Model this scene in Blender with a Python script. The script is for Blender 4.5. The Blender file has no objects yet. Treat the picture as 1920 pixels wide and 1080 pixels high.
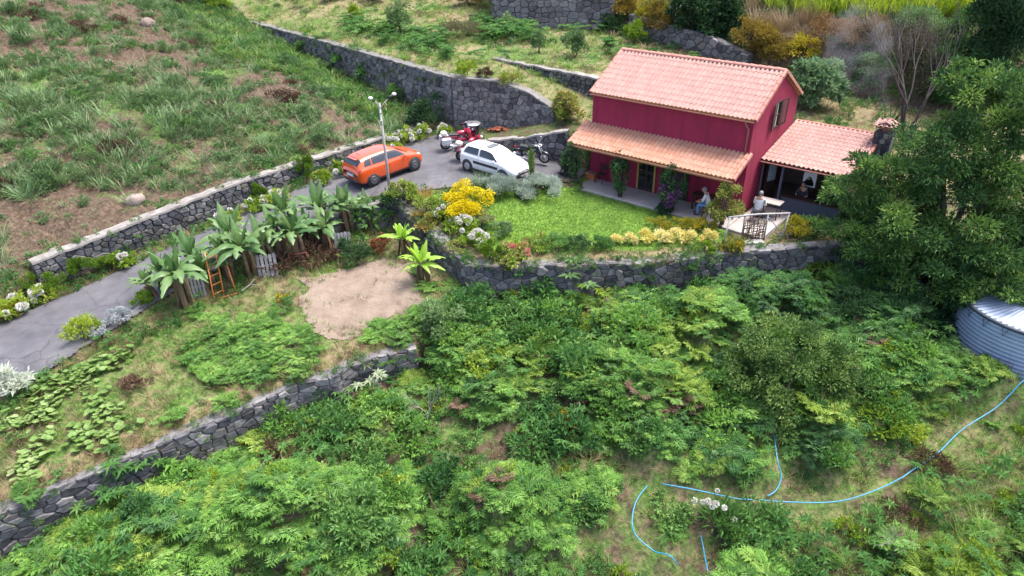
import bpy, bmesh, math, random
import numpy as np
from mathutils import Vector, Matrix
random.seed(7); RNG = np.random.default_rng(7)
PI = math.pi
scene = bpy.context.scene
COL = scene.collection

# ------------------------------------------------------------------ camera
FPX, PITCH, ROLL, CZ = 1280.0, 0.526, -0.02, 12.47
_c, _s = math.cos(PITCH), math.sin(PITCH)
FW = np.array([0, _c, -_s]); _U = np.array([0, _s, _c]); _R = np.array([1.0, 0, 0])
RV = _R*math.cos(ROLL) + _U*math.sin(ROLL); UV = -_R*math.sin(ROLL) + _U*math.cos(ROLL)
cam_d = bpy.data.cameras.new('camera'); cam = bpy.data.objects.new('camera', cam_d); COL.objects.link(cam)
cam_d.sensor_width = 36; cam_d.lens = 36*FPX/1920; cam_d.clip_end = 600
cam.matrix_world = Matrix(((RV[0], UV[0], -FW[0], 0), (RV[1], UV[1], -FW[1], 0), (RV[2], UV[2], -FW[2], CZ), (0, 0, 0, 1)))
scene.camera = cam

# ------------------------------------------------------------------ light
SUN_AZ, SUN_EL = math.radians(75), math.radians(70)      # azimuth clockwise from +Y
world = bpy.data.worlds.new('World'); scene.world = world; world.use_nodes = True
nt = world.node_tree; nt.nodes.clear()
sky = nt.nodes.new('ShaderNodeTexSky'); sky.sky_type = 'NISHITA'; sky.sun_disc = False
sky.sun_elevation = SUN_EL; sky.sun_rotation = SUN_AZ; sky.air_density = 0.7; sky.dust_density = 4.0; sky.ozone_density = 0.6
bg = nt.nodes.new('ShaderNodeBackground'); bg.inputs['Strength'].default_value = 0.15
wo = nt.nodes.new('ShaderNodeOutputWorld')
nt.links.new(sky.outputs[0], bg.inputs[0]); nt.links.new(bg.outputs[0], wo.inputs[0])
sd = bpy.data.lights.new('sun', 'SUN'); sd.energy = 1.5; sd.angle = math.radians(20); sd.color = (1.0, 0.975, 0.93)
so = bpy.data.objects.new('sun', sd); COL.objects.link(so)
_d = Vector((math.sin(SUN_AZ)*math.cos(SUN_EL), math.cos(SUN_AZ)*math.cos(SUN_EL), math.sin(SUN_EL)))
so.rotation_euler = _d.to_track_quat('Z', 'Y').to_euler(); so.location = (0, 20, 60)
vs = scene.view_settings; vs.view_transform = 'Standard'; vs.look = 'None'; vs.gamma = 1.0; vs.use_curve_mapping = False
vs.exposure = 1.95
scene.cycles.max_bounces = 5; scene.cycles.transparent_max_bounces = 6; scene.cycles.volume_bounces = 2

# ------------------------------------------------------------------ pixel <-> world
def ray(px, py): return FW + RV*(px-960)/FPX + UV*(540-py)/FPX
def at(px, py, z):
    d = ray(px, py); t = (z-CZ)/d[2]; return np.array([0, 0, CZ]) + d*t
def project(X, Y, Z):
    d = Y*FW[1] + (Z-CZ)*FW[2]
    return 960 + FPX*(X*RV[0]+Y*RV[1]+(Z-CZ)*RV[2])/d, 540 - FPX*(X*UV[0]+Y*UV[1]+(Z-CZ)*UV[2])/d
def inpoly(X, Y, poly):
    X = np.asarray(X); Y = np.asarray(Y); r = np.zeros(X.shape, bool); n = len(poly)
    for i in range(n):
        x0, y0 = poly[i]; x1, y1 = poly[(i+1) % n]
        if y0 == y1: continue
        c = ((y0 > Y) != (y1 > Y)) & (X < (x1-x0)*(Y-y0)/(y1-y0)+x0); r ^= c
    return r
def vnoise(X, Y, seed=0):
    X = np.asarray(X, float); Y = np.asarray(Y, float)
    xi = np.floor(X).astype(np.int64); yi = np.floor(Y).astype(np.int64); fx = X-xi; fy = Y-yi
    fx = fx*fx*(3-2*fx); fy = fy*fy*(3-2*fy)
    def h(a, b):
        v = (a*374761393 + b*668265263 + seed*1442695041) & 0x7fffffff
        v = ((v ^ (v >> 13))*1274126177) & 0x7fffffff
        return ((v ^ (v >> 16)) & 0xffff)/65535.0
    return (h(xi, yi)*(1-fx)+h(xi+1, yi)*fx)*(1-fy)+(h(xi, yi+1)*(1-fx)+h(xi+1, yi+1)*fx)*fy
def fbm(X, Y, sc, seed=0, o=3):
    r = 0; a = 1; t = 0
    for k in range(o):
        r = r + a*vnoise(np.asarray(X)*sc, np.asarray(Y)*sc, seed+k); t += a; a *= .5; sc *= 2.1
    return r/t

# ------------------------------------------------------------------ node materials
def new_mat(name):
    m = bpy.data.materials.new(name); m.use_nodes = True; t = m.node_tree; t.nodes.clear()
    out = t.nodes.new('ShaderNodeOutputMaterial'); return m, t, out
def N(t, typ, **kw):
    n = t.nodes.new(typ)
    for k, v in kw.items():
        if k in n.inputs.keys(): n.inputs[k].default_value = v
        else: setattr(n, k, v)
    return n
def ramp(t, stops, interp='LINEAR'):
    r = t.nodes.new('ShaderNodeValToRGB'); r.color_ramp.interpolation = interp
    e = r.color_ramp.elements
    while len(e) < len(stops): e.new(0.5)
    for el, (p, c) in zip(e, stops): el.position = p; el.color = (*c, 1)
    return r
def c3(c, k=1.0): return tuple(min(1, x*k) for x in c)
MATS = {}
def mat_simple(name, col, rough=0.6, metal=0.0, var=0.12, scale=6.0, bump=0.0, bscale=40.0, spec=0.5, coat=0.0, dirt=None, trans=0.0):
    """even base colour with soft noise variation, fine bump and optional dirt patches"""
    if name in MATS: return MATS[name]
    m, t, out = new_mat(name); b = N(t, 'ShaderNodeBsdfPrincipled', Roughness=rough, Metallic=metal)
    b.inputs['Specular IOR Level'].default_value = spec; b.inputs['Coat Weight'].default_value = coat
    tc = N(t, 'ShaderNodeTexCoord'); nz = N(t, 'ShaderNodeTexNoise', Scale=scale, Detail=5.0)
    t.links.new(tc.outputs['Object'], nz.inputs['Vector'])
    r = ramp(t, [(0.3, c3(col, 1-var)), (0.7, c3(col, 1+var))]); t.links.new(nz.outputs[0], r.inputs[0])
    colout = r.outputs[0]
    if dirt:
        nz2 = N(t, 'ShaderNodeTexNoise', Scale=scale*0.35, Detail=7.0); t.links.new(tc.outputs['Object'], nz2.inputs['Vector'])
        r2 = ramp(t, [(0.45, (0, 0, 0)), (0.75, (0.8, 0.8, 0.8))]); t.links.new(nz2.outputs[0], r2.inputs[0])
        mx = N(t, 'ShaderNodeMixRGB'); mx.inputs[2].default_value = (*dirt, 1)
        t.links.new(r2.outputs[0], mx.inputs[0]); t.links.new(colout, mx.inputs[1]); colout = mx.outputs[0]
    t.links.new(colout, b.inputs['Base Color'])
    if bump:
        n3 = N(t, 'ShaderNodeTexNoise', Scale=bscale, Detail=4.0); t.links.new(tc.outputs['Object'], n3.inputs['Vector'])
        bp = N(t, 'ShaderNodeBump', Strength=bump, Distance=0.02); t.links.new(n3.outputs[0], bp.inputs['Height']); t.links.new(bp.outputs[0], b.inputs['Normal'])
    if trans: b.inputs['Transmission Weight'].default_value = trans
    t.links.new(b.outputs[0], out.inputs[0]); MATS[name] = m; return m
def mat_leaf(name, cols, rough=0.5, trans=0.3, spec=0.35, objvar=0.5, tcol=None):
    """leaf colours picked per leaf ('rnd' attribute) and per plant (object random); light passes through"""
    if name in MATS: return MATS[name]
    m, t, out = new_mat(name); b = N(t, 'ShaderNodeBsdfPrincipled', Roughness=rough)
    b.inputs['Specular IOR Level'].default_value = spec
    a = N(t, 'ShaderNodeAttribute', attribute_name='rnd'); oi = N(t, 'ShaderNodeObjectInfo')
    mm = N(t, 'ShaderNodeMath', operation='MULTIPLY'); mm.inputs[1].default_value = objvar; t.links.new(oi.outputs['Random'], mm.inputs[0])
    m2 = N(t, 'ShaderNodeMath', operation='MULTIPLY'); m2.inputs[1].default_value = 1-objvar; t.links.new(a.outputs['Fac'], m2.inputs[0])
    ad = N(t, 'ShaderNodeMath', operation='ADD'); t.links.new(mm.outputs[0], ad.inputs[0]); t.links.new(m2.outputs[0], ad.inputs[1])
    n = len(cols); r = ramp(t, [(0.08+0.84*i/max(1, n-1), c) for i, c in enumerate(cols)]); t.links.new(ad.outputs[0], r.inputs[0])
    t.links.new(r.outputs[0], b.inputs['Base Color'])
    tr = N(t, 'ShaderNodeBsdfTranslucent')
    hs = N(t, 'ShaderNodeHueSaturation', Hue=0.49, Saturation=1.05, Value=1.25); t.links.new(r.outputs[0], hs.inputs['Color']); t.links.new(hs.outputs[0], tr.inputs['Color'])
    mx = N(t, 'ShaderNodeMixShader'); mx.inputs[0].default_value = trans
    t.links.new(b.outputs[0], mx.inputs[1]); t.links.new(tr.outputs[0], mx.inputs[2]); t.links.new(mx.outputs[0], out.inputs[0])
    MATS[name] = m; return m
def mat_piece(name, cols, rough=0.85, scale=9.0, bump=0.5, lichen=None, spec=0.3, objvar=0.0, fine=0.35):
    """stones, tiles, boards: tone picked per piece by the 'rnd' attribute, grain by noise"""
    if name in MATS: return MATS[name]
    m, t, out = new_mat(name); b = N(t, 'ShaderNodeBsdfPrincipled', Roughness=rough); b.inputs['Specular IOR Level'].default_value = spec
    a = N(t, 'ShaderNodeAttribute', attribute_name='rnd'); n = len(cols)
    fac = a.outputs['Fac']
    if objvar:
        oi = N(t, 'ShaderNodeObjectInfo'); ad = N(t, 'ShaderNodeMath', operation='ADD'); fr = N(t, 'ShaderNodeMath', operation='FRACT')
        t.links.new(fac, ad.inputs[0]); t.links.new(oi.outputs['Random'], ad.inputs[1]); t.links.new(ad.outputs[0], fr.inputs[0]); fac = fr.outputs[0]
    r = ramp(t, [(0.05+0.9*i/max(1, n-1), c) for i, c in enumerate(cols)]); t.links.new(fac, r.inputs[0])
    ge = N(t, 'ShaderNodeNewGeometry'); nz = N(t, 'ShaderNodeTexNoise', Scale=scale, Detail=5.0, Roughness=0.65); t.links.new(ge.outputs['Position'], nz.inputs['Vector'])
    r2 = ramp(t, [(0.3, (1-fine,)*3), (0.7, (1+fine*0.0,)*3)]); t.links.new(nz.outputs[0], r2.inputs[0])
    mu = N(t, 'ShaderNodeMixRGB', blend_type='MULTIPLY'); mu.inputs[0].default_value = 1; t.links.new(r.outputs[0], mu.inputs[1]); t.links.new(r2.outputs[0], mu.inputs[2])
    co = mu.outputs[0]
    if lichen:
        n2 = N(t, 'ShaderNodeTexNoise', Scale=1.7, Detail=5.0, Roughness=0.7); t.links.new(ge.outputs['Position'], n2.inputs['Vector'])
        r3 = ramp(t, [(0.55, (0, 0, 0)), (0.68, (0.75, 0.75, 0.75))]); t.links.new(n2.outputs[0], r3.inputs[0])
        mx = N(t, 'ShaderNodeMixRGB'); mx.inputs[2].default_value = (*lichen, 1); t.links.new(r3.outputs[0], mx.inputs[0]); t.links.new(co, mx.inputs[1]); co = mx.outputs[0]
    t.links.new(co, b.inputs['Base Color'])
    bp = N(t, 'ShaderNodeBump', Strength=bump, Distance=0.03); t.links.new(nz.outputs[0], bp.inputs['Height']); t.links.new(bp.outputs[0], b.inputs['Normal'])
    t.links.new(b.outputs[0], out.inputs[0]); MATS[name] = m; return m

# ------------------------------------------------------------------ objects
def tag(o, label=None, cat=None, group=None, kind=None):
    if label: o['label'] = label
    if cat: o['category'] = cat
    if group: o['group'] = group
    if kind: o['kind'] = kind
    return o
def link(name, me, mat=None, parent=None):
    o = bpy.data.objects.new(name, me)
    if mat is not None:
        for m_ in (mat if isinstance(mat, (list, tuple)) else [mat]): me.materials.append(m_)
    COL.objects.link(o)
    if parent is not None: o.parent = parent
    return o
def thing(name, loc, rz=0.0, label=None, cat=None, group=None):
    o = bpy.data.objects.new(name, None); o.empty_display_size = 0.2; COL.objects.link(o)
    o.location = tuple(float(v) for v in loc); o.rotation_euler = (0, 0, rz); return tag(o, label, cat, group)
def copy_tree(o, parent=None):
    c = o.copy(); COL.objects.link(c); c.parent = parent
    for ch in o.children: copy_tree(ch, c)
    return c
def set_rnd(me, vals):
    at_ = me.attributes.new('rnd', 'FLOAT', 'POINT'); at_.data.foreach_set('value', np.asarray(vals, np.float32))
class MB:
    """collects pieces; one build() makes ONE mesh"""
    def __init__(s): s.v = []; s.f = []; s.r = []; s.m = []; s.sm = []
    def add(s, V, F, r=None, m=0, sm=False):
        b = len(s.v); r = random.random() if r is None else r
        for p in V: s.v.append((float(p[0]), float(p[1]), float(p[2]))); s.r.append(r)
        for f in F: s.f.append(tuple(b+i for i in f)); s.m.append(m); s.sm.append(sm)
        return s
    def box(s, lo, hi, M=None, r=None, m=0, bev=0.0):
        x0, y0, z0 = lo; x1, y1, z1 = hi
        if bev <= 0:
            V = [(x0, y0, z0), (x1, y0, z0), (x1, y1, z0), (x0, y1, z0), (x0, y0, z1), (x1, y0, z1), (x1, y1, z1), (x0, y1, z1)]
            F = [(0, 3, 2, 1), (4, 5, 6, 7), (0, 1, 5, 4), (1, 2, 6, 5), (2, 3, 7, 6), (3, 0, 4, 7)]
        else:
            bev = min(bev, .45*(x1-x0), .45*(y1-y0), .45*(z1-z0))
            V = []; idx = {}
            for ax in range(3):
                for sx in (0, 1):
                    for sy in (0, 1):
                        for sz in (0, 1):
                            p = [x1 if sx else x0, y1 if sy else y0, z1 if sz else z0]; sg = (sx, sy, sz)
                            for k in range(3):
                                if k != ax: p[k] += -bev if sg[k] else bev
                            idx[(ax, sx, sy, sz)] = len(V); V.append(tuple(p))
            F = []
            for ax in range(3):
                o = [k for k in range(3) if k != ax]
                for sg in (0, 1):
                    q = []
                    for a, b in ((0, 0), (1, 0), (1, 1), (0, 1)):
                        k = [0, 0, 0]; k[ax] = sg; k[o[0]] = a; k[o[1]] = b; q.append(idx[(ax, *k)])
                    F.append(tuple(q))
                for a in (0, 1):
                    for b in (0, 1):
                        q = []
                        for e in (0, 1):
                            k = [0, 0, 0]; k[ax] = e; k[o[0]] = a; k[o[1]] = b
                            q.append((idx[(o[0], *k)], idx[(o[1], *k)]))
                        F.append((q[0][0], q[0][1], q[1][1], q[1][0]))
            for sx in (0, 1):
                for sy in (0, 1):
                    for sz in (0, 1): F.append(tuple(idx[(a, sx, sy, sz)] for a in range(3)))
        if M is not None: V = [tuple(M @ Vector(p)) for p in V]
        return s.add(V, F, r, m)
    def tube(s, pts, rad, n=8, r=None, m=0, cap=True, sm=True):
        pts = [Vector(tuple(float(c) for c in p)) for p in pts]; rad = rad if isinstance(rad, (list, tuple)) else [rad]*len(pts)
        V = []; F = []; up = None
        for i, p in enumerate(pts):
            d = (pts[min(i+1, len(pts)-1)]-pts[max(i-1, 0)])
            d = d.normalized() if d.length > 1e-9 else Vector((0, 0, 1))
            if up is None: up = Vector((0, 0, 1)) if abs(d.z) < .9 else Vector((1, 0, 0))
            a = d.cross(up); a = a.normalized() if a.length > 1e-6 else Vector((1, 0, 0)); b = a.cross(d).normalized(); up = b
            for k in range(n):
                t = 2*PI*k/n; V.append(p + a*(math.cos(t)*rad[i]) + b*(math.sin(t)*rad[i]))
        for i in range(len(pts)-1):
            for k in range(n): F.append((i*n+k, i*n+(k+1) % n, (i+1)*n+(k+1) % n, (i+1)*n+k))
        if cap: F.append(tuple(range(n-1, -1, -1))); F.append(tuple((len(pts)-1)*n+k for k in range(n)))
        return s.add(V, F, r, m, sm)
    def lathe(s, prof, n=20, M=None, r=None, m=0, sm=True):
        V = []; F = []
        for (rr, z) in prof:
            for k in range(n):
                t = 2*PI*k/n; V.append(Vector((rr*math.cos(t), rr*math.sin(t), z)))
        for i in range(len(prof)-1):
            for k in range(n): F.append((i*n+k, i*n+(k+1) % n, (i+1)*n+(k+1) % n, (i+1)*n+k))
        if prof[0][0] > 1e-4: F.append(tuple(range(n-1, -1, -1)))
        if prof[-1][0] > 1e-4: F.append(tuple((len(prof)-1)*n+k for k in range(n)))
        if M is not None: V = [M @ p for p in V]
        return s.add(V, F, r, m, sm)
    def ball(s, c, r3, n=10, k=7, r=None, m=0, M=None, jit=0.0):
        V = []; F = []
        for i in range(k+1):
            ph = PI*i/k
            for j in range(n):
                t = 2*PI*j/n; q = 1+random.uniform(-jit, jit)
                V.append(Vector((r3[0]*math.sin(ph)*math.cos(t)*q, r3[1]*math.sin(ph)*math.sin(t)*q, r3[2]*math.cos(ph)*q)))
        for i in range(k):
            for j in range(n): F.append((i*n+j, (i+1)*n+j, (i+1)*n+(j+1) % n, i*n+(j+1) % n))
        if M is not None: V = [M @ p for p in V]
        c = Vector(tuple(float(x) for x in c)); return s.add([p+c for p in V], F, r, m, True)
    def prism(s, poly, z0, z1, M=None, r=None, m=0):
        n = len(poly); V = [Vector((x, y, z0)) for x, y in poly]+[Vector((x, y, z1)) for x, y in poly]
        F = [tuple(range(n-1, -1, -1)), tuple(range(n, 2*n))]+[(i, (i+1) % n, n+(i+1) % n, n+i) for i in range(n)]
        if M is not None: V = [M @ p for p in V]
        return s.add(V, F, r, m)
    def mesh(s, name):
        me = bpy.data.meshes.new(name); me.from_pydata(s.v, [], s.f)
        me.polygons.foreach_set('material_index', s.m); me.polygons.foreach_set('use_smooth', s.sm); set_rnd(me, s.r); me.update(); return me
    def build(s, name, mat, parent=None): return link(name, s.mesh(name), mat, parent)
def mesh_np(name, V, F, rnd=None, smooth=False, mi=None):
    """V (n,3), F (m,3) or (m,4) arrays"""
    V = np.asarray(V, np.float32); F = np.asarray(F, np.int32); k = F.shape[1]
    me = bpy.data.meshes.new(name); me.vertices.add(len(V)); me.vertices.foreach_set('co', V.ravel())
    me.loops.add(F.size); me.loops.foreach_set('vertex_index', F.ravel())
    me.polygons.add(len(F)); me.polygons.foreach_set('loop_start', np.arange(0, F.size, k, dtype=np.int32))
    me.polygons.foreach_set('use_smooth', np.full(len(F), smooth))
    if mi is not None: me.polygons.foreach_set('material_index', np.asarray(mi, np.int32))
    me.update(calc_edges=True)
    if rnd is not None: set_rnd(me, rnd)
    return me
# ================================================================== terrain
SC = 0.84; HO = np.array([4.654*SC, 38.669*SC, 0.0]); HTH = -0.693
HA = np.array([math.cos(HTH), math.sin(HTH), 0]); HB = np.array([-math.sin(HTH), math.cos(HTH), 0])
HL, HD, HE, HR_ = 7.97, 5.38, 4.2, 5.71
def hw(i, j, k=0.0): return HO + HA*i + HB*j + np.array([0, 0, k])
class RBF:
    def __init__(s, pts):
        P = np.array(pts, float); s.P = P[:, :2]; n = len(P)
        K = np.hypot(P[:, None, 0]-P[None, :, 0], P[:, None, 1]-P[None, :, 1])
        A_ = np.zeros((n+1, n+1)); A_[:n, :n] = -K; A_[n, :n] = 1; A_[:n, n] = 1
        s.w = np.linalg.solve(A_, np.append(P[:, 2], 0))
    def __call__(s, X, Y):
        X = np.asarray(X, float); r = np.full(X.shape, s.w[-1])
        for (a, b), w in zip(s.P, s.w[:-1]): r = r - w*np.hypot(X-a, Y-b)
        return r
def P2(*a):
    p = at(*a); return (p[0], p[1])
def P3(px, py, z):
    p = at(px, py, z); return (p[0], p[1], z)
W1 = [(-18.6, 23.5), (-12.75, 29.55), (-4.75, 38.2)]
W2 = [(-20.9, 59.3), (-11.5, 48.2), (-3.0, 38.2)]
W2B = [(-3.0, 38.2), (-0.6, 37.4), (1.2, 36.6), (2.5, 35.6)]
W2C = [(-0.9, 44.1), (1.8, 41.6), (5.2, 38.1), (6.2, 37.3)]
W3 = [(-4.75, 28.3), (-2.45, 24.9), (-1.75, 23.95), (-0.6, 23.72), (5.2, 23.75), (9.0, 24.35), (13.6, 24.7), (18.5, 26.0)]
W4 = [(-20.5, 9.3), (-14.4, 13.45), (-9.65, 16.95), (-7.3, 18.75), (-6.2, 18.95), (-5.9, 19.55), (-3.6, 20.65)]
RW = [(-1.6, 35.0), (0.8, 34.45), (3.0, 33.55)]
BANK = [P2(925, 50, 3.8), P2(1040, 53, 3.7), P2(1150, 62, 3.55), P2(1320, 106, 3.0), P2(1400, 140, 2.4), P2(1560, 172, 1.7), P2(1720, 205, 1.2), P2(1960, 240, .8)]
# --- control points of each level
fF = RBF([(-1.1, 23.6, -1.65), (5.2, 23.3, -1.7), (10, 23.6, -1.8), (14, 24, -2.0), (18.5, 24.5, -2.2), (25, 26, -2.4),
          (-20, 8.5, -4.0), (-14.75, 13.0, -3.45), (-9.7, 16.5, -3.2), (-6.8, 18.3, -3.0), (-4.3, 20.1, -2.85), (-2.5, 22, -2.3),
          P3(960, 1080, -4.6), P3(0, 1080, -4.1), P3(500, 1080, -4.5), P3(1920, 1080, -5.2), P3(1400, 1080, -5.0), P3(1050, 870, -3.6), P3(1400, 925, -3.9), P3(1150, 885, -3.7),
          P3(1250, 700, -2.4), P3(1000, 660, -2.4), P3(1250, 800, -3.0), P3(1350, 850, -3.7), P3(1500, 740, -2.6), P3(1550, 860, -3.8), P3(1700, 730, -2.8), P3(1720, 830, -3.6), P3(1600, 930, -4.0),
          P3(1860, 730, -3.2), P3(1900, 800, -3.5), P3(1800, 900, -4.0), P3(800, 700, -2.9), P3(600, 900, -3.7), P3(800, 850, -3.5), (17, 23, -2.2), (19, 20, -2.9),
          P3(1900, 650, -3.0), (-10, 4, -6.5), (8, 4, -7.5), (25, 6, -7), (-30, 2, -7), (0, -15, -13), (40, 20, -5), (40, -10, -13), (-40, -10, -12)])
fA = RBF([(-18.5, 24.2, .15), (-12.8, 30.1, .95), (-5.2, 38.6, 1.1), (-3.3, 38.9, 1.1), (-9.0, 44.6, 1.7), (-13.5, 49.8, 2.3), (-20.9, 59.0, 3.3),
          (-20, 35, 3.0), (-28, 42, 5.6), (-30, 30, 3.4), (-22, 24, .2), (-30, 20, 0.2), (-45, 50, 9.5), (-33, 68, 8.5), (-60, 60, 13), (-24, 18.2, -1.0), (-30, 13.2, -1.6), (-40, 4, -2.5),
          (-14, 40, 2.6), (-20, 47, 4.0), (-70, 20, 6), (-25, 55, 5.0), (-27, 62, 6.0)])
fB = RBF([(-20.9, 59.6, 3.7), (-11.5, 48.6, 3.75), (-3.2, 38.6, 3.72), (-.9, 44.4, 3.5), (5, 38.6, 3.4), (9, 42, 3.0), (2, 57, 3.8), (-8, 55, 4.0), (-14, 66, 5.2), (-22, 75, 7.5), (-40, 95, 13), (0, 68, 5.2), (3, 80, 8),
          (8.2, 38, 2.4), (13.3, 34.5, 1.3), (14, 40, 2.2), (18, 38, 1.4), (22, 36, .9), (26, 32, .5), (30, 40, 1.0), (12, 46, 3.2), (20, 42, 1.6), (30, 30, 0.0)])
fS = RBF([(-2.8, 38.6, 3.7), (-0.9, 44, 3.45), (2.4, 36.3, 2.5), (5.2, 37.6, 2.3), (4.4, 35.2, 2.0), (3.0, 34.2, 1.95)])
fRamp = RBF([(-1.6, 35.3, .98), (-2.5, 37.6, 1.0), (0, 36.4, 1.25), (3.0, 33.9, 1.95), (2.4, 35.2, 2.0), (4.2, 35, 2.0)])
fL = RBF([(-4.7, 28.3, .42), (-3.6, 29.0, .52), (-2.4, 25, -.1), (-1.2, 23.9, -.28), (4, 24.2, -.28), (9, 24.8, -.2), (13.6, 25, -.2), (18.5, 26.4, -.3), (-.8, 29.5, .50), (1.6, 30.1, .15), (2.9, 30.9, .0), (3.4, 30.8, -.1), (7, 27.8, -.1), (9, 26.6, -.08), (14, 28, -.1), (26, 30, -.6), (18, 34, .2), (1, 27, -.05)])
fE = RBF([(-20.3, 9.6, -2.65), (-14.3, 13.8, -2.15), (-9.6, 17.3, -1.98), (-6.5, 19.4, -1.85), (-4.2, 20.9, -1.84), (-7, 24.8, -1.0), (-4.7, 25.9, -1.0), (-3.4, 22.9, -1.3), (-7.35, 20.7, -1.3),
          (-16.3, 17.0, -1.25), (-13, 22.2, -.8), (-10, 25.1, -.5), (-11, 22.5, -.95), (-7.6, 27.4, -.7), (-5, 27.6, -.9), (-3, 25.2, -1.1), (-22, 9.8, -2.1), (-12, 19, -1.5)])
def zroad(X, Y):
    s_ = (X+17.7)*.71+(Y-19.4)*.704
    z = np.where(s_ < 16, -1.12+.112*s_, .672+.035*(s_-16))
    return z - .135*np.clip(X+1.2, 0, 5.2)
ROADP = [(-34, 8.0), (-24, 17.6), (-18.6, 23.5), (-4.75, 38.2), (-3, 38.2), (-1.6, 35.0), (3.0, 33.55), (4.1, 32.9), (3.3, 31.0), (1.6, 30.2), (-.6, 29.6), (-3.6, 29.2), (-4.75, 28.3), (-5.6, 28.6), (-7.5, 28.1), (-10, 25.2), (-13, 22.3), (-16.2, 17.3), (-21.5, 10.5), (-30, 1)]
LAWNP = [(-4.75, 28.3), (-3.6, 29.2), (-.6, 29.6), (1.6, 30.2), (3.3, 31.0), (4.1, 32.9), tuple(hw(0, HD)[:2]), tuple(hw(HL, HD)[:2]), tuple(hw(14, HD+.3)[:2]), (27, 33), (30, 29)]+W3[::-1]
HOUSEP = [tuple(hw(.1, .1)[:2]), tuple(hw(.1, HD-.1)[:2]), tuple(hw(13.3, HD-.1)[:2]), tuple(hw(13.3, 2.0)[:2]), tuple(hw(HL-.1, 2.0)[:2]), tuple(hw(HL-.1, .1)[:2])]
FIELDP = [(-60, -6), (-34, 8), (-24, 17.6), (-18.6, 23.5), (-12.75, 29.55), (-4.75, 38.2), (-3, 38.2), (-11.5, 48.2), (-20.9, 59.3), (-27, 67), (-40, 85), (-200, 240), (-200, -6)]
ORCHP = W2+W2B[1:]+[(3.0, 33.55), (4.1, 32.9), tuple(hw(0, HD)[:2]), tuple(hw(HL, HD)[:2]), tuple(hw(14, HD+.3)[:2]), (27, 33), (30, 29), (220, 20), (220, 260), (-200, 260), (-40, 85), (-27, 67)]
STRIPP = W2B+[(3.0, 33.55), (4.1, 32.9), tuple(hw(0, HD)[:2]), (6.2, 37.3), (5.2, 38.1), (1.8, 41.6), (-.9, 44.1)]
RAMPP = [(-3, 38.2), (-1.6, 35.0), (3.0, 33.55), (4.1, 33.0), (4.3, 34.6), (2.5, 35.6), (1.2, 36.6), (-.6, 37.4)]
TERRP = W4[::-1]+[(-22, 8.6), (-60, -20), (-60, -6), (-30, 1), (-21.5, 10.5), (-16.2, 17.3), (-13, 22.3), (-10, 25.2), (-7.5, 28.1), (-5.6, 28.6), (-4.75, 28.3), (-2.45, 24.9), (-1.8, 23.95), (-2.6, 22.0)]
BANKP = BANK+[(220, 20), (220, 260), (-1.5, 260), (-1.5, 64)]
SANDP = [P2(*p) for p in ((567, 560, -1.15), (572, 535, -1.1), (640, 505, -1.0), (715, 488, -1.0), (765, 497, -1.0), (792, 530, -1.1), (797, 555, -1.15), (740, 585, -1.2), (680, 610, -1.25), (600, 628, -1.3), (572, 610, -1.3))]
def polydist(X, Y, line):
    d = np.full(np.shape(X), 1e9)
    for (x0, y0), (x1, y1) in zip(line[:-1], line[1:]):
        dx, dy = x1-x0, y1-y0; t = np.clip(((X-x0)*dx+(Y-y0)*dy)/(dx*dx+dy*dy), 0, 1)
        d = np.minimum(d, np.hypot(X-x0-t*dx, Y-y0-t*dy))
    return d
REG = {}
def zfield(X, Y, want=False):
    X = np.asarray(X, float); Y = np.asarray(Y, float)
    n1 = fbm(X, Y, .55, 3)-.5; n2 = fbm(X, Y, 1.6, 9)-.5
    z = fF(X, Y)+.3*n1+.2*n2+4.0*np.maximum(0, fbm(X, Y, .42, 5)-.44)*np.clip((polydist(X, Y, W3)-.5)/1.2, 0, 1)*np.clip((polydist(X, Y, W4)-.5)/1.2, 0, 1); reg = np.zeros(X.shape, int)
    m = inpoly(X, Y, TERRP); z = np.where(m, fE(X, Y)+.10*n1+.06*n2, z); reg[m] = 1
    m = inpoly(X, Y, FIELDP)
    edge = np.clip(polydist(X, Y, W1)/2.0, 0, 1)
    z = np.where(m, fA(X, Y)+(.75*n1+.3*n2)*edge, z); reg[m] = 2
    m = inpoly(X, Y, ORCHP); e2 = np.clip(polydist(X, Y, W2)/1.5, 0, 1)
    z = np.where(m, fB(X, Y)+(.35*n1+.10*n2)*e2, z); reg[m] = 3
    m = inpoly(X, Y, STRIPP); z = np.where(m, fS(X, Y)+.05*n2, z); reg[m] = 4
    m = inpoly(X, Y, BANKP)&(reg == 3); d = polydist(X, Y, BANK); wl = np.clip((8-X)/2.5, 0, 1)
    z = np.where(m, fB(X, Y)+(1-wl)*1.0*np.minimum(d, 2.0)+wl*2.7+.36*np.maximum(d-(1-wl)*2.0, 0)+.5*n1*np.clip(d, 0, 1)+.2*n2, z); reg[m] = 5
    m = inpoly(X, Y, LAWNP); z = np.where(m, fL(X, Y)+.03*n2, z); reg[m] = 6
    m = inpoly(X, Y, ROADP); z = np.where(m, zroad(X, Y)-.06, z); reg[m] = 7
    m = inpoly(X, Y, RAMPP); z = np.where(m, fRamp(X, Y), z); reg[m] = 8
    m = inpoly(X, Y, HOUSEP); z = np.where(m, -.35, z); reg[m] = 9
    return (z, reg) if want else z
def axis(lo, hi, st, flo, fhi):
    a = list(np.arange(lo, hi+1e-6, st)); k = st
    while a[-1] < fhi: k *= 1.25; a.append(a[-1]+k)
    k = st; b = []
    x = lo
    while x > flo: k *= 1.25; x -= k; b.append(x)
    return np.array(b[::-1]+a)
GX = axis(-40, 27, .2, -190, 190); GY = axis(8.5, 62, .2, -30, 240)
_X, _Y = np.meshgrid(GX, GY); ZG, RG = zfield(_X, _Y, True)
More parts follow.
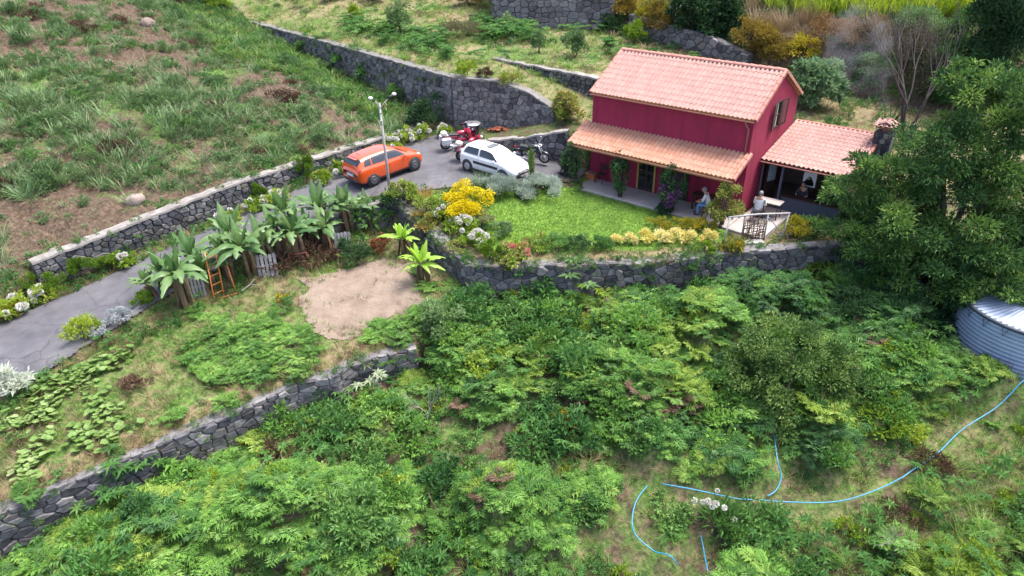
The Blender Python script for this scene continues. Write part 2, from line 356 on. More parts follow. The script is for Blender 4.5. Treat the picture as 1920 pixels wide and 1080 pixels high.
def zf(X, Y):
    X = np.asarray(X, float); Y = np.asarray(Y, float)
    i = np.clip(np.searchsorted(GX, X)-1, 0, len(GX)-2); j = np.clip(np.searchsorted(GY, Y)-1, 0, len(GY)-2)
    u = np.clip((X-GX[i])/(GX[i+1]-GX[i]), 0, 1); v = np.clip((Y-GY[j])/(GY[j+1]-GY[j]), 0, 1)
    return (ZG[j, i]*(1-u)+ZG[j, i+1]*u)*(1-v)+(ZG[j+1, i]*(1-u)+ZG[j+1, i+1]*u)*v
_T = np.arange(9, 110, .06)
def on(px, py):
    """first point of the ground seen through a photo pixel"""
    d = ray(px, py); X = d[0]*_T; Y = d[1]*_T; Z = CZ+d[2]*_T
    h = np.nonzero(Z < zf(X, Y))[0]; k = h[0] if len(h) else len(_T)-1
    return np.array([X[k], Y[k], float(zf(X[k], Y[k]))])
def depth_of(p): return p[1]*FW[1]+(p[2]-CZ)*FW[2]

# --- ground material: soil, dry straw, rough grass and lawn mixed by a per-vertex cover attribute
def build_ground_mat():
    m, t, out = new_mat('ground'); b = N(t, 'ShaderNodeBsdfPrincipled', Roughness=0.95); b.inputs['Specular IOR Level'].default_value = .15
    a = N(t, 'ShaderNodeAttribute', attribute_name='cover'); ge = N(t, 'ShaderNodeNewGeometry'); sp = N(t, 'ShaderNodeSeparateColor'); t.links.new(a.outputs['Color'], sp.inputs[0])
    def nz(sc, det=4.0, ro=.6):
        n = N(t, 'ShaderNodeTexNoise', Scale=sc, Detail=det, Roughness=ro); t.links.new(ge.outputs['Position'], n.inputs['Vector']); return n.outputs[0]
    def mix(f, c1, c2):
        x = N(t, 'ShaderNodeMixRGB'); t.links.new(f, x.inputs[0]); t.links.new(c1, x.inputs[1]); t.links.new(c2, x.inputs[2]); return x.outputs[0]
    def blend(w, n_, k=3.0):   # sharpen weight w by noise n_
        ad = N(t, 'ShaderNodeMath', operation='ADD'); t.links.new(w, ad.inputs[0]); t.links.new(n_, ad.inputs[1])
        su = N(t, 'ShaderNodeMath', operation='SUBTRACT'); t.links.new(ad.outputs[0], su.inputs[0]); su.inputs[1].default_value = 1.0
        mu = N(t, 'ShaderNodeMath', operation='MULTIPLY_ADD', use_clamp=True); t.links.new(su.outputs[0], mu.inputs[0]); mu.inputs[1].default_value = k; mu.inputs[2].default_value = 0.5
        return mu.outputs[0]
    n1 = nz(2.2); n2 = nz(7.0, 5.0, .7); n3 = nz(30.0, 4.0)
    soil = ramp(t, [(.3, (.034, .023, .016)), (.5, (.076, .054, .037)), (.72, (.155, .117, .083))]); t.links.new(n2, soil.inputs[0])
    gr = ramp(t, [(.3, (.022, .050, .012)), (.5, (.060, .115, .024)), (.7, (.12, .19, .045))]); t.links.new(n2, gr.inputs[0])
    dry = ramp(t, [(.3, (.12, .10, .05)), (.5, (.19, .155, .085)), (.75, (.27, .215, .13))]); t.links.new(n3, dry.inputs[0])
    lush = ramp(t, [(.3, (.09, .18, .024)), (.6, (.16, .28, .045)), (.8, (.22, .33, .07))]); t.links.new(n2, lush.inputs[0])
    c = mix(blend(sp.outputs[0], n1), gr.outputs[0], soil.outputs[0])
    c = mix(blend(sp.outputs[1], nz(3.7)), c, dry.outputs[0]); c = mix(blend(sp.outputs[2], n2, 6.0), c, lush.outputs[0])
    t.links.new(c, b.inputs['Base Color'])
    bp = N(t, 'ShaderNodeBump', Strength=.8, Distance=.06); t.links.new(n2, bp.inputs['Height']); t.links.new(bp.outputs[0], b.inputs['Normal'])
    t.links.new(b.outputs[0], out.inputs[0]); return m
def in_px(X, Y, Z, poly):
    u, v = project(X, Y, Z); return inpoly(u, v, poly)
def cover_map():
    c = np.zeros(_X.shape+(4,), np.float32); c[..., 3] = 1
    n = fbm(_X, _Y, .35, 21, 4); n_b = fbm(_X, _Y, .8, 31, 3)
    soil = np.full(_X.shape, .55); dryv = np.full(_X.shape, .25); lush = np.zeros(_X.shape)
    u, v = project(_X, _Y, ZG)
    r = RG
    soil = np.where(r == 2, .58+1.3*(n-.5)+.3*(n_b-.5), soil); dryv = np.where(r == 2, .10+.5*(n_b-.5), dryv)
    soil = np.where((r == 2) & inpoly(u, v, [(0, -50), (280, -50), (330, 60), (430, 110), (330, 150), (120, 120), (0, 110)]), .78, soil)
    gp = [(300, 0), (400, -5), (560, 90), (800, 215), (700, 225), (560, 130), (430, 90), (350, 30)]
    soil = np.where((r == 2) & inpoly(u, v, gp), .12, soil)
    soil = np.where(r == 3, .18+.5*(n-.5), soil); dryv = np.where(r == 3, .56+.7*(n-.5), dryv)
    soil = np.where((r == 3) & (_X > 8), .62+.6*(n-.5), soil)
    soil = np.where(r == 4, .25, soil); dryv = np.where(r == 4, .55+.4*(n_b-.5), dryv)
    soil = np.where(r == 5, .75, soil); dryv = np.where(r == 5, .35, dryv)
    soil = np.where(r == 1, .30+.9*(n_b-.5), soil); dryv = np.where(r == 1, .38+.7*(n-.5), dryv)
    wd = polydist(_X, _Y, W4); soil = np.where((r == 1) & (wd < .9), .70, soil); dryv = np.where((r == 1) & (wd < 1.0), .62, dryv)
    soil = np.where(r == 0, .50+.7*(n-.5), soil); dryv = np.where(r == 0, .22+.6*(n_b-.5), dryv)
    uu = u+90*(fbm(_X, _Y, 1.1, 77)-.5); vv = v+70*(fbm(_X, _Y, 1.1, 78)-.5)
    for poly in DRYPX: k = (r == 0) & inpoly(uu, vv, poly); dryv = np.where(k, .42, dryv); soil = np.where(k, .40, soil)
    lush = np.where((r == 6) & (_X < 9.2), .9, lush)
    ed = polydist(_X, _Y, W3); k = (r == 6) & (ed < 1.0); lush = np.where(k, .1, lush); soil = np.where(k, .6, soil); dryv = np.where(k, .6, dryv)
    c[..., 0] = np.clip(soil, 0, 1); c[..., 1] = np.clip(dryv, 0, 1); c[..., 2] = lush
    return c
DRYPX = [[(470, 820), (560, 800), (620, 840), (580, 890), (500, 890)], [(1020, 840), (1120, 860), (1300, 880), (1420, 925), (1300, 935), (1150, 900), (1040, 880)], [(1400, 950), (1600, 950), (1920, 930), (1920, 1060), (1700, 1010), (1500, 1020), (1380, 990)],
         [(1720, 800), (1920, 740), (1920, 940), (1760, 930)], [(1040, 930), (1090, 960), (1140, 1060), (1100, 1060)], [(1030, 740), (1120, 740), (1130, 800), (1040, 800)], [(1500, 870), (1640, 880), (1640, 930), (1480, 930)]]
nx, ny = len(GX), len(GY)
_idx = np.arange(nx*ny).reshape(ny, nx)
_F = np.stack([_idx[:-1, :-1], _idx[:-1, 1:], _idx[1:, 1:], _idx[1:, :-1]], -1).reshape(-1, 4)
gme = mesh_np('ground', np.stack([_X, _Y, ZG], -1).reshape(-1, 3), _F, smooth=True)
ca = gme.attributes.new('cover', 'FLOAT_COLOR', 'POINT'); ca.data.foreach_set('color', cover_map().reshape(-1))
ground = tag(link('ground', gme, build_ground_mat()), 'terraced hillside of soil and rough grass', kind='structure')

# --- sheets laid on the ground: lattice clipped by a polygon with a ragged edge
def sheet(name, poly, zfun, st, mat, thick=.06, rag=.12, label=None):
    P = np.array(poly); x = np.arange(P[:, 0].min()-.4, P[:, 0].max()+.4, st); y = np.arange(P[:, 1].min()-.4, P[:, 1].max()+.4, st)
    X, Y = np.meshgrid(x, y); ex = (fbm(X, Y, 1.5, 40)-.5)*2*rag; ey = (fbm(X, Y, 1.5, 50)-.5)*2*rag
    ins = inpoly(X+ex, Y+ey, poly); cell = ins[:-1, :-1] & ins[1:, :-1] & ins[:-1, 1:] & ins[1:, 1:]
    id_ = np.arange(X.size).reshape(X.shape); F = np.stack([id_[:-1, :-1], id_[:-1, 1:], id_[1:, 1:], id_[1:, :-1]], -1)[cell]
    used = np.zeros(X.size, bool); used[F.ravel()] = True; rem = np.cumsum(used)-1
    V = np.stack([X, Y, zfun(X, Y)], -1).reshape(-1, 3)[used]; F = rem[F]
    o = link(name, mesh_np(name, V, F, smooth=True), mat); return tag(o, label, kind='structure')
def mat_asphalt():
    m, t, out = new_mat('asphalt'); b = N(t, 'ShaderNodeBsdfPrincipled', Roughness=.8); ge = N(t, 'ShaderNodeNewGeometry')
    def nz(sc, det=4.0):
        n = N(t, 'ShaderNodeTexNoise', Scale=sc, Detail=det, Roughness=.65); t.links.new(ge.outputs['Position'], n.inputs['Vector']); return n.outputs[0]
    r = ramp(t, [(.3, (.052, .051, .058)), (.55, (.087, .085, .094)), (.8, (.135, .129, .130))]); t.links.new(nz(.9, 5.0), r.inputs[0])
    r2 = ramp(t, [(.3, (.8,)*3), (.7, (1.1,)*3)]); n2 = nz(45.0); t.links.new(n2, r2.inputs[0])
    mu = N(t, 'ShaderNodeMixRGB', blend_type='MULTIPLY'); mu.inputs[0].default_value = 1; t.links.new(r.outputs[0], mu.inputs[1]); t.links.new(r2.outputs[0], mu.inputs[2])
    le = ramp(t, [(.66, (0, 0, 0)), (.74, (.5, .5, .5))]); t.links.new(nz(5.0, 5.0), le.inputs[0])
    mx = N(t, 'ShaderNodeMixRGB'); mx.inputs[2].default_value = (.20, .16, .11, 1); t.links.new(le.outputs[0], mx.inputs[0]); t.links.new(mu.outputs[0], mx.inputs[1])
    vo = N(t, 'ShaderNodeTexVoronoi', feature='DISTANCE_TO_EDGE', Scale=.42); wp = N(t, 'ShaderNodeTexNoise', Scale=1.5, Detail=3.0); t.links.new(ge.outputs['Position'], wp.inputs['Vector'])
    va = N(t, 'ShaderNodeMixRGB', blend_type='ADD'); va.inputs[0].default_value = .5; t.links.new(ge.outputs['Position'], va.inputs[1]); t.links.new(wp.outputs[1], va.inputs[2]); t.links.new(va.outputs[0], vo.inputs['Vector'])
    ck = ramp(t, [(.0, (.35, .35, .35)), (.012, (1, 1, 1))]); t.links.new(vo.outputs['Distance'], ck.inputs[0]); m9 = N(t, 'ShaderNodeMixRGB', blend_type='MULTIPLY'); m9.inputs[0].default_value = .7; t.links.new(mx.outputs[0], m9.inputs[1]); t.links.new(ck.outputs[0], m9.inputs[2]); mx = m9
    t.links.new(mx.outputs[0], b.inputs['Base Color']); bp = N(t, 'ShaderNodeBump', Strength=.35, Distance=.02); t.links.new(n2, bp.inputs['Height']); t.links.new(bp.outputs[0], b.inputs['Normal'])
    t.links.new(b.outputs[0], out.inputs[0]); return m
ROADS = [(-34, 6.0), (-24.2, 16.0), (-18.2, 22.3), (-11.6, 29.2), (-4.9, 36.5), (-3.2, 37.7), (-2.4, 36.6), (-1.5, 34.9), (3.0, 33.4), (4.1, 32.9), (3.3, 31.1), (1.6, 30.3), (-.6, 29.7), (-3.6, 29.4), (-5.3, 29.2), (-7.0, 28.7), (-9.5, 26.0), (-12.6, 22.9), (-15.9, 17.7), (-21, 11), (-30, 1)]
road = sheet('road', ROADS, lambda x, y: zroad(x, y)+.02*(fbm(x, y, .8, 60)-.5), .09, mat_asphalt(), label='grey asphalt lane widening into a parking area')
def mat_sand():
    m, t, out = new_mat('sand'); b = N(t, 'ShaderNodeBsdfPrincipled', Roughness=.95); b.inputs['Specular IOR Level'].default_value = .15; ge = N(t, 'ShaderNodeNewGeometry')
    n = N(t, 'ShaderNodeTexNoise', Scale=1.6, Detail=9.0, Roughness=.65); t.links.new(ge.outputs['Position'], n.inputs['Vector'])
    r = ramp(t, [(.3, (.145, .11, .083)), (.5, (.195, .152, .118)), (.7, (.24, .192, .152))]); t.links.new(n.outputs[0], r.inputs[0])
    n2 = N(t, 'ShaderNodeTexNoise', Scale=6.0, Detail=6.0, Roughness=.75); t.links.new(ge.outputs['Position'], n2.inputs['Vector'])
    r2 = ramp(t, [(.30, (.5, .46, .42)), (.42, (1, 1, 1))]); t.links.new(n2.outputs[0], r2.inputs[0])
    mu = N(t, 'ShaderNodeMixRGB', blend_type='MULTIPLY'); mu.inputs[0].default_value = .55; t.links.new(r.outputs[0], mu.inputs[1]); t.links.new(r2.outputs[0], mu.inputs[2])
    t.links.new(mu.outputs[0], b.inputs['Base Color']); bp = N(t, 'ShaderNodeBump', Strength=.9, Distance=.08); t.links.new(n2.outputs[0], bp.inputs['Height']); t.links.new(bp.outputs[0], b.inputs['Normal'])
    t.links.new(b.outputs[0], out.inputs[0]); return m
sheet('sand_patch', SANDP, lambda x, y: zf(x, y)+.035+.03*(fbm(x, y, 3.2, 70)-.5), .06, mat_sand(), rag=.5, label='bare pale sandy soil patch on the lower terrace')
M_CONC = mat_simple('concrete', (.27, .26, .25), .85, var=.2, scale=3.0, bump=.3, dirt=(.22, .2, .18))
M_PORCH = mat_simple('porch_slab', (.32, .285, .27), .8, var=.12, scale=2.5, bump=.2, dirt=(.27, .24, .22))

# ================================================================== dry stone walls
M_STONE = mat_piece('basalt', [(.065, .065, .072), (.115, .114, .127), (.16, .156, .168), (.14, .13, .122), (.205, .196, .20), (.30, .288, .28)], .9, 6.0, .9, lichen=(.12, .125, .10), fine=.6)
M_STONE_W = mat_piece('basalt_warm', [(.09, .085, .09), (.165, .152, .152), (.24, .215, .205), (.195, .19, .195), (.31, .285, .27)], .9, 6.0, .9, lichen=(.16, .15, .11), fine=.55)
M_CORE = mat_simple('wall_core', (.075, .072, .075), .95, var=.3, scale=5.0, bump=.6)
M_MORTAR = mat_simple('wall_mortar', (.13, .125, .128), .95, var=.3, scale=5.0, bump=.6)
M_CAP = mat_simple('wall_cap', (.21, .195, .18), .9, var=.25, scale=4.0, bump=.4, dirt=(.10, .095, .08))
M_CAPD = mat_simple('dark_wall_cap', (.13, .122, .115), .9, var=.3, scale=4.0, bump=.4, dirt=(.09, .09, .07))
def clip_half(poly, px, py, nx_, ny_):
    r = []; n = len(poly)
    for i in range(n):
        a = poly[i]; b = poly[(i+1) % n]
        da = (a[0]-px)*nx_+(a[1]-py)*ny_; db = (b[0]-px)*nx_+(b[1]-py)*ny_
        if da <= 0: r.append(a)
        if da*db < 0:
            k = da/(da-db); r.append((a[0]+(b[0]-a[0])*k, a[1]+(b[1]-a[1])*k))
    return r
def stone_wall(name, line, ztop, zbot, label, sx=.42, sy=.28, side=1, thick=.5, cap=None, gap=.02, mat=None, batter=.0, course=.35, coremat=None, maxn=300, group=None, seed=1):
    """rubble wall along a plan polyline; ztop / zbot are lists per vertex; side=+1: face on the right of the walking direction"""
    rs = random.Random(seed); L = [Vector((x, y, 0)) for x, y in line]
    seg = [0.0]
    for a, b in zip(L[:-1], L[1:]): seg.append(seg[-1]+(b-a).length)
    tot = seg[-1]
    def prm(s_):
        s_ = min(max(s_, 0), tot); k = 0
        while k < len(seg)-2 and s_ > seg[k+1]: k += 1
        u = (s_-seg[k])/(seg[k+1]-seg[k]); return k, u
    nrm = []
    for a, b in zip(L[:-1], L[1:]):
        d = (b-a).normalized(); nrm.append(Vector((d.y, -d.x, 0))*side)
    vn = [nrm[0]]+[(nrm[i]+nrm[i+1]).normalized() for i in range(len(nrm)-1)]+[nrm[-1]]
    def pos(s_, z, off):
        k, u = prm(s_); p = L[k].lerp(L[k+1], u); n = vn[k].lerp(vn[k+1], u).normalized()
        h = ztop[k]+(ztop[k+1]-ztop[k])*u
        q = p + n*(off+.2+batter*(h-z)); return Vector((q.x, q.y, z))
    def zt(s_): k, u = prm(s_); return ztop[k]+(ztop[k+1]-ztop[k])*u
    def zb(s_): k, u = prm(s_); return zbot[k]+(zbot[k+1]-zbot[k])*u
    mid = pos(tot/2, zb(tot/2), 0); root = thing(name, mid, 0, label, 'wall', group); inv = -mid
    core = MB(); ns = max(2, int(tot/.5)); ring = []
    for i in range(ns+1):
        s_ = tot*i/ns; t_, b_ = zt(s_), zb(s_)-.35
        q = [pos(s_, b_, -.05), pos(s_, t_-.02, -.05), pos(s_, t_-.02, -thick), pos(s_, b_, -thick)]; ring.append([p+inv for p in q])
    V = [p for q in ring for p in q]; F = []
    for i in range(ns):
        for k in range(3): F.append((4*i+k, 4*i+k+1, 4*i+5+k, 4*i+4+k))
        F.append((4*i+3, 4*i, 4*i+4, 4*i+7))
    F += [(0, 3, 2, 1), (4*ns, 4*ns+1, 4*ns+2, 4*ns+3)]
    core.add(V, F); core.build('core', coremat or M_CORE, root)
    if cap:
        cb = MB(); V = []; F = []; nc = max(2, int(tot/.35))
        for i in range(nc+1):
            s_ = tot*i/nc; t_ = zt(s_)+rs.uniform(-.03, .025)
            o1 = .06+rs.uniform(-.04, .04)
            V += [p+inv for p in (pos(s_, t_-.05, o1), pos(s_, t_+.035, o1-.02), pos(s_, t_+.04, -thick-.03+rs.uniform(-.03, .03)), pos(s_, t_-.05, -thick-.05))]
        for i in range(nc):
            for k in range(3): F.append((4*i+k, 4*i+k+1, 4*i+5+k, 4*i+4+k))
        F += [(0, 3, 2, 1), (4*nc, 4*nc+1, 4*nc+2, 4*nc+3)]
        cb.add(V, F); cb.build('coping', cap, root)
    # stones: jittered lattice, Voronoi cells in (s, z)
    stones = []
    hmax = max(a-b for a, b in zip(ztop, zbot)); z0 = min(zbot)
    nr = int((max(ztop)-z0)/sy)+3; ncol = int(tot/sx)+3; G = {}
    for r_ in range(-1, nr):
        sh = rs.uniform(0, sx)
        for c_ in range(-1, ncol):
            if rs.random() < .16: continue
            G[(r_, c_)] = (c_*sx+sh+rs.uniform(-.42, .42)*sx, z0+(r_+.5+rs.uniform(-.5, .5)*(1-course))*sy)
    for (r_, c_), (ps, pz) in G.items():
        if ps < -.1 or ps > tot+.1: continue
        top = zt(ps); bot = zb(ps)-.12
        if pz > top+sy*.4 or pz < bot: continue
        poly = [(ps-sx*1.5, pz-sy*1.5), (ps+sx*1.5, pz-sy*1.5), (ps+sx*1.5, pz+sy*1.5), (ps-sx*1.5, pz+sy*1.5)]
        asp = sx/sy
        for dr in (-3, -2, -1, 0, 1, 2, 3):
            for dc in (-3, -2, -1, 0, 1, 2, 3):
                if dr == 0 and dc == 0: continue
                q = G.get((r_+dr, c_+dc))
                if q is None: continue
                ax, az = q[0]-ps, (q[1]-pz)*asp*asp
                poly = clip_half(poly, (ps+q[0])/2, (pz+q[1])/2, ax, az)
                if len(poly) < 3: break
            if len(poly) < 3: break
        if len(poly) < 3: continue
        tl = top+rs.uniform(-.03, .04 if not cap else -.04)
        poly = clip_half(poly, 0, tl, 0, 1)
        if len(poly) < 3: continue
        poly = clip_half(poly, 0, 0, -1, 0); poly = clip_half(poly, tot, 0, 1, 0) if len(poly) > 2 else poly
        if len(poly) < 3: continue
        cx = sum(p[0] for p in poly)/len(poly); cz = sum(p[1] for p in poly)/len(poly)
        wd = max(p[0] for p in poly)-min(p[0] for p in poly); ht = max(p[1] for p in poly)-min(p[1] for p in poly)
        if wd < .07 or ht < .05: continue
        q = []
        for (a, b) in poly:
            if q and math.hypot(a-q[-1][0], b-q[-1][1]) < .03: continue
            q.append((a, b))
        if len(q) > 1 and math.hypot(q[0][0]-q[-1][0], q[0][1]-q[-1][1]) < .03: q.pop()
        if len(q) < 3: continue
        stones.append((cx, cz, wd*ht, q))
    def stone_mesh(mb, st):
        cx, cz, ar, poly = st; n = len(poly); pr = rs.uniform(.01, .075); V = []; rr = rs.random()
        sc_g = max(.5, 1-gap/max(.05, math.sqrt(ar)*.5)); tx, tz = rs.uniform(-.05, .05), rs.uniform(-.05, .05)
        for k_, (sc_, off) in enumerate(((sc_g, -.10), (sc_g, pr*.3), (sc_g*.82, pr))):
            for (a, b) in poly:
                j = .012 if k_ else 0
                s2 = cx+(a-cx)*sc_+rs.uniform(-j, j); z2 = cz+(b-cz)*sc_+rs.uniform(-j, j)
                V.append(pos(s2, z2, off+(tx*(s2-cx)+tz*(z2-cz) if k_ else 0))+inv)
        F = []
        for lv in (0, 1):
            for i in range(n): F.append((lv*n+i, lv*n+(i+1) % n, (lv+1)*n+(i+1) % n, (lv+1)*n+i))
        F.append(tuple(2*n+i for i in range(n)))
        if side < 0: F = [tuple(reversed(f)) for f in F]
        mb.add(V, F, rr)
    def vis(st):
        p = pos(st[0], st[1], 0); u, v = project(p.x, p.y, p.z)
        return st[2]/max(1, depth_of((p.x, p.y, p.z)))**2*(1 if -40 < u < 1960 and -40 < v < 1120 else .001)
    stones.sort(key=vis, reverse=True)
    for st in stones[:maxn]:
        mb = MB(); stone_mesh(mb, st); mb.build('stone', mat or M_STONE, root)
    if stones[maxn:]:
        mb = MB()
        for st in stones[maxn:]: stone_mesh(mb, st)
        tag(mb.build('stone', mat or M_STONE, root), kind='stuff')
    return root
stone_wall('stone_wall', W1, [.42, 1.15, 1.22], [-.75, -.28, .65], 'long dark rubble wall with pale flat top between sloping field and lane', .31, .22, 1, .42, M_CAP, seed=11)
stone_wall('stone_wall', W2, [3.72, 3.78, 3.76], [3.2, 1.7, .9], 'tall grey retaining wall below the orchard running up beside the weedy field', .34, .27, 1, .5, M_CAPD, seed=12, mat=M_STONE_W, coremat=M_MORTAR, gap=.012)
stone_wall('stone_wall', [(-3.0, 38.15)]+W2B[1:], [3.78, 3.72, 3.25, 2.62], [.9, 1.1, 1.4, 1.8], 'grey retaining wall with curving sloped top behind the motorcycles', .34, .27, 1, .5, M_CAPD, seed=13, mat=M_STONE_W, coremat=M_MORTAR, gap=.012)
stone_wall('stone_wall', W2C, [3.5, 3.5, 3.52, 3.5], [3.35, 2.8, 2.15, 2.1], 'dark wedge shaped orchard wall ending behind the tiled house roof', .34, .24, 1, .45, M_CAP, seed=14, gap=.018)
stone_wall('stone_wall', BANK[:3], [6.6, 6.5, 6.2], [3.6, 3.5, 3.4], 'far brownish stone wall at the back edge of the orchard', .5, .36, 1, .6, seed=15, mat=M_STONE_W, gap=.02)
stone_wall('stone_wall', [P2(1180, 71, 3.4), P2(1320, 106, 3.0), P2(1400, 140, 2.4)], [5.0, 4.4, 3.6], [3.2, 2.7, 2.2], 'half hidden dark wall under the shrubs behind the house', .45, .34, 1, .6, seed=16, mat=M_STONE_W, gap=.02)
stone_wall('stone_wall', RW, [1.16, 1.5, 2.08], [.7, .5, .2], 'low dark ramp wall with pale coping beside the black motorcycle', .38, .3, 1, .35, M_CAP, seed=17)
stone_wall('stone_wall', W3, [.5, .05, -.16, -.2, -.2, -.08, -.04, -.1], [-1.2, -1.5, -1.8, -1.85, -1.9, -1.95, -2.1, -2.3], 'dark stone retaining wall holding up the lawn and flower beds', .34, .26, 1, .5, None, seed=18, coremat=M_MORTAR, gap=.012)
stone_wall('stone_wall', W4, [-2.6, -2.12, -1.95, -1.84, -1.8, -1.8, -1.82], [-4.1, -3.5, -3.25, -3.05, -3.0, -2.95, -2.8], 'bluish grey drystone wall along the edge of the lower terrace', .38, .20, 1, .5, None, seed=19, course=.6, coremat=M_MORTAR, gap=.014)
stone_wall('stone_wall', [(-8.6, 27.1), (-7.3, 28.25), (-5.5, 28.75), (-4.6, 28.45)], [.15, .4, .55, .55], [-.6, -.75, -.95, -1.0], 'short low wall under the street lamp beside the banana plants', .40, .30, 1, .35, M_CAP, seed=20)
# ================================================================== the red house
def mat_render_wall():
    m, t, out = new_mat('red_render'); b = N(t, 'ShaderNodeBsdfPrincipled', Roughness=.85); tc = N(t, 'ShaderNodeTexCoord'); mp = N(t, 'ShaderNodeMapping'); mp.inputs['Scale'].default_value = (2.6, 2.6, .16); t.links.new(tc.outputs['Object'], mp.inputs['Vector'])
    n1 = N(t, 'ShaderNodeTexNoise', Scale=1.6, Detail=6.0, Roughness=.65); t.links.new(mp.outputs[0], n1.inputs['Vector']); n2 = N(t, 'ShaderNodeTexNoise', Scale=.9, Detail=6.0, Roughness=.6); t.links.new(tc.outputs['Object'], n2.inputs['Vector'])
    r1 = ramp(t, [(.3, (.215, .012, .041)), (.55, (.275, .014, .050)), (.75, (.31, .02, .062))]); t.links.new(n2.outputs[0], r1.inputs[0]); r2 = ramp(t, [(.3, (.70, .72, .74)), (.55, (1, 1, 1))]); t.links.new(n1.outputs[0], r2.inputs[0])
    mu = N(t, 'ShaderNodeMixRGB', blend_type='MULTIPLY'); mu.inputs[0].default_value = .8; t.links.new(r1.outputs[0], mu.inputs[1]); t.links.new(r2.outputs[0], mu.inputs[2]); t.links.new(mu.outputs[0], b.inputs['Base Color'])
    n3 = N(t, 'ShaderNodeTexNoise', Scale=45.0, Detail=3.0); t.links.new(tc.outputs['Object'], n3.inputs['Vector']); bp = N(t, 'ShaderNodeBump', Strength=.25, Distance=.02); t.links.new(n3.outputs[0], bp.inputs['Height']); t.links.new(bp.outputs[0], b.inputs['Normal']); t.links.new(b.outputs[0], out.inputs[0]); return m
M_RED = mat_render_wall()
M_REDS = mat_simple('red_shed', (.27, .0135, .052), .85, var=.13, scale=1.2, bump=.15, bscale=60, dirt=(.20, .014, .044))
M_GUT = mat_simple('copper_gutter', (.33, .14, .11), .5, var=.1)
M_DARKWOOD = mat_simple('dark_wood', (.035, .018, .014), .6, var=.3, scale=8.0)
M_OCHRE = mat_simple('ochre_wood', (.42, .24, .07), .6, var=.15)
M_WHITE = mat_simple('white_paint', (.62, .61, .60), .5, var=.04)
M_GLASS = mat_simple('dark_glass', (.012, .015, .018), .08, var=.1, spec=.8)
M_BLUEGREY = mat_simple('bluegrey_panel', (.065, .08, .115), .7, var=.1, scale=2.0)
M_INT = mat_simple('interior_wall', (.16, .12, .10), .9, var=.15)
M_TILE = mat_piece('clay_tile', [(.355, .202, .172), (.370, .214, .184), (.385, .226, .196), (.395, .240, .208), (.365, .204, .172)], .75, 9.0, .15, objvar=.0, fine=.22, lichen=(.27, .19, .15))
M_RIDGE = mat_piece('ridge_tile', [(.364, .154, .119), (.406, .189, .147), (.385, .168, .133)], .75, 14.0, .15, fine=.12)
house = thing('red_house', HO, HTH, 'two storey crimson house with clay tiled roofs, porch and side annex', 'house')
TW, TROW = .199, .343
def tile_mesh(mb, M=None, w=TW, l=TROW+.05, r=None):
    pr = [(0, .004), (.012, .034), (.04, .054), (.075, .058), (.108, .044), (.128, .012), (.16, -.004), (w+.006, .006)]
    V = []; n = len(pr)
    for x, z in pr: V.append(Vector((x, 0, z+.026)))
    for x, z in pr: V.append(Vector((x, l, z+.004)))
    for x, z in pr: V.append(Vector((x, .002, z+.008)))
    F = [(i, i+1, n+i+1, n+i) for i in range(n-1)]+[(2*n+i, 2*n+i+1, i+1, i) for i in range(n-1)]
    if M is not None: V = [M @ p for p in V]
    mb.add(V, F, r)
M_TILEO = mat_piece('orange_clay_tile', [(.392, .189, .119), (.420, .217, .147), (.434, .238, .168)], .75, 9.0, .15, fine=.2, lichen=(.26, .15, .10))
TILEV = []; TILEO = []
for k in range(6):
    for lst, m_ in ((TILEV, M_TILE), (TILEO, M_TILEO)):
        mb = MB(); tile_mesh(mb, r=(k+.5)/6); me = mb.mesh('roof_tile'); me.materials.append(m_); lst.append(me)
rt = random.Random(5)
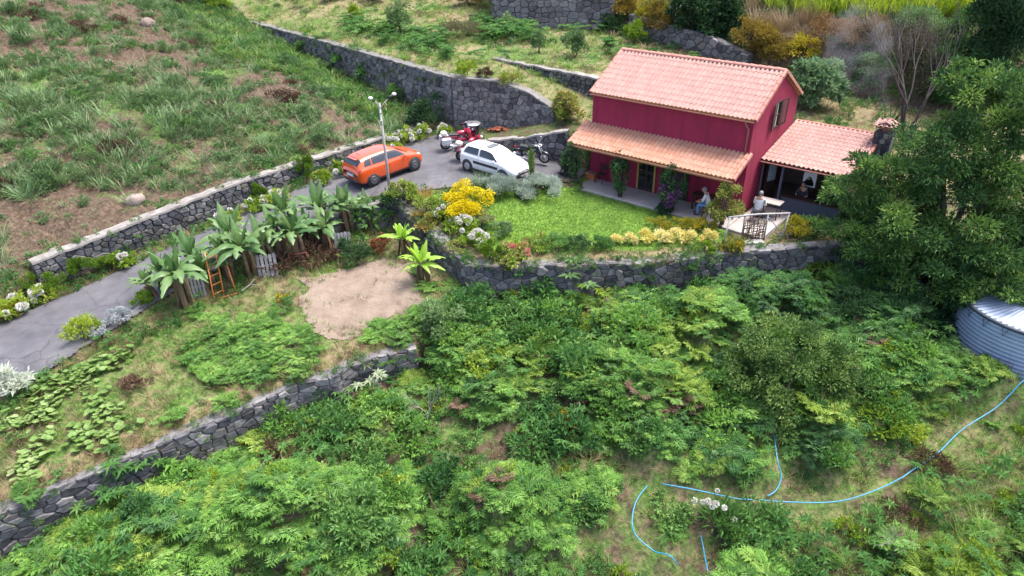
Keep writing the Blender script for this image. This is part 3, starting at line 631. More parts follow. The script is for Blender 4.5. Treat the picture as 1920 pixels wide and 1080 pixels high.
def roof(name, i0, i1, j_e, z_e, j_t, z_t, n_obj, sgn=1, verge=(True, True), under=None):
    """sloping tiled roof; eave line (j_e,z_e), top line (j_t,z_t); sgn=-1 for the rear slope"""
    ln = math.hypot(j_t-j_e, z_t-z_e); ang = math.atan2(z_t-z_e, abs(j_t-j_e)); cols = int(round((i1-i0)/TW)); w = (i1-i0)/cols; rows = int(round(ln/TROW)); row = ln/rows
    b = MB(); M0 = Matrix.Translation((i0, j_e, z_e)) @ Matrix.Rotation(ang, 4, 'X') if sgn > 0 else Matrix.Translation((i1, j_e, z_e)) @ Matrix.Rotation(PI, 4, 'Z') @ Matrix.Rotation(ang, 4, 'X')
    b.box((.01, .03, -.07), (i1-i0-.01, ln-.02, .002), M0)
    root = b.build(name, M_OCHRE if under is None else under, house)
    rest = MB(); cnt = 0
    for r_ in range(rows):
        for c_ in range(cols):
            M = M0 @ Matrix.Translation((c_*w, r_*row, .004+rt.uniform(0, .004))) @ Matrix.Rotation(rt.uniform(-.012, .012), 4, 'Z') @ Matrix.Diagonal((w/TW, row/TROW, 1, 1))
            if cnt < n_obj:
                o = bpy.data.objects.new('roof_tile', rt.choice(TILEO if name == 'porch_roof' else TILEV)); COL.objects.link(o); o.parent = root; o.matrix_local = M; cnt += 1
            else: tile_mesh(rest, M, r=rt.random())
    if rest.v: tag(rest.build('roof_tile', M_TILE, root), kind='stuff')
    # verge tiles: half barrels down each gable edge
    for side, on_ in ((0, verge[0]), (1, verge[1])):
        if not on_: continue
        vb = MB(); x = -.02 if side == 0 else i1-i0+.02
        nt_ = max(2, int(ln/.4)); 
        for k in range(nt_):
            y0 = ln*k/nt_; y1 = ln*(k+1)/nt_+.03; V = []; 
            for q in range(7):
                a = PI*q/6; V.append(M0 @ Vector((x+.075*math.cos(a), y0-.01, .035+.07*math.sin(a)+.012)))
            for q in range(7):
                a = PI*q/6; V.append(M0 @ Vector((x+.065*math.cos(a), y1, .035+.06*math.sin(a))))
            V += [M0 @ Vector((x-.075, y0, -.06)), M0 @ Vector((x+.075, y0, -.06)), M0 @ Vector((x-.065, y1, -.06)), M0 @ Vector((x+.065, y1, -.06))]
            vb.add(V, [(q, q+1, 8+q, 7+q) for q in range(6)]+[(0, 7, 17, 15), (6, 14, 16, 13), tuple(range(7))], rt.random())
        vb.build('verge', M_RIDGE, root)
    return root, M0, ln
# walls
wl = MB()
x0, x1, y0, y1 = .06, HL-.06, .12, HD-.12; zl = -.3
pz = lambda j: HE-.09+(HR_-HE)*(1-abs(j-HD/2)/(HD/2))-.02
V = [(x0, y0, zl), (x1, y0, zl), (x1, y1, zl), (x0, y1, zl), (x0, y0, pz(y0)), (x1, y0, pz(y0)), (x1, y1, pz(y1)), (x0, y1, pz(y1)), (x0, HD/2, pz(HD/2)), (x1, HD/2, pz(HD/2))]
wl.add(V, [(0, 1, 5, 4), (1, 2, 6, 9, 5), (2, 3, 7, 6), (3, 0, 4, 8, 7), (4, 5, 9, 8), (6, 7, 8, 9)])
wall = wl.build('wall', M_RED, house)
r_main, M0m, lnm = roof('main_roof', 0, HL, 0, HE, HD/2, HR_, 80)
roof('main_roof', 0, HL, HD, HE, HD/2, HR_, 0, -1)
rb = MB(); nr_ = 21
for k in range(nr_):
    a0 = HL*k/nr_-.02; a1 = HL*(k+1)/nr_+.03; V = []
    for q in range(7):
        t_ = PI*q/6; V.append((a0, HD/2+.13*math.cos(t_), HR_+.015+.11*math.sin(t_)))
    for q in range(7):
        t_ = PI*q/6; V.append((a1, HD/2+.115*math.cos(t_), HR_+.0+.10*math.sin(t_)))
    rb.add(V, [(q, 7+q, 8+q, q+1) for q in range(6)]+[tuple(range(6, -1, -1)), tuple(range(7, 14))], rt.random(), sm=False)
rb.build('ridge', M_RIDGE, r_main)
def gutter(i0, i1, j, z, parent):
    g = MB(); V = []; F = []
    for x in (i0, i1):
        for q in range(7):
            a = PI+PI*q/6; V.append((x, j-.06+.055*math.cos(a), z+.055*math.sin(a)))
        for q in range(7):
            a = PI+PI*(6-q)/6; V.append((x, j-.06+.043*math.cos(a), z+.043*math.sin(a)))
    n = 14; F = [(q, (q+1) % n, n+(q+1) % n, n+q) for q in range(n)]+[tuple(range(n-1, -1, -1)), tuple(range(n, 2*n))]
    g.add(V, F); return g.build('gutter', M_GUT, parent)
gutter(.0, HL, -.02, HE-.03, house)
dp = MB(); dp.tube([(HL-.35, -.08, HE-.08), (HL-.32, .0, HE-.22), (HL-.22, .06, HE-.4), (HL-.22, .06, 2.75)], .038, 8); dp.build('downpipe', M_GUT, house)
# porch
PE, PT = (-1.43, 2.09), (.13, 2.74)
r_p, M0p, lnp = roof('porch_roof', -.22, HL+.0, PE[0], PE[1], PT[0], PT[1], 210)
gutter(-.22, HL, -1.45, 2.06, house)
bm_ = MB(); bm_.box((-.15, -1.34, 1.90), (HL-.05, -1.22, 2.02)); bm_.build('porch_beam', M_OCHRE, house)
for i in (.12, 2.69, 5.37, 7.75):
    p_ = MB(); p_.box((i-.06, -1.34, .0), (i+.06, -1.22, 1.90), bev=.01); p_.build('porch_post', M_DARKWOOD, house)
sl = MB(); sl.box((-.02, -1.52, -.32), (HL+.05, .10, .0), bev=.02); sl.build('porch_floor', M_PORCH, house)
sl = MB(); sl.box((HL+.055, -1.5, -.34), (9.65, 1.84, -.03), bev=.02); sl.build('terrace_floor', M_PORCH, house)
# front doors, dark with ochre jamb
def door(i0, i1, h, open_=False):
    d = MB(); d.box((i0, .085, .02), (i1, .118, h)); o = d.build('door', M_DARKWOOD, house)
    f = MB()
    for a, b in (((i0-.09, .06, .02), (i0, .114, h+.08)), ((i1, .06, .02), (i1+.09, .114, h+.08)), ((i0, .06, h), (i1, .114, h+.08))): f.box(a, b)
    f.build('frame', M_OCHRE if i0 < 3 else M_DARKWOOD, o)
    pn = MB()
    for k in range(2):
        for a, b in ((.15, .85), (1.0, 1.75)):
            w2 = (i1-i0)/2; pn.box((i0+k*w2+.06, .07, a), (i0+(k+1)*w2-.06, .086, min(b, h-.1)))
    pn.build('panel', M_GLASS, o)
    hb = MB(); hb.tube([(i0+.08, .05, 1.0), (i0+.18, .05, 1.0)], .012, 6); hb.build('handle', M_OCHRE, o)
door(2.82, 3.62, 1.95); door(4.1, 5.3, 1.95)
# gable window with open shutters (on the wall i = x1)
gx = HL-.06
w_ = MB(); w_.box((gx-.02, 2.56, 3.32), (gx+.012, 2.94, 4.36)); win = w_.build('window', M_GLASS, house)
f_ = MB()
for a, b in (((gx+.012, 2.50, 3.26), (gx+.05, 2.56, 4.42)), ((gx+.012, 2.94, 3.26), (gx+.05, 3.0, 4.42)), ((gx+.012, 2.56, 4.36), (gx+.05, 2.94, 4.42)), ((gx+.012, 2.56, 3.26), (gx+.05, 2.94, 3.32)), ((gx+.013, 2.56, 3.82), (gx+.04, 2.94, 3.86))): f_.box(a, b)
f_.build('frame', M_DARKWOOD, win)
cu = MB(); cu.box((gx+.0125, 2.58, 3.33), (gx+.0185, 2.70, 4.35)); cu.build('curtain', M_WHITE, win)
for (ja, jb, tilt) in ((1.92, 2.49, .18), (3.01, 3.58, -.18)):
    s_ = MB(); M = Matrix.Translation((gx+.03, (jb if tilt > 0 else ja), 0)) @ Matrix.Rotation(tilt, 4, 'Z') @ Matrix.Translation((0, -(jb if tilt > 0 else ja), 0))
    s_.box((0, ja, 3.28), (.035, ja+.06, 4.42), M); s_.box((0, jb-.06, 3.28), (.035, jb, 4.42), M); s_.box((0, ja+.06, 3.28), (.035, jb-.06, 3.34), M); s_.box((0, ja+.06, 4.36), (.035, jb-.06, 4.42), M)
    sh = s_.build('shutter', M_DARKWOOD, house)
    for q in range(14):
        b = MB(); zz = 3.37+q*.071; b.box((-.012, ja+.062, -.028), (.004, jb-.062, .028), M @ Matrix.Translation((.018, 0, zz)) @ Matrix.Rotation(.6, 4, 'Y')); b.build('slat', M_DARKWOOD, sh)
# annex: open-fronted room with blue-grey counter
AX1 = 11.65; jf = 1.86
an = MB()
an.box((HL-.04, 5.2, -.3), (AX1, 5.36, 2.78)); an.box((AX1-.15, jf, -.3), (AX1, 5.2, 2.2)); an.box((HL-.05, jf, 2.02), (AX1, jf+.12, 2.17))
an.box((HL-.05, jf+.12, -.3), (AX1-.15, 5.2, -.02))
an.build('annex_wall', M_INT, house)
cn = MB(); cn.box((9.0, jf-.02, -.3), (AX1-.15, jf+.13, .58), bev=.012); cn.build('counter_front', M_BLUEGREY, house)
ct = MB(); ct.box((8.96, jf-.1, .58), (AX1-.15, jf+.34, .625), bev=.01); ct.build('counter_top', M_DARKWOOD, house)
for i in (8.88,):
    ps = MB(); ps.box((i-.05, jf-.015, -.02 if i < 9 else .63), (i+.05, jf+.1, 2.03)); ps.build('mullion', M_BLUEGREY, house)
dl = MB(); dl.box((HL-.02, jf+.02, -.02), (HL+.06, jf+.1, 2.02)); dl.build('jamb', M_BLUEGREY, house)
od = MB(); od.box((0, 0, -.0), (.04, .75, 1.9), Matrix.Translation((HL+.12, jf+.25, 0)) @ Matrix.Rotation(-.35, 4, 'Z')); odo = od.build('door', M_DARKWOOD, house)
og = MB(); og.box((.041, .12, .95), (.05, .62, 1.75), Matrix.Translation((HL+.12, jf+.25, 0)) @ Matrix.Rotation(-.35, 4, 'Z')); og.build('pane', mat_simple('pale_pane', (.30, .36, .42), .2, var=.1), odo)
roof('annex_roof', HL-.02, AX1+.1, 1.51, 2.14, 5.45, 2.92, 0, verge=(False, True), under=M_DARKWOOD)
gutter(HL, AX1+.1, 1.49, 2.11, house)
tr_ = MB()
for k in range(10):
    a0 = HL+.02+(AX1-HL)*k/10; a1 = a0+(AX1-HL)/10+.02; tr_.tube([(a0, 5.46, 2.93), (a1, 5.46, 2.93)], [.085, .075], 8, rt.random(), sm=False)
tr_.build('ridge', M_RIDGE, house)
# chimney of dark stone with a tiled cap
ci, cj = 11.95, 4.75
ch = MB(); ch.box((ci-.33, cj-.33, .2), (ci+.33, cj+.33, 3.32), bev=.02); chim = ch.build('chimney', M_CORE, house)
rc = random.Random(9)
for (nx_, ny_) in ((0, -1), (1, 0), (-1, 0), (0, 1)):
    for r_ in range(9):
        xx = -.33
        while xx < .30:
            w2 = min(rc.uniform(.16, .3), .33-xx); z0_ = 1.2+r_*.235
            b = MB(); lo = (xx+.008, -.045, z0_+.008); hi = (xx+w2-.008, .02, z0_+.227)
            M = Matrix.Translation((ci, cj, 0)) @ Matrix.Rotation(math.atan2(nx_, -ny_), 4, 'Z') @ Matrix.Translation((0, -.33, 0))
            b.box(lo, hi, M, rc.random(), bev=.02); b.build('stone', M_STONE, chim); xx += w2
cp = MB(); cp.box((ci-.12, cj-.12, 3.32), (ci+.12, cj+.12, 3.5)); cp.box((ci-.36, cj-.36, 3.5), (ci+.36, cj+.36, 3.56), bev=.01); cap_ = cp.build('chimney_cap', M_RIDGE, house)
for q in range(4):
    for k in range(4):
        M = Matrix.Translation((ci, cj, 3.78)) @ Matrix.Rotation(q*PI/2, 4, 'Z') @ Matrix.Rotation(.42, 4, 'X') @ Matrix.Translation((-.40+k*.2, -.50, 0))
        o = bpy.data.objects.new('roof_tile', rt.choice(TILEV)); COL.objects.link(o); o.parent = cap_; o.matrix_local = M @ Matrix.Rotation(0, 4, 'X') @ Matrix.Diagonal((1, 1.3, 1, 1))
# picture board inside the annex: white sheet with a dark printed figure
M_BOARD = mat_simple('white_board', (.78, .80, .84), .5, var=.03)
bd = MB(); bd.box((-.28, -.02, 0), (.28, .02, .78)); 
board = thing('picture_board', hw(9.78, 2.95, .85), HTH, 'white picture board with a dark printed shape inside the annex', 'picture')
bd.build('panel', M_BOARD, board)
pr_ = MB(); pr_.prism([(-.2, .06), (.2, .06), (.2, .2), (.12, .34), (.05, .46), (-.05, .47), (-.13, .36), (-.19, .2)], .0205, .024, Matrix.Rotation(PI/2, 4, 'X')); pr_.build('print', M_GLASS, board)
lg = MB(); lg.box((-.28, -.3, -.08), (.28, .02, -.0)); lg.build('shelf', M_DARKWOOD, board)
for x_ in (-.24, .2): st_ = MB(); st_.box((x_, -.27, -.80), (x_+.04, .0, -.08)); st_.build('leg', M_DARKWOOD, board)
# small shed with corrugated sheets behind the house
shed = thing('corrugated_shed', hw(8.35, 6.6, 1.35), HTH, 'small red shed roofed with white corrugated sheets behind the house', 'shed')
b = MB(); b.box((-.1, -.65, -.1), (1.75, .65, .80)); b.build('wall', M_RED, shed)
M_COR = mat_simple('white_sheet', (.62, .63, .66), .45, metal=.2, var=.15, dirt=(.4, .38, .36))
for k, (xa, dz) in enumerate(((-.25, .0), (.3, .02), (.85, .04))):
    c_ = MB(); V = []; F = []
    for q in range(29):
        x = xa+q*.02; z = .86+dz+.022*math.sin(q*2*PI/4)+.0
        V += [(x, -.85, z-.06), (x, .8, z+.1)]
    for q in range(28): F.append((2*q, 2*q+2, 2*q+3, 2*q+1))
    V2 = [(a, b_, c-.012) for a, b_, c in V]; n_ = len(V); F2 = [tuple(i+n_ for i in reversed(f)) for f in F]
    c_.add(V+V2, F+F2); c_.build('roof_sheet', M_COR, shed)
# ================================================================== cars
def cr(P, t):
    """Catmull-Rom through rows of P at parameter t"""
    n = len(P)-1; k = int(min(max(math.floor(t), 0), n-1)); u = t-k
    a, b, c, d = P[max(k-1, 0)], P[k], P[k+1], P[min(k+2, n)]
    return .5*((2*b)+(-a+c)*u+(2*a-5*b+4*c-d)*u*u+(-a+3*b-3*c+d)*u*u*u)
M_RUBBER = mat_simple('tyre_rubber', (.018, .018, .019), .8, var=.2)
M_RIM = mat_simple('alloy_rim', (.42, .43, .45), .35, metal=.8, var=.1)
M_BLACKP = mat_simple('black_plastic', (.022, .022, .024), .55, var=.15)
M_CHROME = mat_simple('bright_metal', (.62, .62, .63), .25, metal=.9, var=.08)
M_LAMPG = mat_simple('lamp_glass', (.72, .73, .74), .15, var=.05)
M_TAIL = mat_simple('tail_lamp', (.35, .01, .01), .2, var=.1)
M_SKYTINT = mat_simple('windscreen_sky_tint', (.60, .63, .66), .12, var=.06, spec=.8)  # sky reflection on the windscreen painted in as a pale glass colour
def car(name, loc, rz, pitch, st, paint, panes, wind, rear, wheels, wr, label, lenx, glass=M_GLASS, windmat=None, rimmat=None):
    root = thing(name, loc, rz, label, 'car'); root.rotation_euler = Matrix.Rotation(rz, 3, 'Z').to_euler() if not pitch else (Matrix.Rotation(rz, 3, 'Z') @ Matrix.Rotation(-pitch, 3, 'Y')).to_euler()
    S = np.array(st, float); xs = S[:, 0]
    def sec(x):
        k = int(np.clip(np.searchsorted(xs, x)-1, 0, len(xs)-2)); t = k+(x-xs[k])/(xs[k+1]-xs[k])
        _, w, zs, zb, wb, zt, wt = cr(S, t)
        return np.array([(0, zs), (.8*w, zs), (.96*w, zs+.07), (w, zs+.24*(zb-zs)/.7), (.99*w, zb-.16*(zb-zs)), (wb, zb), (wt+(wb-wt)*.45, zb+(zt-zb)*.55), (wt, zt-.16*(zt-zb)-.01), (wt*.72, zt-.03*(zt-zb)), (0, zt)])
    def surf(x, v):
        y, z = cr(sec(x), v); return Vector((x, max(y, 0), z))
    nxs = np.unique(np.concatenate([np.linspace(xs[0], xs[-1], 44), xs])); nv = 28; V = []; F = []
    for x in nxs:
        half = [surf(x, 9*i/(nv-1)) for i in range(nv)]
        row = half+[Vector((p.x, -p.y, p.z)) for p in half[-2:0:-1]]; V += row
    m_ = 2*nv-2
    for i in range(len(nxs)-1):
        for k in range(m_): F.append((i*m_+k, i*m_+(k+1) % m_, (i+1)*m_+(k+1) % m_, (i+1)*m_+k))
    F += [tuple(range(m_)), tuple((len(nxs)-1)*m_+k for k in range(m_-1, -1, -1))]
    b = MB(); b.add(V, F, sm=True); b.build('body', paint, root)
    def nrm(x, v):
        e = .01; a = surf(x+e, v)-surf(x-e, v); c = surf(x, v+.05)-surf(x, v-.05) if v < 8.9 else surf(x, v)-surf(x, v-.05); n = c.cross(a); n = n.normalized()
        return n if n.dot(Vector((0, surf(x, v).y, .3))) > 0 else -n
    def patch(pname, mat, xa0, xa1, xb0, xb1, v0, v1, sides, off=.008, parent=root, nu=8, nvv=6):
        for s_ in sides:
            mb = MB(); V = []; F = []
            for j in range(nvv+1):
                t = j/nvv; v = v0+(v1-v0)*t; a0 = xa0+(xb0-xa0)*t; a1 = xa1+(xb1-xa1)*t
                for i in range(nu+1):
                    x = a0+(a1-a0)*i/nu; p = surf(x, v)+nrm(x, v)*off; V.append((p.x, p.y*s_, p.z))
            for j in range(nvv):
                for i in range(nu): F.append((j*(nu+1)+i, j*(nu+1)+i+1, (j+1)*(nu+1)+i+1, (j+1)*(nu+1)+i))
            mb.add(V, F, sm=True); mb.build(pname, mat, parent)
    def mpatch(pname, mat, x0, x1, v0, off=.008, x0e=None, x1e=None, zl=None):
        """patch across the car from one side to the other (wind and rear screens)"""
        mb = MB(); V = []; F = []; nu, nw = 8, 10
        for j in range(-nw, nw+1):
            f = abs(j)/nw; v = 9-(9-v0)*f; s_ = -1 if j < 0 else 1
            for i in range(nu+1):
                a0 = x0+(x0e-x0)*f if x0e is not None else x0; a1 = x1+(x1e-x1)*f if x1e is not None else x1
                x = a0+(a1-a0)*i/nu; p = surf(x, v)+nrm(x, min(v, 8.9))*off; V.append((p.x, p.y*s_, p.z))
        for j in range(2*nw):
            for i in range(nu): F.append((j*(nu+1)+i, j*(nu+1)+i+1, (j+1)*(nu+1)+i+1, (j+1)*(nu+1)+i))
        mb.add(V, F, sm=True); return mb.build(pname, mat, root)
    for (a0, a1, b0, b1) in panes: patch('side_window', glass, a0, a1, b0, b1, 5.25, 6.95, (1, -1))
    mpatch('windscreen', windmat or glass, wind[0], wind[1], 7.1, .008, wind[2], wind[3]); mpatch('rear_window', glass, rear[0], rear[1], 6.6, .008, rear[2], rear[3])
    ti = MB(); 
    for (wx, wy) in wheels:
        for s_ in (1, -1):
            w = thing('wheel', (0, 0, 0)); del_ = w; w.parent = root; w.location = (wx, wy*s_, wr); w.rotation_euler = (PI/2, 0, 0)
            ar = MB(); ar.lathe([(.0, .0), (wr+.075, .0), (wr+.065, .012), (.0, .014)], 24, Matrix.Translation((wx, (wy+.085)*s_, wr+.01)) @ Matrix.Rotation(-PI/2*s_, 4, 'X')); ar.build('wheel_arch', M_BLACKP, root)
            t_ = MB(); t_.lathe([(wr*.62, -.11), (wr*.93, -.115), (wr, -.08), (wr, .08), (wr*.93, .115), (wr*.62, .11)], 24); t_.build('tyre', M_RUBBER, w)
            r_ = MB(); r_.lathe([(.0, -.02), (wr*.63, -.02), (wr*.66, .02), (.0, .02)], 20, Matrix.Translation((0, 0, -.05*s_)), m=0)
            for q in range(5):
                M = Matrix.Rotation(q*2*PI/5, 4, 'Z') @ Matrix.Translation((0, 0, -.115*s_)); r_.box((.03, -.03, -.02), (wr*.6, .03, .02), M, m=1)
            r_.lathe([(.0, -.03), (.05, -.03), (.05, .03), (.0, .03)], 12, Matrix.Translation((0, 0, -.11*s_)), m=1)
            r_.lathe([(wr*.56, -.02), (wr*.66, -.02), (wr*.66, .02), (wr*.56, .02)], 20, Matrix.Translation((0, 0, -.11*s_)), m=1)
            r_.build('rim', [M_BLACKP, rimmat or M_RIM], w)
    return root, patch, mpatch, surf, nrm
M_ORANGE = mat_simple('orange_paint', (.50, .062, .008), .3, var=.04, coat=.7)
oz0 = np.array([-6.05, 31.55]); oh = math.radians(43.9)
_f = np.array([math.cos(oh), math.sin(oh)]); zA = float(zroad(*(oz0-_f*1.26))); zB = float(zroad(*(oz0+_f*1.32)))
ST_O = [(-2.03, .62, .42, .72, .60, .80, .50), (-1.99, .78, .33, .86, .72, .98, .56), (-1.88, .85, .26, .97, .775, 1.20, .56), (-1.68, .868, .22, .99, .79, 1.375, .56), (-1.3, .872, .2, .985, .80, 1.43, .575), (-.6, .872, .19, .965, .80, 1.455, .59), (.05, .868, .19, .95, .80, 1.44, .59), (.5, .866, .19, .94, .80, 1.34, .585), (.92, .864, .19, .93, .80, 1.10, .62), (1.12, .86, .19, .91, .79, .99, .66), (1.5, .85, .2, .84, .76, .915, .60), (1.82, .80, .22, .74, .68, .80, .50), (1.97, .68, .27, .62, .58, .68, .40), (2.03, .52, .33, .52, .46, .56, .32)]
ocar, patch, mpatch, sf, nf = car('parked_car', (oz0[0], oz0[1], (zA+zB)/2+.02), oh, math.atan2(zB-zA, 2.58), ST_O, M_ORANGE,
    [(-1.62, -1.2, -1.42, -1.12), (-1.14, -.28, -1.08, -.26), (-.2, .92, -.2, .42)], (.47, 1.04, .5, 1.02), (-1.93, -1.68, -1.9, -1.66), ((1.32, .775), (-1.26, .775)), .315, 'bright orange hatchback car parked beside the street lamp', 4.05, rimmat=mat_simple('dark_alloy', (.13, .13, .14), .35, metal=.6, var=.1))
patch('headlight', M_LAMPG, 1.66, 1.9, 1.6, 1.86, 4.55, 5.05, (1, -1)); patch('tail_light', M_TAIL, -2.0, -1.86, -1.98, -1.84, 4.5, 5.05, (1, -1))
patch('sill_trim', M_BLACKP, -.9, .95, -.9, .95, 1.6, 2.5, (1, -1)); patch('door_line', M_BLACKP, -.25, -.235, -.25, -.235, 2.6, 5.2, (1, -1), .004); patch('door_line', M_BLACKP, .93, .945, .93, .945, 2.6, 5.0, (1, -1), .004)
b = MB(); b.box((-.03, -.36, -.03), (.14, .36, .012), Matrix.Translation((-1.80, 0, 1.36)) @ Matrix.Rotation(.1, 4, 'Y'), bev=.01); b.build('roof_spoiler', M_ORANGE, ocar)
b = MB(); b.box((-2.055, -.26, .56), (-2.03, .26, .67)); b.build('number_plate', M_WHITE, ocar)
b = MB(); b.box((-2.06, -.6, .26), (-1.95, .6, .40), bev=.03); b.build('bumper_trim', M_BLACKP, ocar)
for s_ in (1, -1):
    b = MB(); b.ball((.72, .95*s_, .98), (.075, .11, .075), 10, 6); b.build('mirror', M_ORANGE, ocar)
    b = MB(); b.box((-.42, .872*s_-.008, .80), (-.28, .872*s_+.008, .825)); b.build('door_handle', M_ORANGE, ocar)
ocar.scale = (.93, .95, .97)
b = MB(); b.tube([(-1.35, 0, 1.43), (-1.5, 0, 1.55)], .012, 5); b.build('antenna', M_BLACKP, ocar)
M_WCAR = mat_simple('white_car_paint', (.66, .66, .66), .3, var=.02, coat=.6)
ST_W = [(-1.80, .55, .42, .70, .55, .78, .46), (-1.77, .70, .34, .84, .66, .93, .52), (-1.68, .765, .27, .90, .705, 1.12, .53), (-1.5, .782, .22, .91, .72, 1.305, .54), (-1.2, .787, .2, .905, .73, 1.355, .555), (-.5, .787, .2, .895, .735, 1.37, .565), (.05, .785, .2, .885, .735, 1.35, .565), (.38, .783, .2, .88, .735, 1.25, .56), (.82, .78, .2, .87, .73, 1.0, .60), (.98, .776, .2, .855, .725, .92, .64), (1.35, .765, .21, .78, .69, .84, .56), (1.65, .73, .23, .69, .62, .74, .46), (1.78, .62, .28, .57, .53, .62, .38), (1.83, .50, .34, .47, .44, .52, .30)]
wc = np.array([-.72, 31.25]); wh = math.radians(-39); _f = np.array([math.cos(wh), math.sin(wh)]); zA = float(zroad(*(wc-_f*1.1))); zB = zA-.06
wcar, patch, mpatch, sf, nf = car('parked_car', (wc[0], wc[1], (zA+zB)/2+.02), wh, math.atan2(zB-zA, 2.38), ST_W, M_WCAR,
    [(-1.5, -.52, -1.3, -.5), (-.42, .8, -.42, .33)], (.36, .92, .38, .9), (-1.70, -1.52, -1.68, -1.5), ((1.17, .70), (-1.20, .70)), .285, 'small white hatchback car with sunroof beside the lavender bushes', 3.6, windmat=M_SKYTINT)
patch('rub_strip', M_BLACKP, -.78, .82, -.78, .82, 3.3, 3.65, (1, -1), .012); patch('headlight', M_LAMPG, 1.5, 1.74, 1.46, 1.68, 4.5, 5.0, (1, -1)); patch('tail_light', M_TAIL, -1.77, -1.66, -1.76, -1.65, 4.4, 5.05, (1, -1))
patch('door_line', M_BLACKP, -.47, -.458, -.47, -.458, 2.4, 5.2, (1, -1), .004); patch('door_line', M_BLACKP, .83, .842, .83, .842, 2.4, 5.0, (1, -1), .004)
b = MB(); b.box((-.32, -.33, 1.372), (.06, .33, 1.388), bev=.006); b.build('sunroof', mat_simple('grey_glass', (.10, .11, .11), .1, var=.1), wcar)
wcar.scale = (.92, .93, .93)
b = MB(); b.box((1.80, -.5, .30), (1.86, .5, .40), bev=.02); b.build('bumper_trim', M_BLACKP, wcar)
b = MB(); b.box((1.845, -.25, .44), (1.86, .25, .54)); b.build('number_plate', M_WHITE, wcar)
for w0_, w1_ in (((1.02, -.55, .93), (.95, .05, .96)), ((1.02, .0, .95), (.95, .5, .94))): b = MB(); b.tube([w0_, w1_], .012, 5); b.build('wiper', M_BLACKP, wcar)
for s_ in (1, -1):
    b = MB(); b.ball((.62, .85*s_, .93), (.06, .09, .06), 10, 6); b.build('mirror', M_WCAR, wcar)

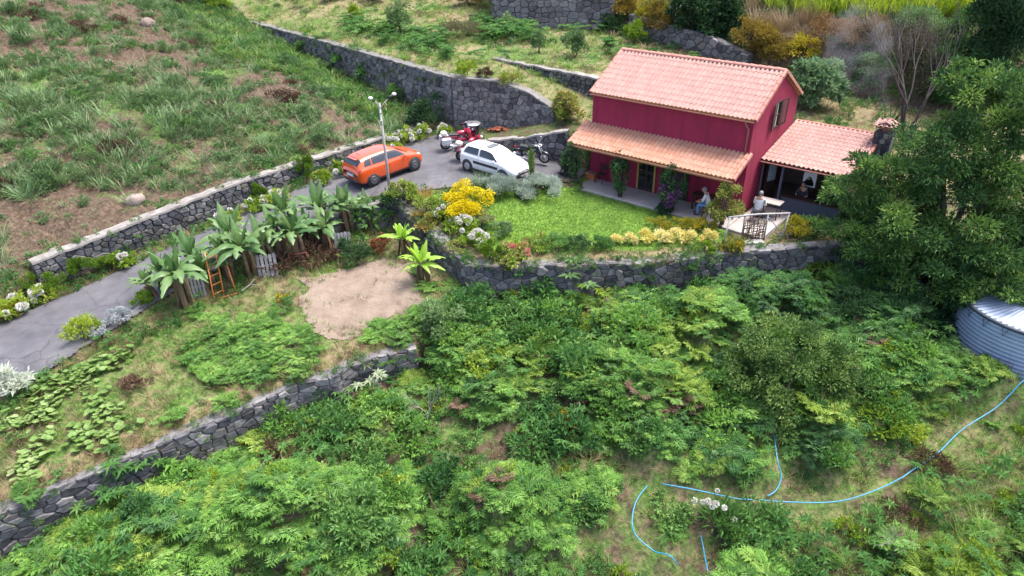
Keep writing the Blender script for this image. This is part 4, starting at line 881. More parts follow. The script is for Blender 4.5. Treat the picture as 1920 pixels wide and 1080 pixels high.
# ================================================================== motorcycles
M_BIKERED = mat_simple('wine_red_paint', (.36, .012, .045), .3, var=.06, coat=.6)
M_BIKEBLK = mat_simple('gloss_black', (.015, .015, .018), .25, var=.1, coat=.6)
M_ENG = mat_simple('engine_alloy', (.30, .31, .32), .4, metal=.7, var=.2)
M_SEAT = mat_simple('seat_vinyl', (.02, .02, .022), .5, var=.1)
def motorcycle(loc, rz, label, paint, kind, lean=.12, z=None):
    r = thing('motorcycle', loc, rz, label, 'motorcycle', None); r.rotation_euler = (Matrix.Rotation(rz, 3, 'Z') @ Matrix.Rotation(lean, 3, 'X')).to_euler()
    wb, R = .72, .31
    for x in (-wb, wb):
        w = thing('wheel', (x, 0, R)); w.parent = r; w.rotation_euler = (PI/2, 0, 0)
        t = MB(); pr = []
        for q in range(9):
            a = 2*PI*q/8; pr.append((R-.06+.06*math.cos(a), .06*math.sin(a)))
        t.lathe(pr, 24); t.build('tyre', M_RUBBER, w)
        m = MB(); m.lathe([(R-.12, -.03), (R-.09, -.035), (R-.09, .035), (R-.12, .03)], 20); m.lathe([(0, -.06), (.045, -.06), (.045, .06), (0, .06)], 10)
        for q in range(10):
            a = 2*PI*q/10; m.tube([(.03*math.cos(a), .03*math.sin(a), 0), ((R-.1)*math.cos(a), (R-.1)*math.sin(a), 0)], .008, 4)
        m.build('rim', M_ENG if kind != 'black' else M_CHROME, w)
        d = MB(); d.lathe([(.05, .05), (.13, .05), (.13, .058), (.05, .058)], 16); d.build('brake_disc', M_CHROME, w)
    f = MB(); f.tube([(wb, .0, R), (.5, 0, .86)], .01, 5)
    f.tube([(.5, .09, .86), (.5, -.09, .86)], .02, 6); f.tube([(wb, .09, R), (wb, -.09, R)], .012, 6)
    for s_ in (.09, -.09): f.tube([(wb, s_, R), (.46, s_, .98)], [.028, .025], 8)
    f.build('fork', M_CHROME, r)
    fr = MB(); fr.tube([(.48, 0, .88), (.1, 0, .42), (-.25, 0, .36), (-.35, 0, .62), (.45, 0, .80)], .022, 6)
    for s_ in (.1, -.1): fr.tube([(-.25, s_*.6, .38), (-wb, s_, R)], .022, 6); fr.tube([(-wb, s_, R+.02), (-.5, s_, .72)], .02, 6)
    fr.build('frame', M_BLACKP, r)
    e = MB(); e.box((-.22, -.13, .26), (.2, .13, .52), bev=.04); e.box((.0, -.11, .50), (.16, .11, .66), Matrix.Translation((.05, 0, 0)), bev=.02)
    for q in range(4): e.box((.01, -.135, .52+q*.035), (.21, .135, .533+q*.035))
    e.build('engine', M_ENG, r)
    tk = MB(); tk.ball((.16, 0, .84), (.30, .145, .13), 14, 9); tk.build('fuel_tank', paint, r)
    st = MB(); st.box((-.66, -.13, .74), (-.08, .13, .83), Matrix.Translation((0, 0, .0)) @ Matrix.Rotation(.08, 4, 'Y'), bev=.05); st.build('seat', M_SEAT, r)
    sd = MB(); sd.box((-.55, -.12, .58), (-.12, .12, .74), bev=.04); sd.build('side_panel', paint, r)
    h = MB(); h.tube([(.34, .38, 1.04), (.44, .22, 1.06), (.46, 0, 1.02), (.44, -.22, 1.06), (.34, -.38, 1.04)], .014, 6); h.build('handlebar', M_CHROME if kind == 'black' else M_BLACKP, r)
    for s_ in (1, -1):
        g = MB(); g.tube([(.37, .30*s_, 1.045), (.32, .42*s_, 1.035)], .02, 6); g.build('grip', M_BLACKP, r)
        mr = MB(); mr.tube([(.44, .24*s_, 1.06), (.46, .33*s_, 1.2)], .007, 5); mr.ball((.46, .35*s_, 1.22), (.015, .06, .04), 10, 6); mr.build('mirror', M_CHROME, r)
    for s_ in ((-1,) if kind != 'black' else (1, -1)):
        ex = MB(); ex.tube([(.2, .1*s_, .45), (.24, .15*s_, .28), (.0, .17*s_, .22), (-.35, .19*s_, .26), (-.95, .21*s_, .36)], [.025, .025, .03, .045, .05], 8); ex.build('exhaust', M_CHROME, r)
    for cx, a0, a1 in ((wb, .5, 2.6), (-wb, .5, 2.4)):
        fe = MB(); V = []; F = []
        for q in range(9):
            a = a0+(a1-a0)*q/8
            for yy, rr in ((-.08, R+.015), (-.05, R+.045), (.05, R+.045), (.08, R+.015)): V.append((cx+rr*math.cos(a), yy, R+rr*math.sin(a)))
        for q in range(8):
            for k in range(3): F.append((4*q+k, 4*q+k+1, 4*q+5+k, 4*q+4+k))
        fe.add(V, F, sm=True); fe.build('mudguard', paint if kind != 'black' else M_BIKEBLK, r)
    tl = MB(); tl.box((-.86, -.06, .70), (-.78, .06, .78), bev=.02); tl.build('tail_light', M_TAIL, r)
    if kind == 'black':
        hl = MB(); hl.lathe([(0, -.09), (.07, -.08), (.1, 0), (.1, .03), (0, .05)], 16, Matrix.Translation((.60, 0, .92)) @ Matrix.Rotation(PI/2, 4, 'Y')); hl.build('headlight', M_CHROME, r)
    else:
        fa = MB(); V = []; F = []
        prof = [(.86, .30, .06), (.80, .55, .13), (.72, .80, .19), (.58, 1.0, .21), (.50, 1.13, .18), (.44, 1.3, .12)]
        for (x, z_, w_) in prof:
            for q in range(9):
                a = -PI/2+PI*q/8; V.append((x-.30*(1-math.cos(a)), w_*math.sin(a)*1.15, z_))
        for i in range(len(prof)-1):
            for q in range(8): F.append((9*i+q, 9*i+q+1, 9*i+10+q, 9*i+9+q))
        fa.add(V[:45], [f_ for f_ in F if max(f_) < 45], sm=True); fa.build('fairing', paint, r)
        ws = MB(); ws.add(V[36:], [tuple(i-36 for i in f_) for f_ in F if min(f_) >= 36], sm=True); ws.build('windscreen', M_GLASS, r)
        hl = MB(); hl.ball((.76, 0, .86), (.06, .1, .07), 10, 6); hl.build('headlight', M_LAMPG, r)
        for s_ in (1, -1):
            pn = MB(); pn.box((-1.0, .16*s_-(.0 if s_ > 0 else .2), .38), (-.5, .16*s_+(.2 if s_ > 0 else .0), .74), bev=.05); pn.build('pannier', M_COR if kind == 'pannier' else M_RIM, r)
        lo = MB(); lo.ball((.12, 0, .5), (.34, .2, .16), 12, 8); lo.build('belly_panel', paint, r)
        tb = MB(); tb.box((-.98, -.16, .80), (-.66, .16, 1.02), bev=.06); tb.build('top_box', mat_simple('pale_case', (.5, .46, .42), .5, var=.1), r)
    sk = MB(); sk.tube([(-.05, .12, .3), (-.12, .3, .0+.02)], .012, 5); sk.build('side_stand', M_BLACKP, r)
    return r
def on_road(x, y): return (x, y, float(zroad(x, y))+.01)
motorcycle(on_road(-2.62, 34.75), math.radians(20), 'wine red touring motorcycle with pale panniers by the black barrel grill', M_BIKERED, 'pannier')
motorcycle(on_road(-2.0, 33.45), math.radians(48), 'wine red motorcycle half hidden behind the small white car', M_BIKERED, 'grey')
motorcycle(on_road(1.1, 33.15), math.radians(-24), 'black roadster motorcycle with chrome exhausts beside the ramp wall', M_BIKEBLK, 'black')

# ================================================================== street lamp
M_POLE = mat_simple('grey_pole', (.32, .29, .28), .7, var=.15, scale=8)
lp = at(732, 368, .62); lamp = thing('street_lamp', (lp[0], lp[1], .5), .0, 'thin grey lamp post with two arms and white globe heads', 'street lamp')
b = MB(); b.tube([(0, 0, -.9), (0, 0, 2), (-.02, 0, 4.35)], [.075, .06, .045], 10); b.build('pole', M_POLE, lamp)
for ex, ey, ez in ((-.33, -.05, 4.55), (.55, .25, 4.62)):
    b = MB(); b.tube([(-.02, 0, 4.1), (ex*.3, ey*.3, 4.32), (ex*.85, ey*.85, ez-.04)], .02, 6); b.build('arm', M_POLE, lamp)
    b = MB(); b.tube([(ex*.6, ey*.6, ez-.12), (ex*.95, ey*.95, ez-.01)], .045, 8); b.build('lamp_holder', M_BLACKP, lamp)
    b = MB(); b.ball((ex*1.08, ey*1.08, ez+.02), (.10, .085, .07), 14, 9); b.build('lamp_globe', M_WHITE, lamp)
for zz in (3.9, 4.15):
    b = MB(); b.tube([(-.02, 0, zz), (-.02, 0, zz+.05)], .06, 10); b.build('clamp', M_POLE, lamp)
b = MB(); b.box((-.08, -.1, 3.4), (.04, -.045, 3.62), bev=.01); b.build('junction_box', M_POLE, lamp)
# barrel grill and brick heap
bq = at(886, 262, .95); grill = thing('barrel_grill', (bq[0], bq[1]+.1, .95), 0, 'black barrel grill table with round pale top by the tall wall', 'grill')
b = MB(); b.lathe([(.30, .12), (.36, .3), (.38, .55), (.37, .8), (.34, .82)], 22); b.build('drum', M_BIKEBLK, grill)
b = MB(); b.lathe([(.0, .83), (.47, .83), (.48, .86), (.46, .885), (0, .90)], 26); b.build('lid', M_RIM, grill)
b = MB(); b.lathe([(.0, .9), (.035, .9), (.03, .94), (0, .95)], 10); b.build('knob', M_BLACKP, grill)
for q in range(3):
    a = q*2*PI/3+.4; b = MB(); b.tube([(.26*math.cos(a), .26*math.sin(a), .16), (.34*math.cos(a), .34*math.sin(a), .0)], .02, 6); b.build('leg', M_BLACKP, grill)
M_BRICK = mat_piece('brick_clay', [(.30, .09, .045), (.42, .14, .07), (.36, .11, .06)], .85, 12.0, .3)
hp_ = thing('brick_heap', (-.55, 36.55, float(zf(-.55, 36.55))), 0, 'heap of broken orange bricks at the foot of the curved wall', 'bricks')
rb_ = random.Random(3)
for q in range(26):
    rr = rb_.uniform(0, .55); a = rb_.uniform(0, 2*PI); zz = .05+max(0, .22*(1-rr/.55)*rb_.uniform(.4, 1))
    M = Matrix.Translation((rr*1.2*math.cos(a), rr*.7*math.sin(a), zz)) @ Matrix.Rotation(rb_.uniform(0, 6), 4, 'Z') @ Matrix.Rotation(rb_.uniform(-.5, .5), 4, 'X')
    b = MB(); b.box((-.11, -.055, -.03), (.11, .055, .03), M, rb_.random(), bev=.006); b.build('brick', M_BRICK, hp_)

# ================================================================== rail and twig gate by the steps
M_PALEWOOD = mat_simple('weathered_white_wood', (.31, .30, .285), .8, var=.15, scale=7, bump=.2)
M_TWIG = mat_simple('twig_bark', (.10, .065, .045), .85, var=.35, scale=9)
gl = np.array([8.75, 24.95, -.12]); gr_ = np.array([11.15, 25.25, -.1]); rail = thing('wooden_rail', gl, 0, 'pale wooden rail on slanting posts above the garden steps', 'railing')
L_ = lambda p: tuple(np.array(p)-gl)
zt_ = 1.02
b = MB(); b.tube([L_((8.75, 25.02, zt_)), L_((10.0, 25.2, zt_+.03)), L_((11.3, 25.3, zt_))], .04, 8); b.build('rail', M_PALEWOOD, rail)
for p0, p1 in (((8.6, 24.85, -.25), (8.8, 25.0, zt_)), ((11.12, 25.2, -.2), (11.28, 25.3, zt_)), ((9.45, 25.15, -.1), (9.45, 25.15, zt_)), ((10.4, 25.2, -.1), (10.4, 25.22, zt_))):
    b = MB(); b.tube([L_(p0), L_(p1)], [.038, .034], 8); b.build('post', M_PALEWOOD, rail)
for p0, p1 in (((10.45, 25.2, .05), (11.2, 25.27, .9)), ((10.45, 25.22, .9), (11.15, 25.25, .1))):
    b = MB(); b.tube([L_(p0), L_(p1)], .02, 6); b.build('brace', M_PALEWOOD, rail)
gate = thing('twig_gate', (9.9, 25.1, -.05), .08, 'dark gate woven from brown twigs under the pale rail', 'gate')
rg = random.Random(4)
for q in range(20):
    x = -.45+.9*q/19; b = MB(); b.tube([(x+rg.uniform(-.03, .03), rg.uniform(-.03, .03), .0), (x+rg.uniform(-.06, .06), rg.uniform(-.04, .04), .45), (x+rg.uniform(-.05, .05), rg.uniform(-.03, .03), .88+rg.uniform(-.06, .05))], .014, 5); b.build('twig', M_TWIG, gate)
for q in range(14):
    z_ = .06+.8*q/13; b = MB(); b.tube([(-.48, rg.uniform(-.05, .05), z_+rg.uniform(-.1, .1)), (0, rg.uniform(-.05, .05), z_+rg.uniform(-.08, .08)), (.48, rg.uniform(-.05, .05), z_+rg.uniform(-.1, .1))], .013, 5); b.build('twig', M_TWIG, gate)
steps = thing('garden_steps', (9.8, 24.85, -.22), .05, 'rough concrete garden steps below the twig gate', 'steps')
for k in range(2):
    b = MB(); b.box((-.5-.08*k, -.10-.26*k, -.35-.1*k), (.5+.08*k, .3-.30*k, .2-.16*k), bev=.02); b.build('step', M_CONC, steps)
# long grey poles lying on the bed edge
M_BARKP = mat_simple('bleached_bark', (.20, .16, .13), .85, var=.25)
pole = thing('wooden_pole', (11.6, 25.35, -.05), 0, 'long bleached poles lying along the bed edge', 'poles')
for dy, dz in ((0, 0), (.14, .02), (.26, .0)):
    b = MB(); b.tube([(-.6, dy, .06+dz), (.9, dy+.1, .09+dz), (2.4, dy+.12+dz, .07)], [.028, .024, .018], 6); b.build('pole', M_BARKP, pole)

# ================================================================== pallets, ladder, planters, tank
M_GREYW = mat_piece('grey_board', [(.18, .18, .185), (.25, .245, .25), (.31, .305, .305), (.22, .21, .21)], .85, 10.0, .3)
def pallet(px, py, label, tilt, rz, w=.75, h=.85, n=6, flat=False, lift=0.0):
    p = on(px, py); o = thing('wooden_pallet', (p[0], p[1], p[2]+lift), rz, label, 'pallet'); o.rotation_euler = (Matrix.Rotation(rz, 3, 'Z') @ Matrix.Rotation(tilt, 3, 'X')).to_euler()
    for k in range(n):
        x = -w/2+w*(k+.5)/n; b = MB(); b.box((x-w/n*.36, -.012, random.uniform(-.02, .02)), (x+w/n*.36, .012, h+random.uniform(-.03, .03)), bev=.004); b.build('board', M_GREYW, o)
    for z_ in (.12, h*.5, h-.12):
        b = MB(); b.box((-w/2, .014, z_-.045), (w/2, .07, z_+.045), bev=.005); b.build('batten', M_GREYW, o)
    return o
pallet(374, 560, 'grey board pallet standing beside the orange ladder', -.10, .45, .62, .95, 5)
pallet(505, 521, 'pale grey board pallet leaning under the tallest banana plant', -.38, .30, .80, .92, 5)
pallet(645, 474, 'pale grey board pallet leaning by the row end near the dark shrub', -.22, .15, .72, .90, 5)
pallet(822, 662, 'weathered slatted pallet lying in the ferns at the wall end', -1.0, -.6, .95, 1.0, 7, lift=.35)
M_LADDER = mat_simple('orange_ladder_wood', (.50, .17, .035), .6, var=.15)
l0 = on(403, 566); l1 = on(421, 557); lad = thing('ladder', l0, 0, 'orange wooden ladder leaning on the banana plants', 'ladder')
ld = np.array([-.25, .75, 1.75])
for q in (0, 1):
    d0 = (l1-l0)*q; b = MB(); b.tube([tuple(d0), tuple(d0+ld)], .028, 7); b.build('rail', M_LADDER, lad)
for k in range(5):
    t_ = .14+.18*k; b = MB(); b.tube([tuple(ld*t_), tuple((l1-l0)+ld*t_)], .02, 6); b.build('rung', M_LADDER, lad)
p0 = on(444, 553); pol = thing('wooden_stake', p0, 0, 'single orange stake leaning right of the ladder', 'stake'); b = MB(); b.tube([(0, 0, -.05), (-.35, .5, 1.55)], .028, 7); b.build('stake', M_LADDER, pol)
p0 = on(412, 563); p1 = on(446, 552); pol = thing('wooden_stake', p0, 0, 'orange stake lying on the grass at the ladder foot', 'stake'); b = MB(); b.tube([(0, 0, .04), tuple(p1-p0+np.array([0, 0, .05]))], .026, 7); b.build('stake', M_LADDER, pol)
p0 = on(448, 553); p1 = on(480, 530); br = thing('dead_branch', p0, 0, 'bleached forked branch on the grass right of the ladder', 'branch')
b = MB(); v_ = p1-p0; b.tube([(0, 0, .04), tuple(v_*.6+np.array([.05, 0, .12])), tuple(v_+np.array([0, 0, .2]))], [.025, .02, .008], 6); b.tube([tuple(v_*.6+np.array([.05, 0, .12])), tuple(v_*.8+np.array([.3, -.1, .06]))], [.018, .006], 5); b.build('branch', M_PALEWOOD, br)
# red frame among the bananas
p0 = on(545, 500); fr_ = thing('rusty_frame', p0, .2, 'rusty red metal frame half buried under the banana leaves', 'frame'); b = MB()
for a_, c_ in (((0, 0, 0), (0, 0, .5)), ((.7, .1, 0), (.7, .1, .5)), ((0, 0, .5), (.7, .1, .5)), ((0, .4, 0), (0, .4, .5)), ((0, 0, .5), (0, .4, .5))): b.tube([a_, c_], .018, 6)
b.build('bar', mat_simple('rust', (.22, .05, .03), .8, var=.3), fr_)
# porch furniture
M_TERRA = mat_simple('terracotta', (.48, .15, .06), .8, var=.15, scale=5)
pl = thing('planter_box', hw(.33, -.18), HTH, 'orange terracotta planter box at the porch end', 'planter')
b = MB(); b.box((-.24, -.16, 0), (.24, .16, .30), bev=.015); b.build('body', M_TERRA, pl); b = MB(); b.box((-.265, -.185, .28), (.265, .185, .34), bev=.012); b.build('rim', M_TERRA, pl); b = MB(); b.box((-.22, -.14, .31), (.22, .14, .345)); b.build('soil', M_CORE, pl)
def chair(name, loc, rz, label, mat, group=None):
    c = thing(name, loc, rz, label, 'chair', group)
    b = MB(); b.box((-.2, -.2, .42), (.2, .2, .455), bev=.01); b.build('seat', mat, c)
    for sx in (-1, 1):
        for sy in (-1, 1):
            b = MB(); b.tube([(.18*sx, .18*sy, .42), (.2*sx, .2*sy, 0)], .018, 6); b.build('leg', mat, c)
        b = MB(); b.tube([(.18*sx, .19, .42), (.19*sx, .25, .88)], .018, 6); b.build('back_post', mat, c)
    for z_ in (.58, .70, .82):
        b = MB(); b.box((-.19, .205+(z_-.42)*.11, z_-.035), (.19, .225+(z_-.42)*.11, z_+.035), bev=.005); b.build('back_slat', mat, c)
    return c
chair('chair', hw(.95, -.25), HTH, 'dark wooden chair against the porch wall beside the planter', M_DARKWOOD)
chair('chair', hw(6.85, -.85), HTH+PI/2+.2+PI, 'dark wooden chair under the seated person on the porch', M_DARKWOOD)
tb = thing('porch_table', hw(6.35, -.35), HTH, 'dark wooden table against the porch wall behind the seated person', 'table')
b = MB(); b.box((-.45, -.25, .68), (.45, .25, .73), bev=.01); b.build('top', M_DARKWOOD, tb)
for sx in (-1, 1):
    for sy in (-1, 1): b = MB(); b.box((.38*sx-.03, .19*sy-.03, 0), (.38*sx+.03, .19*sy+.03, .68)); b.build('leg', M_DARKWOOD, tb)
M_REDP = mat_simple('red_plastic', (.42, .02, .02), .45, var=.06)
q = at(1604, 412, .35); chair('chair', (q[0], q[1], float(zf(q[0], q[1]))), 1.0, 'red plastic chair in the shade under the big tree', M_REDP)
chair('chair', hw(8.72, -.05, -.03), HTH, 'wooden chair under the person in white by the annex', M_DARKWOOD)
tb2 = thing('terrace_table', hw(8.95, .75, -.03), HTH, 'pale topped table in front of the annex doorway', 'table')
b = MB(); b.box((-.5, -.3, .70), (.5, .3, .74), bev=.01); b.build('top', M_PORCH, tb2)
for sx in (-1, 1):
    for sy in (-1, 1): b = MB(); b.tube([(.42*sx, .24*sy, 0), (.42*sx, .24*sy, .70)], .025, 6); b.build('leg', M_DARKWOOD, tb2)
# round corrugated water tank
M_ZINC = mat_simple('zinc_sheet', (.27, .33, .43), .55, metal=.1, var=.12, scale=1.5, dirt=(.24, .30, .42))
M_ZDARK = mat_simple('dark_rim_rubber', (.05, .06, .08), .6, var=.2)
tkp = at(1812, 690, -3.0); TR = 2.55; tcx, tcy = 19.0, 20.7
tz = -3.4; th_ = 2.7
tank = thing('water_tank', (tcx, tcy, tz), 0, 'round corrugated blue grey metal water tank under the big tree', 'tank')
prof = []
for k in range(73):
    z_ = th_*k/72; prof.append((TR+.022*math.sin(2*PI*k/4+.6), z_))
b = MB(); b.lathe(prof, 72); b.build('wall', M_ZINC, tank)
b = MB(); b.lathe([(TR-.02, th_), (TR+.05, th_-.02), (TR+.07, th_+.05), (TR+.02, th_+.10), (TR-.06, th_+.08)], 72); b.build('rim', M_ZDARK, tank)
V = []; F = []; nr_ = 160
for k in range(nr_):
    a = 2*PI*k/nr_; dz = .03*(k % 2); V += [(TR*math.cos(a), TR*math.sin(a), th_+.06+dz), (.1*math.cos(a), .1*math.sin(a), th_+.34+dz*.1)]
for k in range(nr_): F.append((2*k, 2*((k+1) % nr_), 2*((k+1) % nr_)+1, 2*k+1))
b = MB(); b.add(V, F); b.build('roof', M_ZINC, tank)
for k in range(24):
    a = 2*PI*k/24+.05; b = MB(); ca_, sa_ = math.cos(a), math.sin(a); r_ = TR+.05
    b.tube([((r_)*math.cos(a-.035), r_*math.sin(a-.035), th_-.03), (r_*ca_, r_*sa_, th_-.34), (r_*math.cos(a+.035), r_*math.sin(a+.035), th_-.03)], .012, 5); b.build('bracket', M_ZDARK, tank)
# boulders on the field
M_ROCK = mat_piece('boulder', [(.20, .155, .13), (.30, .24, .205)], .9, 3.0, 1.0, lichen=(.12, .13, .08))
for px, py, s_, lab in ((255, 380, (.42, .32, .34), 'pale round boulder among grass in the middle of the field'), (278, 48, (.5, .4, .42), 'large brown boulder high on the field near the top edge'), (436, 343, (.3, .22, .22), 'small grey boulder resting at the top of the long wall'), (108, 478, (.30, .25, .25), 'brown rock at the low end of the long wall'), (205, 120, (.25, .2, .2), 'small pale stone on the bare upper field')):
    p = on(px, py); o = thing('boulder', p, random.random(), lab, 'rock'); b = MB(); b.ball((0, 0, s_[2]*.2), s_, 12, 8, jit=.14); b.build('boulder', M_ROCK, o)
# blue garden hose
M_HOSE = mat_simple('blue_hose', (.02, .20, .33), .4, var=.1)
HOSES = []
def hose(pxs, label):
    P = np.array([on(u, v) for u, v in pxs]); HOSES.append([(q[0], q[1]) for q in P]); P[:, 2] += .22; pts = []
    for k in range((len(P)-1)*6+1): pts.append(cr(P, k/6))
    pts = [(q[0], q[1], max(q[2], float(zf(q[0], q[1]))+.20)) for q in pts]
    b = MB(); b.tube(pts, .020, 6); o = b.build('garden_hose', M_HOSE, None); tag(o, label, 'hose')
hose([(1920, 722), (1890, 752), (1862, 775), (1800, 815), (1752, 862), (1690, 905), (1620, 938), (1560, 951), (1480, 952), (1390, 947), (1300, 930), (1240, 918)], 'long blue hose curving from the water tank along the path')
hose([(1448, 822), (1455, 870), (1462, 905), (1452, 930), (1436, 942)], 'short blue hose hanging down from the citrus bush')
hose([(1212, 922), (1192, 950), (1184, 985), (1190, 1015), (1225, 1045), (1270, 1072)], 'blue hose looping down the slope left of the white flowers')
hose([(1312, 1015), (1318, 1045), (1325, 1080)], 'blue hose end below the white flowers')

# ================================================================== people
M_SKIN = mat_simple('skin', (.42, .23, .15), .6, var=.06)
M_SHIRT = mat_simple('white_shirt', (.58, .58, .60), .8, var=.05)
M_JEANS = mat_simple('blue_jeans', (.12, .24, .42), .85, var=.15)
M_HAIRG = mat_simple('grey_hair', (.22, .21, .21), .8, var=.2)
M_HAIRD = mat_simple('dark_hair', (.012, .010, .010), .6, var=.2)
M_DARKC = mat_simple('dark_cloth', (.03, .032, .04), .85, var=.2)
M_TROUS = mat_simple('grey_trousers', (.10, .10, .11), .85, var=.15)
def skin_obj(name, J, E_, mat, parent, grow=0.0, sub=2, root=0):
    me = bpy.data.meshes.new(name); me.from_pydata([j[0] for j in J], E_, []); o = link(name, me, mat, parent)
    sl_ = me.skin_vertices.new(name='') if hasattr(me.skin_vertices, 'new') else None
    o.modifiers.new('skin', 'SKIN')
    if not me.skin_vertices: 
        bmm = bmesh.new(); bmm.from_mesh(me); bmm.verts.layers.skin.verify(); bmm.to_mesh(me); bmm.free()
    for i, j in enumerate(J): 
        r_ = j[1] if isinstance(j[1], tuple) else (j[1], j[1]); me.skin_vertices[0].data[i].radius = (r_[0]+grow, r_[1]+grow); me.skin_vertices[0].data[i].use_root = (i == root)
    s2 = o.modifiers.new('sub', 'SUBSURF'); s2.levels = sub; s2.render_levels = sub
    return o
def person(loc, rz, label, pose, top, legs, hair, shoe=M_DARKC):
    """x forward, y left; pose gives joint positions"""
    r = thing('person', loc, rz, label, 'person'); J = []; E_ = []; ix = {}
    def v(n, p, rad, frm=None):
        ix[n] = len(J); J.append((tuple(p), rad))
        if frm is not None: E_.append((ix[frm], ix[n]))
    P = pose; L3 = lambda a, b, t: tuple(np.array(a)+(np.array(b)-np.array(a))*t)
    v('pel', P['pel'], (.15, .12)); v('waist', L3(P['pel'], P['chest'], .45), (.14, .11), 'pel'); v('chest', P['chest'], (.165, .12), 'waist'); v('neck', L3(P['chest'], P['head'], .58), .055, 'chest'); v('skull', L3(P['chest'], P['head'], .80), .06, 'neck')
    for s_, k in ((1, 'l'), (-1, 'r')):
        ch = np.array(P['chest']); v('sh'+k, (ch[0], ch[1]+.17*s_, ch[2]+.05), .065, 'chest'); v('el'+k, P['el'+k], .043, 'sh'+k); v('wr'+k, P['wr'+k], .028, 'el'+k)
        w = np.array(P['wr'+k]); d = w-np.array(P['el'+k]); d = d/np.linalg.norm(d); v('pm'+k, tuple(w+d*.05), (.038, .02), 'wr'+k)
        sd_ = np.cross(d, (0, 0, 1)); sd_ = sd_/max(1e-6, np.linalg.norm(sd_)); dn = np.array((0, 0, -1.0))
        for q, (of, ln) in enumerate(((-.03, .06), (-.01, .075), (.01, .07), (.03, .055))):
            b1 = w+d*(.085)+sd_*of; v(f'f{q}a'+k, tuple(b1), .0095, 'pm'+k); v(f'f{q}b'+k, tuple(b1+d*ln*.6+dn*.012), .0085, f'f{q}a'+k); v(f'f{q}c'+k, tuple(b1+d*ln*.9+dn*.035), .007, f'f{q}b'+k)
        t1 = w+d*.03+sd_*.045*s_; v('t1'+k, tuple(t1), .010, 'pm'+k); v('t2'+k, tuple(t1+d*.035+sd_*.015*s_+dn*.01), .008, 't1'+k)
        pe = np.array(P['pel']); v('hip'+k, (pe[0], pe[1]+.09*s_, pe[2]-.03), .085, 'pel'); v('kn'+k, P['kn'+k], .06, 'hip'+k); v('an'+k, P['an'+k], .038, 'kn'+k); an = np.array(P['an'+k]); v('toe'+k, tuple(an+np.array((.15, 0, -.05))), .035, 'an'+k)
    body = skin_obj('body', J, E_, M_SKIN, r)
    hd = np.array(P['head']); b = MB(); b.ball(hd, (.095, .078, .118), 16, 12); b.ball(hd+np.array((.095, 0, -.01)), (.022, .014, .025), 8, 6); 
    for s_ in (1, -1): b.ball(hd+np.array((.0, .08*s_, -.005)), (.022, .012, .032), 8, 6)
    b.build('head', M_SKIN, r)
    for s_ in (1, -1): b = MB(); b.ball(hd+np.array((.083, .032*s_, .012)), (.012, .014, .009), 8, 5); b.build('eye', M_HAIRD, r)
    b = MB(); b.ball(hd+np.array((.085, 0, -.055)), (.012, .026, .007), 8, 5); b.build('mouth', M_TAIL, r)
    b = MB(); b.ball(hd+np.array((-.018, 0, .028)), (.098, .09, .108), 16, 10, jit=.02); b.build('hair', hair, r)
    def cloth(nm, names, eds, mat, grow):
        k = {n: i for i, n in enumerate(names)}; skin_obj(nm, [J[ix[n]] for n in names], [(k[a], k[b_]) for a, b_ in eds], mat, r, grow)
    cloth('shirt', ['waist', 'pel', 'chest', 'shl', 'shr', 'ell', 'elr', 'neck'], [('waist', 'pel'), ('waist', 'chest'), ('chest', 'shl'), ('chest', 'shr'), ('shl', 'ell'), ('shr', 'elr')], top, .018) if False else cloth('shirt', ['waist', 'pel', 'chest', 'shl', 'shr', 'ell', 'elr'], [('waist', 'pel'), ('waist', 'chest'), ('chest', 'shl'), ('chest', 'shr'), ('shl', 'ell'), ('shr', 'elr')], top, .018)
    cloth('trousers', ['pel', 'hipl', 'hipr', 'knl', 'knr', 'anl', 'anr'], [('pel', 'hipl'), ('pel', 'hipr'), ('hipl', 'knl'), ('hipr', 'knr'), ('knl', 'anl'), ('knr', 'anr')], legs, .016)
    for k in 'lr':
        an = np.array(P['an'+k]); b = MB(); b.ball(an+np.array((.07, 0, -.045)), (.135, .05, .048), 12, 8); b.build('shoe', shoe, r)
    return r
sit = dict(pel=(0, 0, .53), chest=(.14, 0, .92), head=(.27, 0, 1.18), ell=(.25, .22, .70), elr=(.25, -.22, .70), wrl=(.45, .10, .62), wrr=(.45, -.10, .62), knl=(.43, .12, .50), knr=(.43, -.12, .50), anl=(.40, .12, .09), anr=(.46, -.12, .09))
person(tuple(hw(6.85, -.85)), HTH+PI+.2, 'person in white shirt and blue jeans sitting on the porch leaning forward', sit, M_SHIRT, M_JEANS, M_HAIRG)
sit2 = dict(sit, chest=(.05, 0, .95), head=(.12, 0, 1.23), ell=(.2, .25, .72), elr=(.2, -.25, .72), wrl=(.42, .12, .76), wrr=(.42, -.12, .76))
person(tuple(hw(8.72, -.05, -.03)), HTH+PI/2, 'grey haired person in white sitting at the table by the annex', sit2, M_SHIRT, M_TROUS, M_HAIRG)
stand = dict(pel=(0, 0, .93), chest=(.06, 0, 1.30), head=(.12, 0, 1.58), ell=(.12, .24, 1.08), elr=(.12, -.24, 1.08), wrl=(.34, .14, 1.02), wrr=(.34, -.14, 1.02), knl=(.03, .1, .5), knr=(.03, -.1, .5), anl=(0, .1, .09), anr=(0, -.1, .09))
person(tuple(hw(9.72, 2.5, -.45)), HTH-PI/2, 'dark haired person in dark clothes behind the annex counter', stand, M_DARKC, M_DARKC, M_HAIRD)
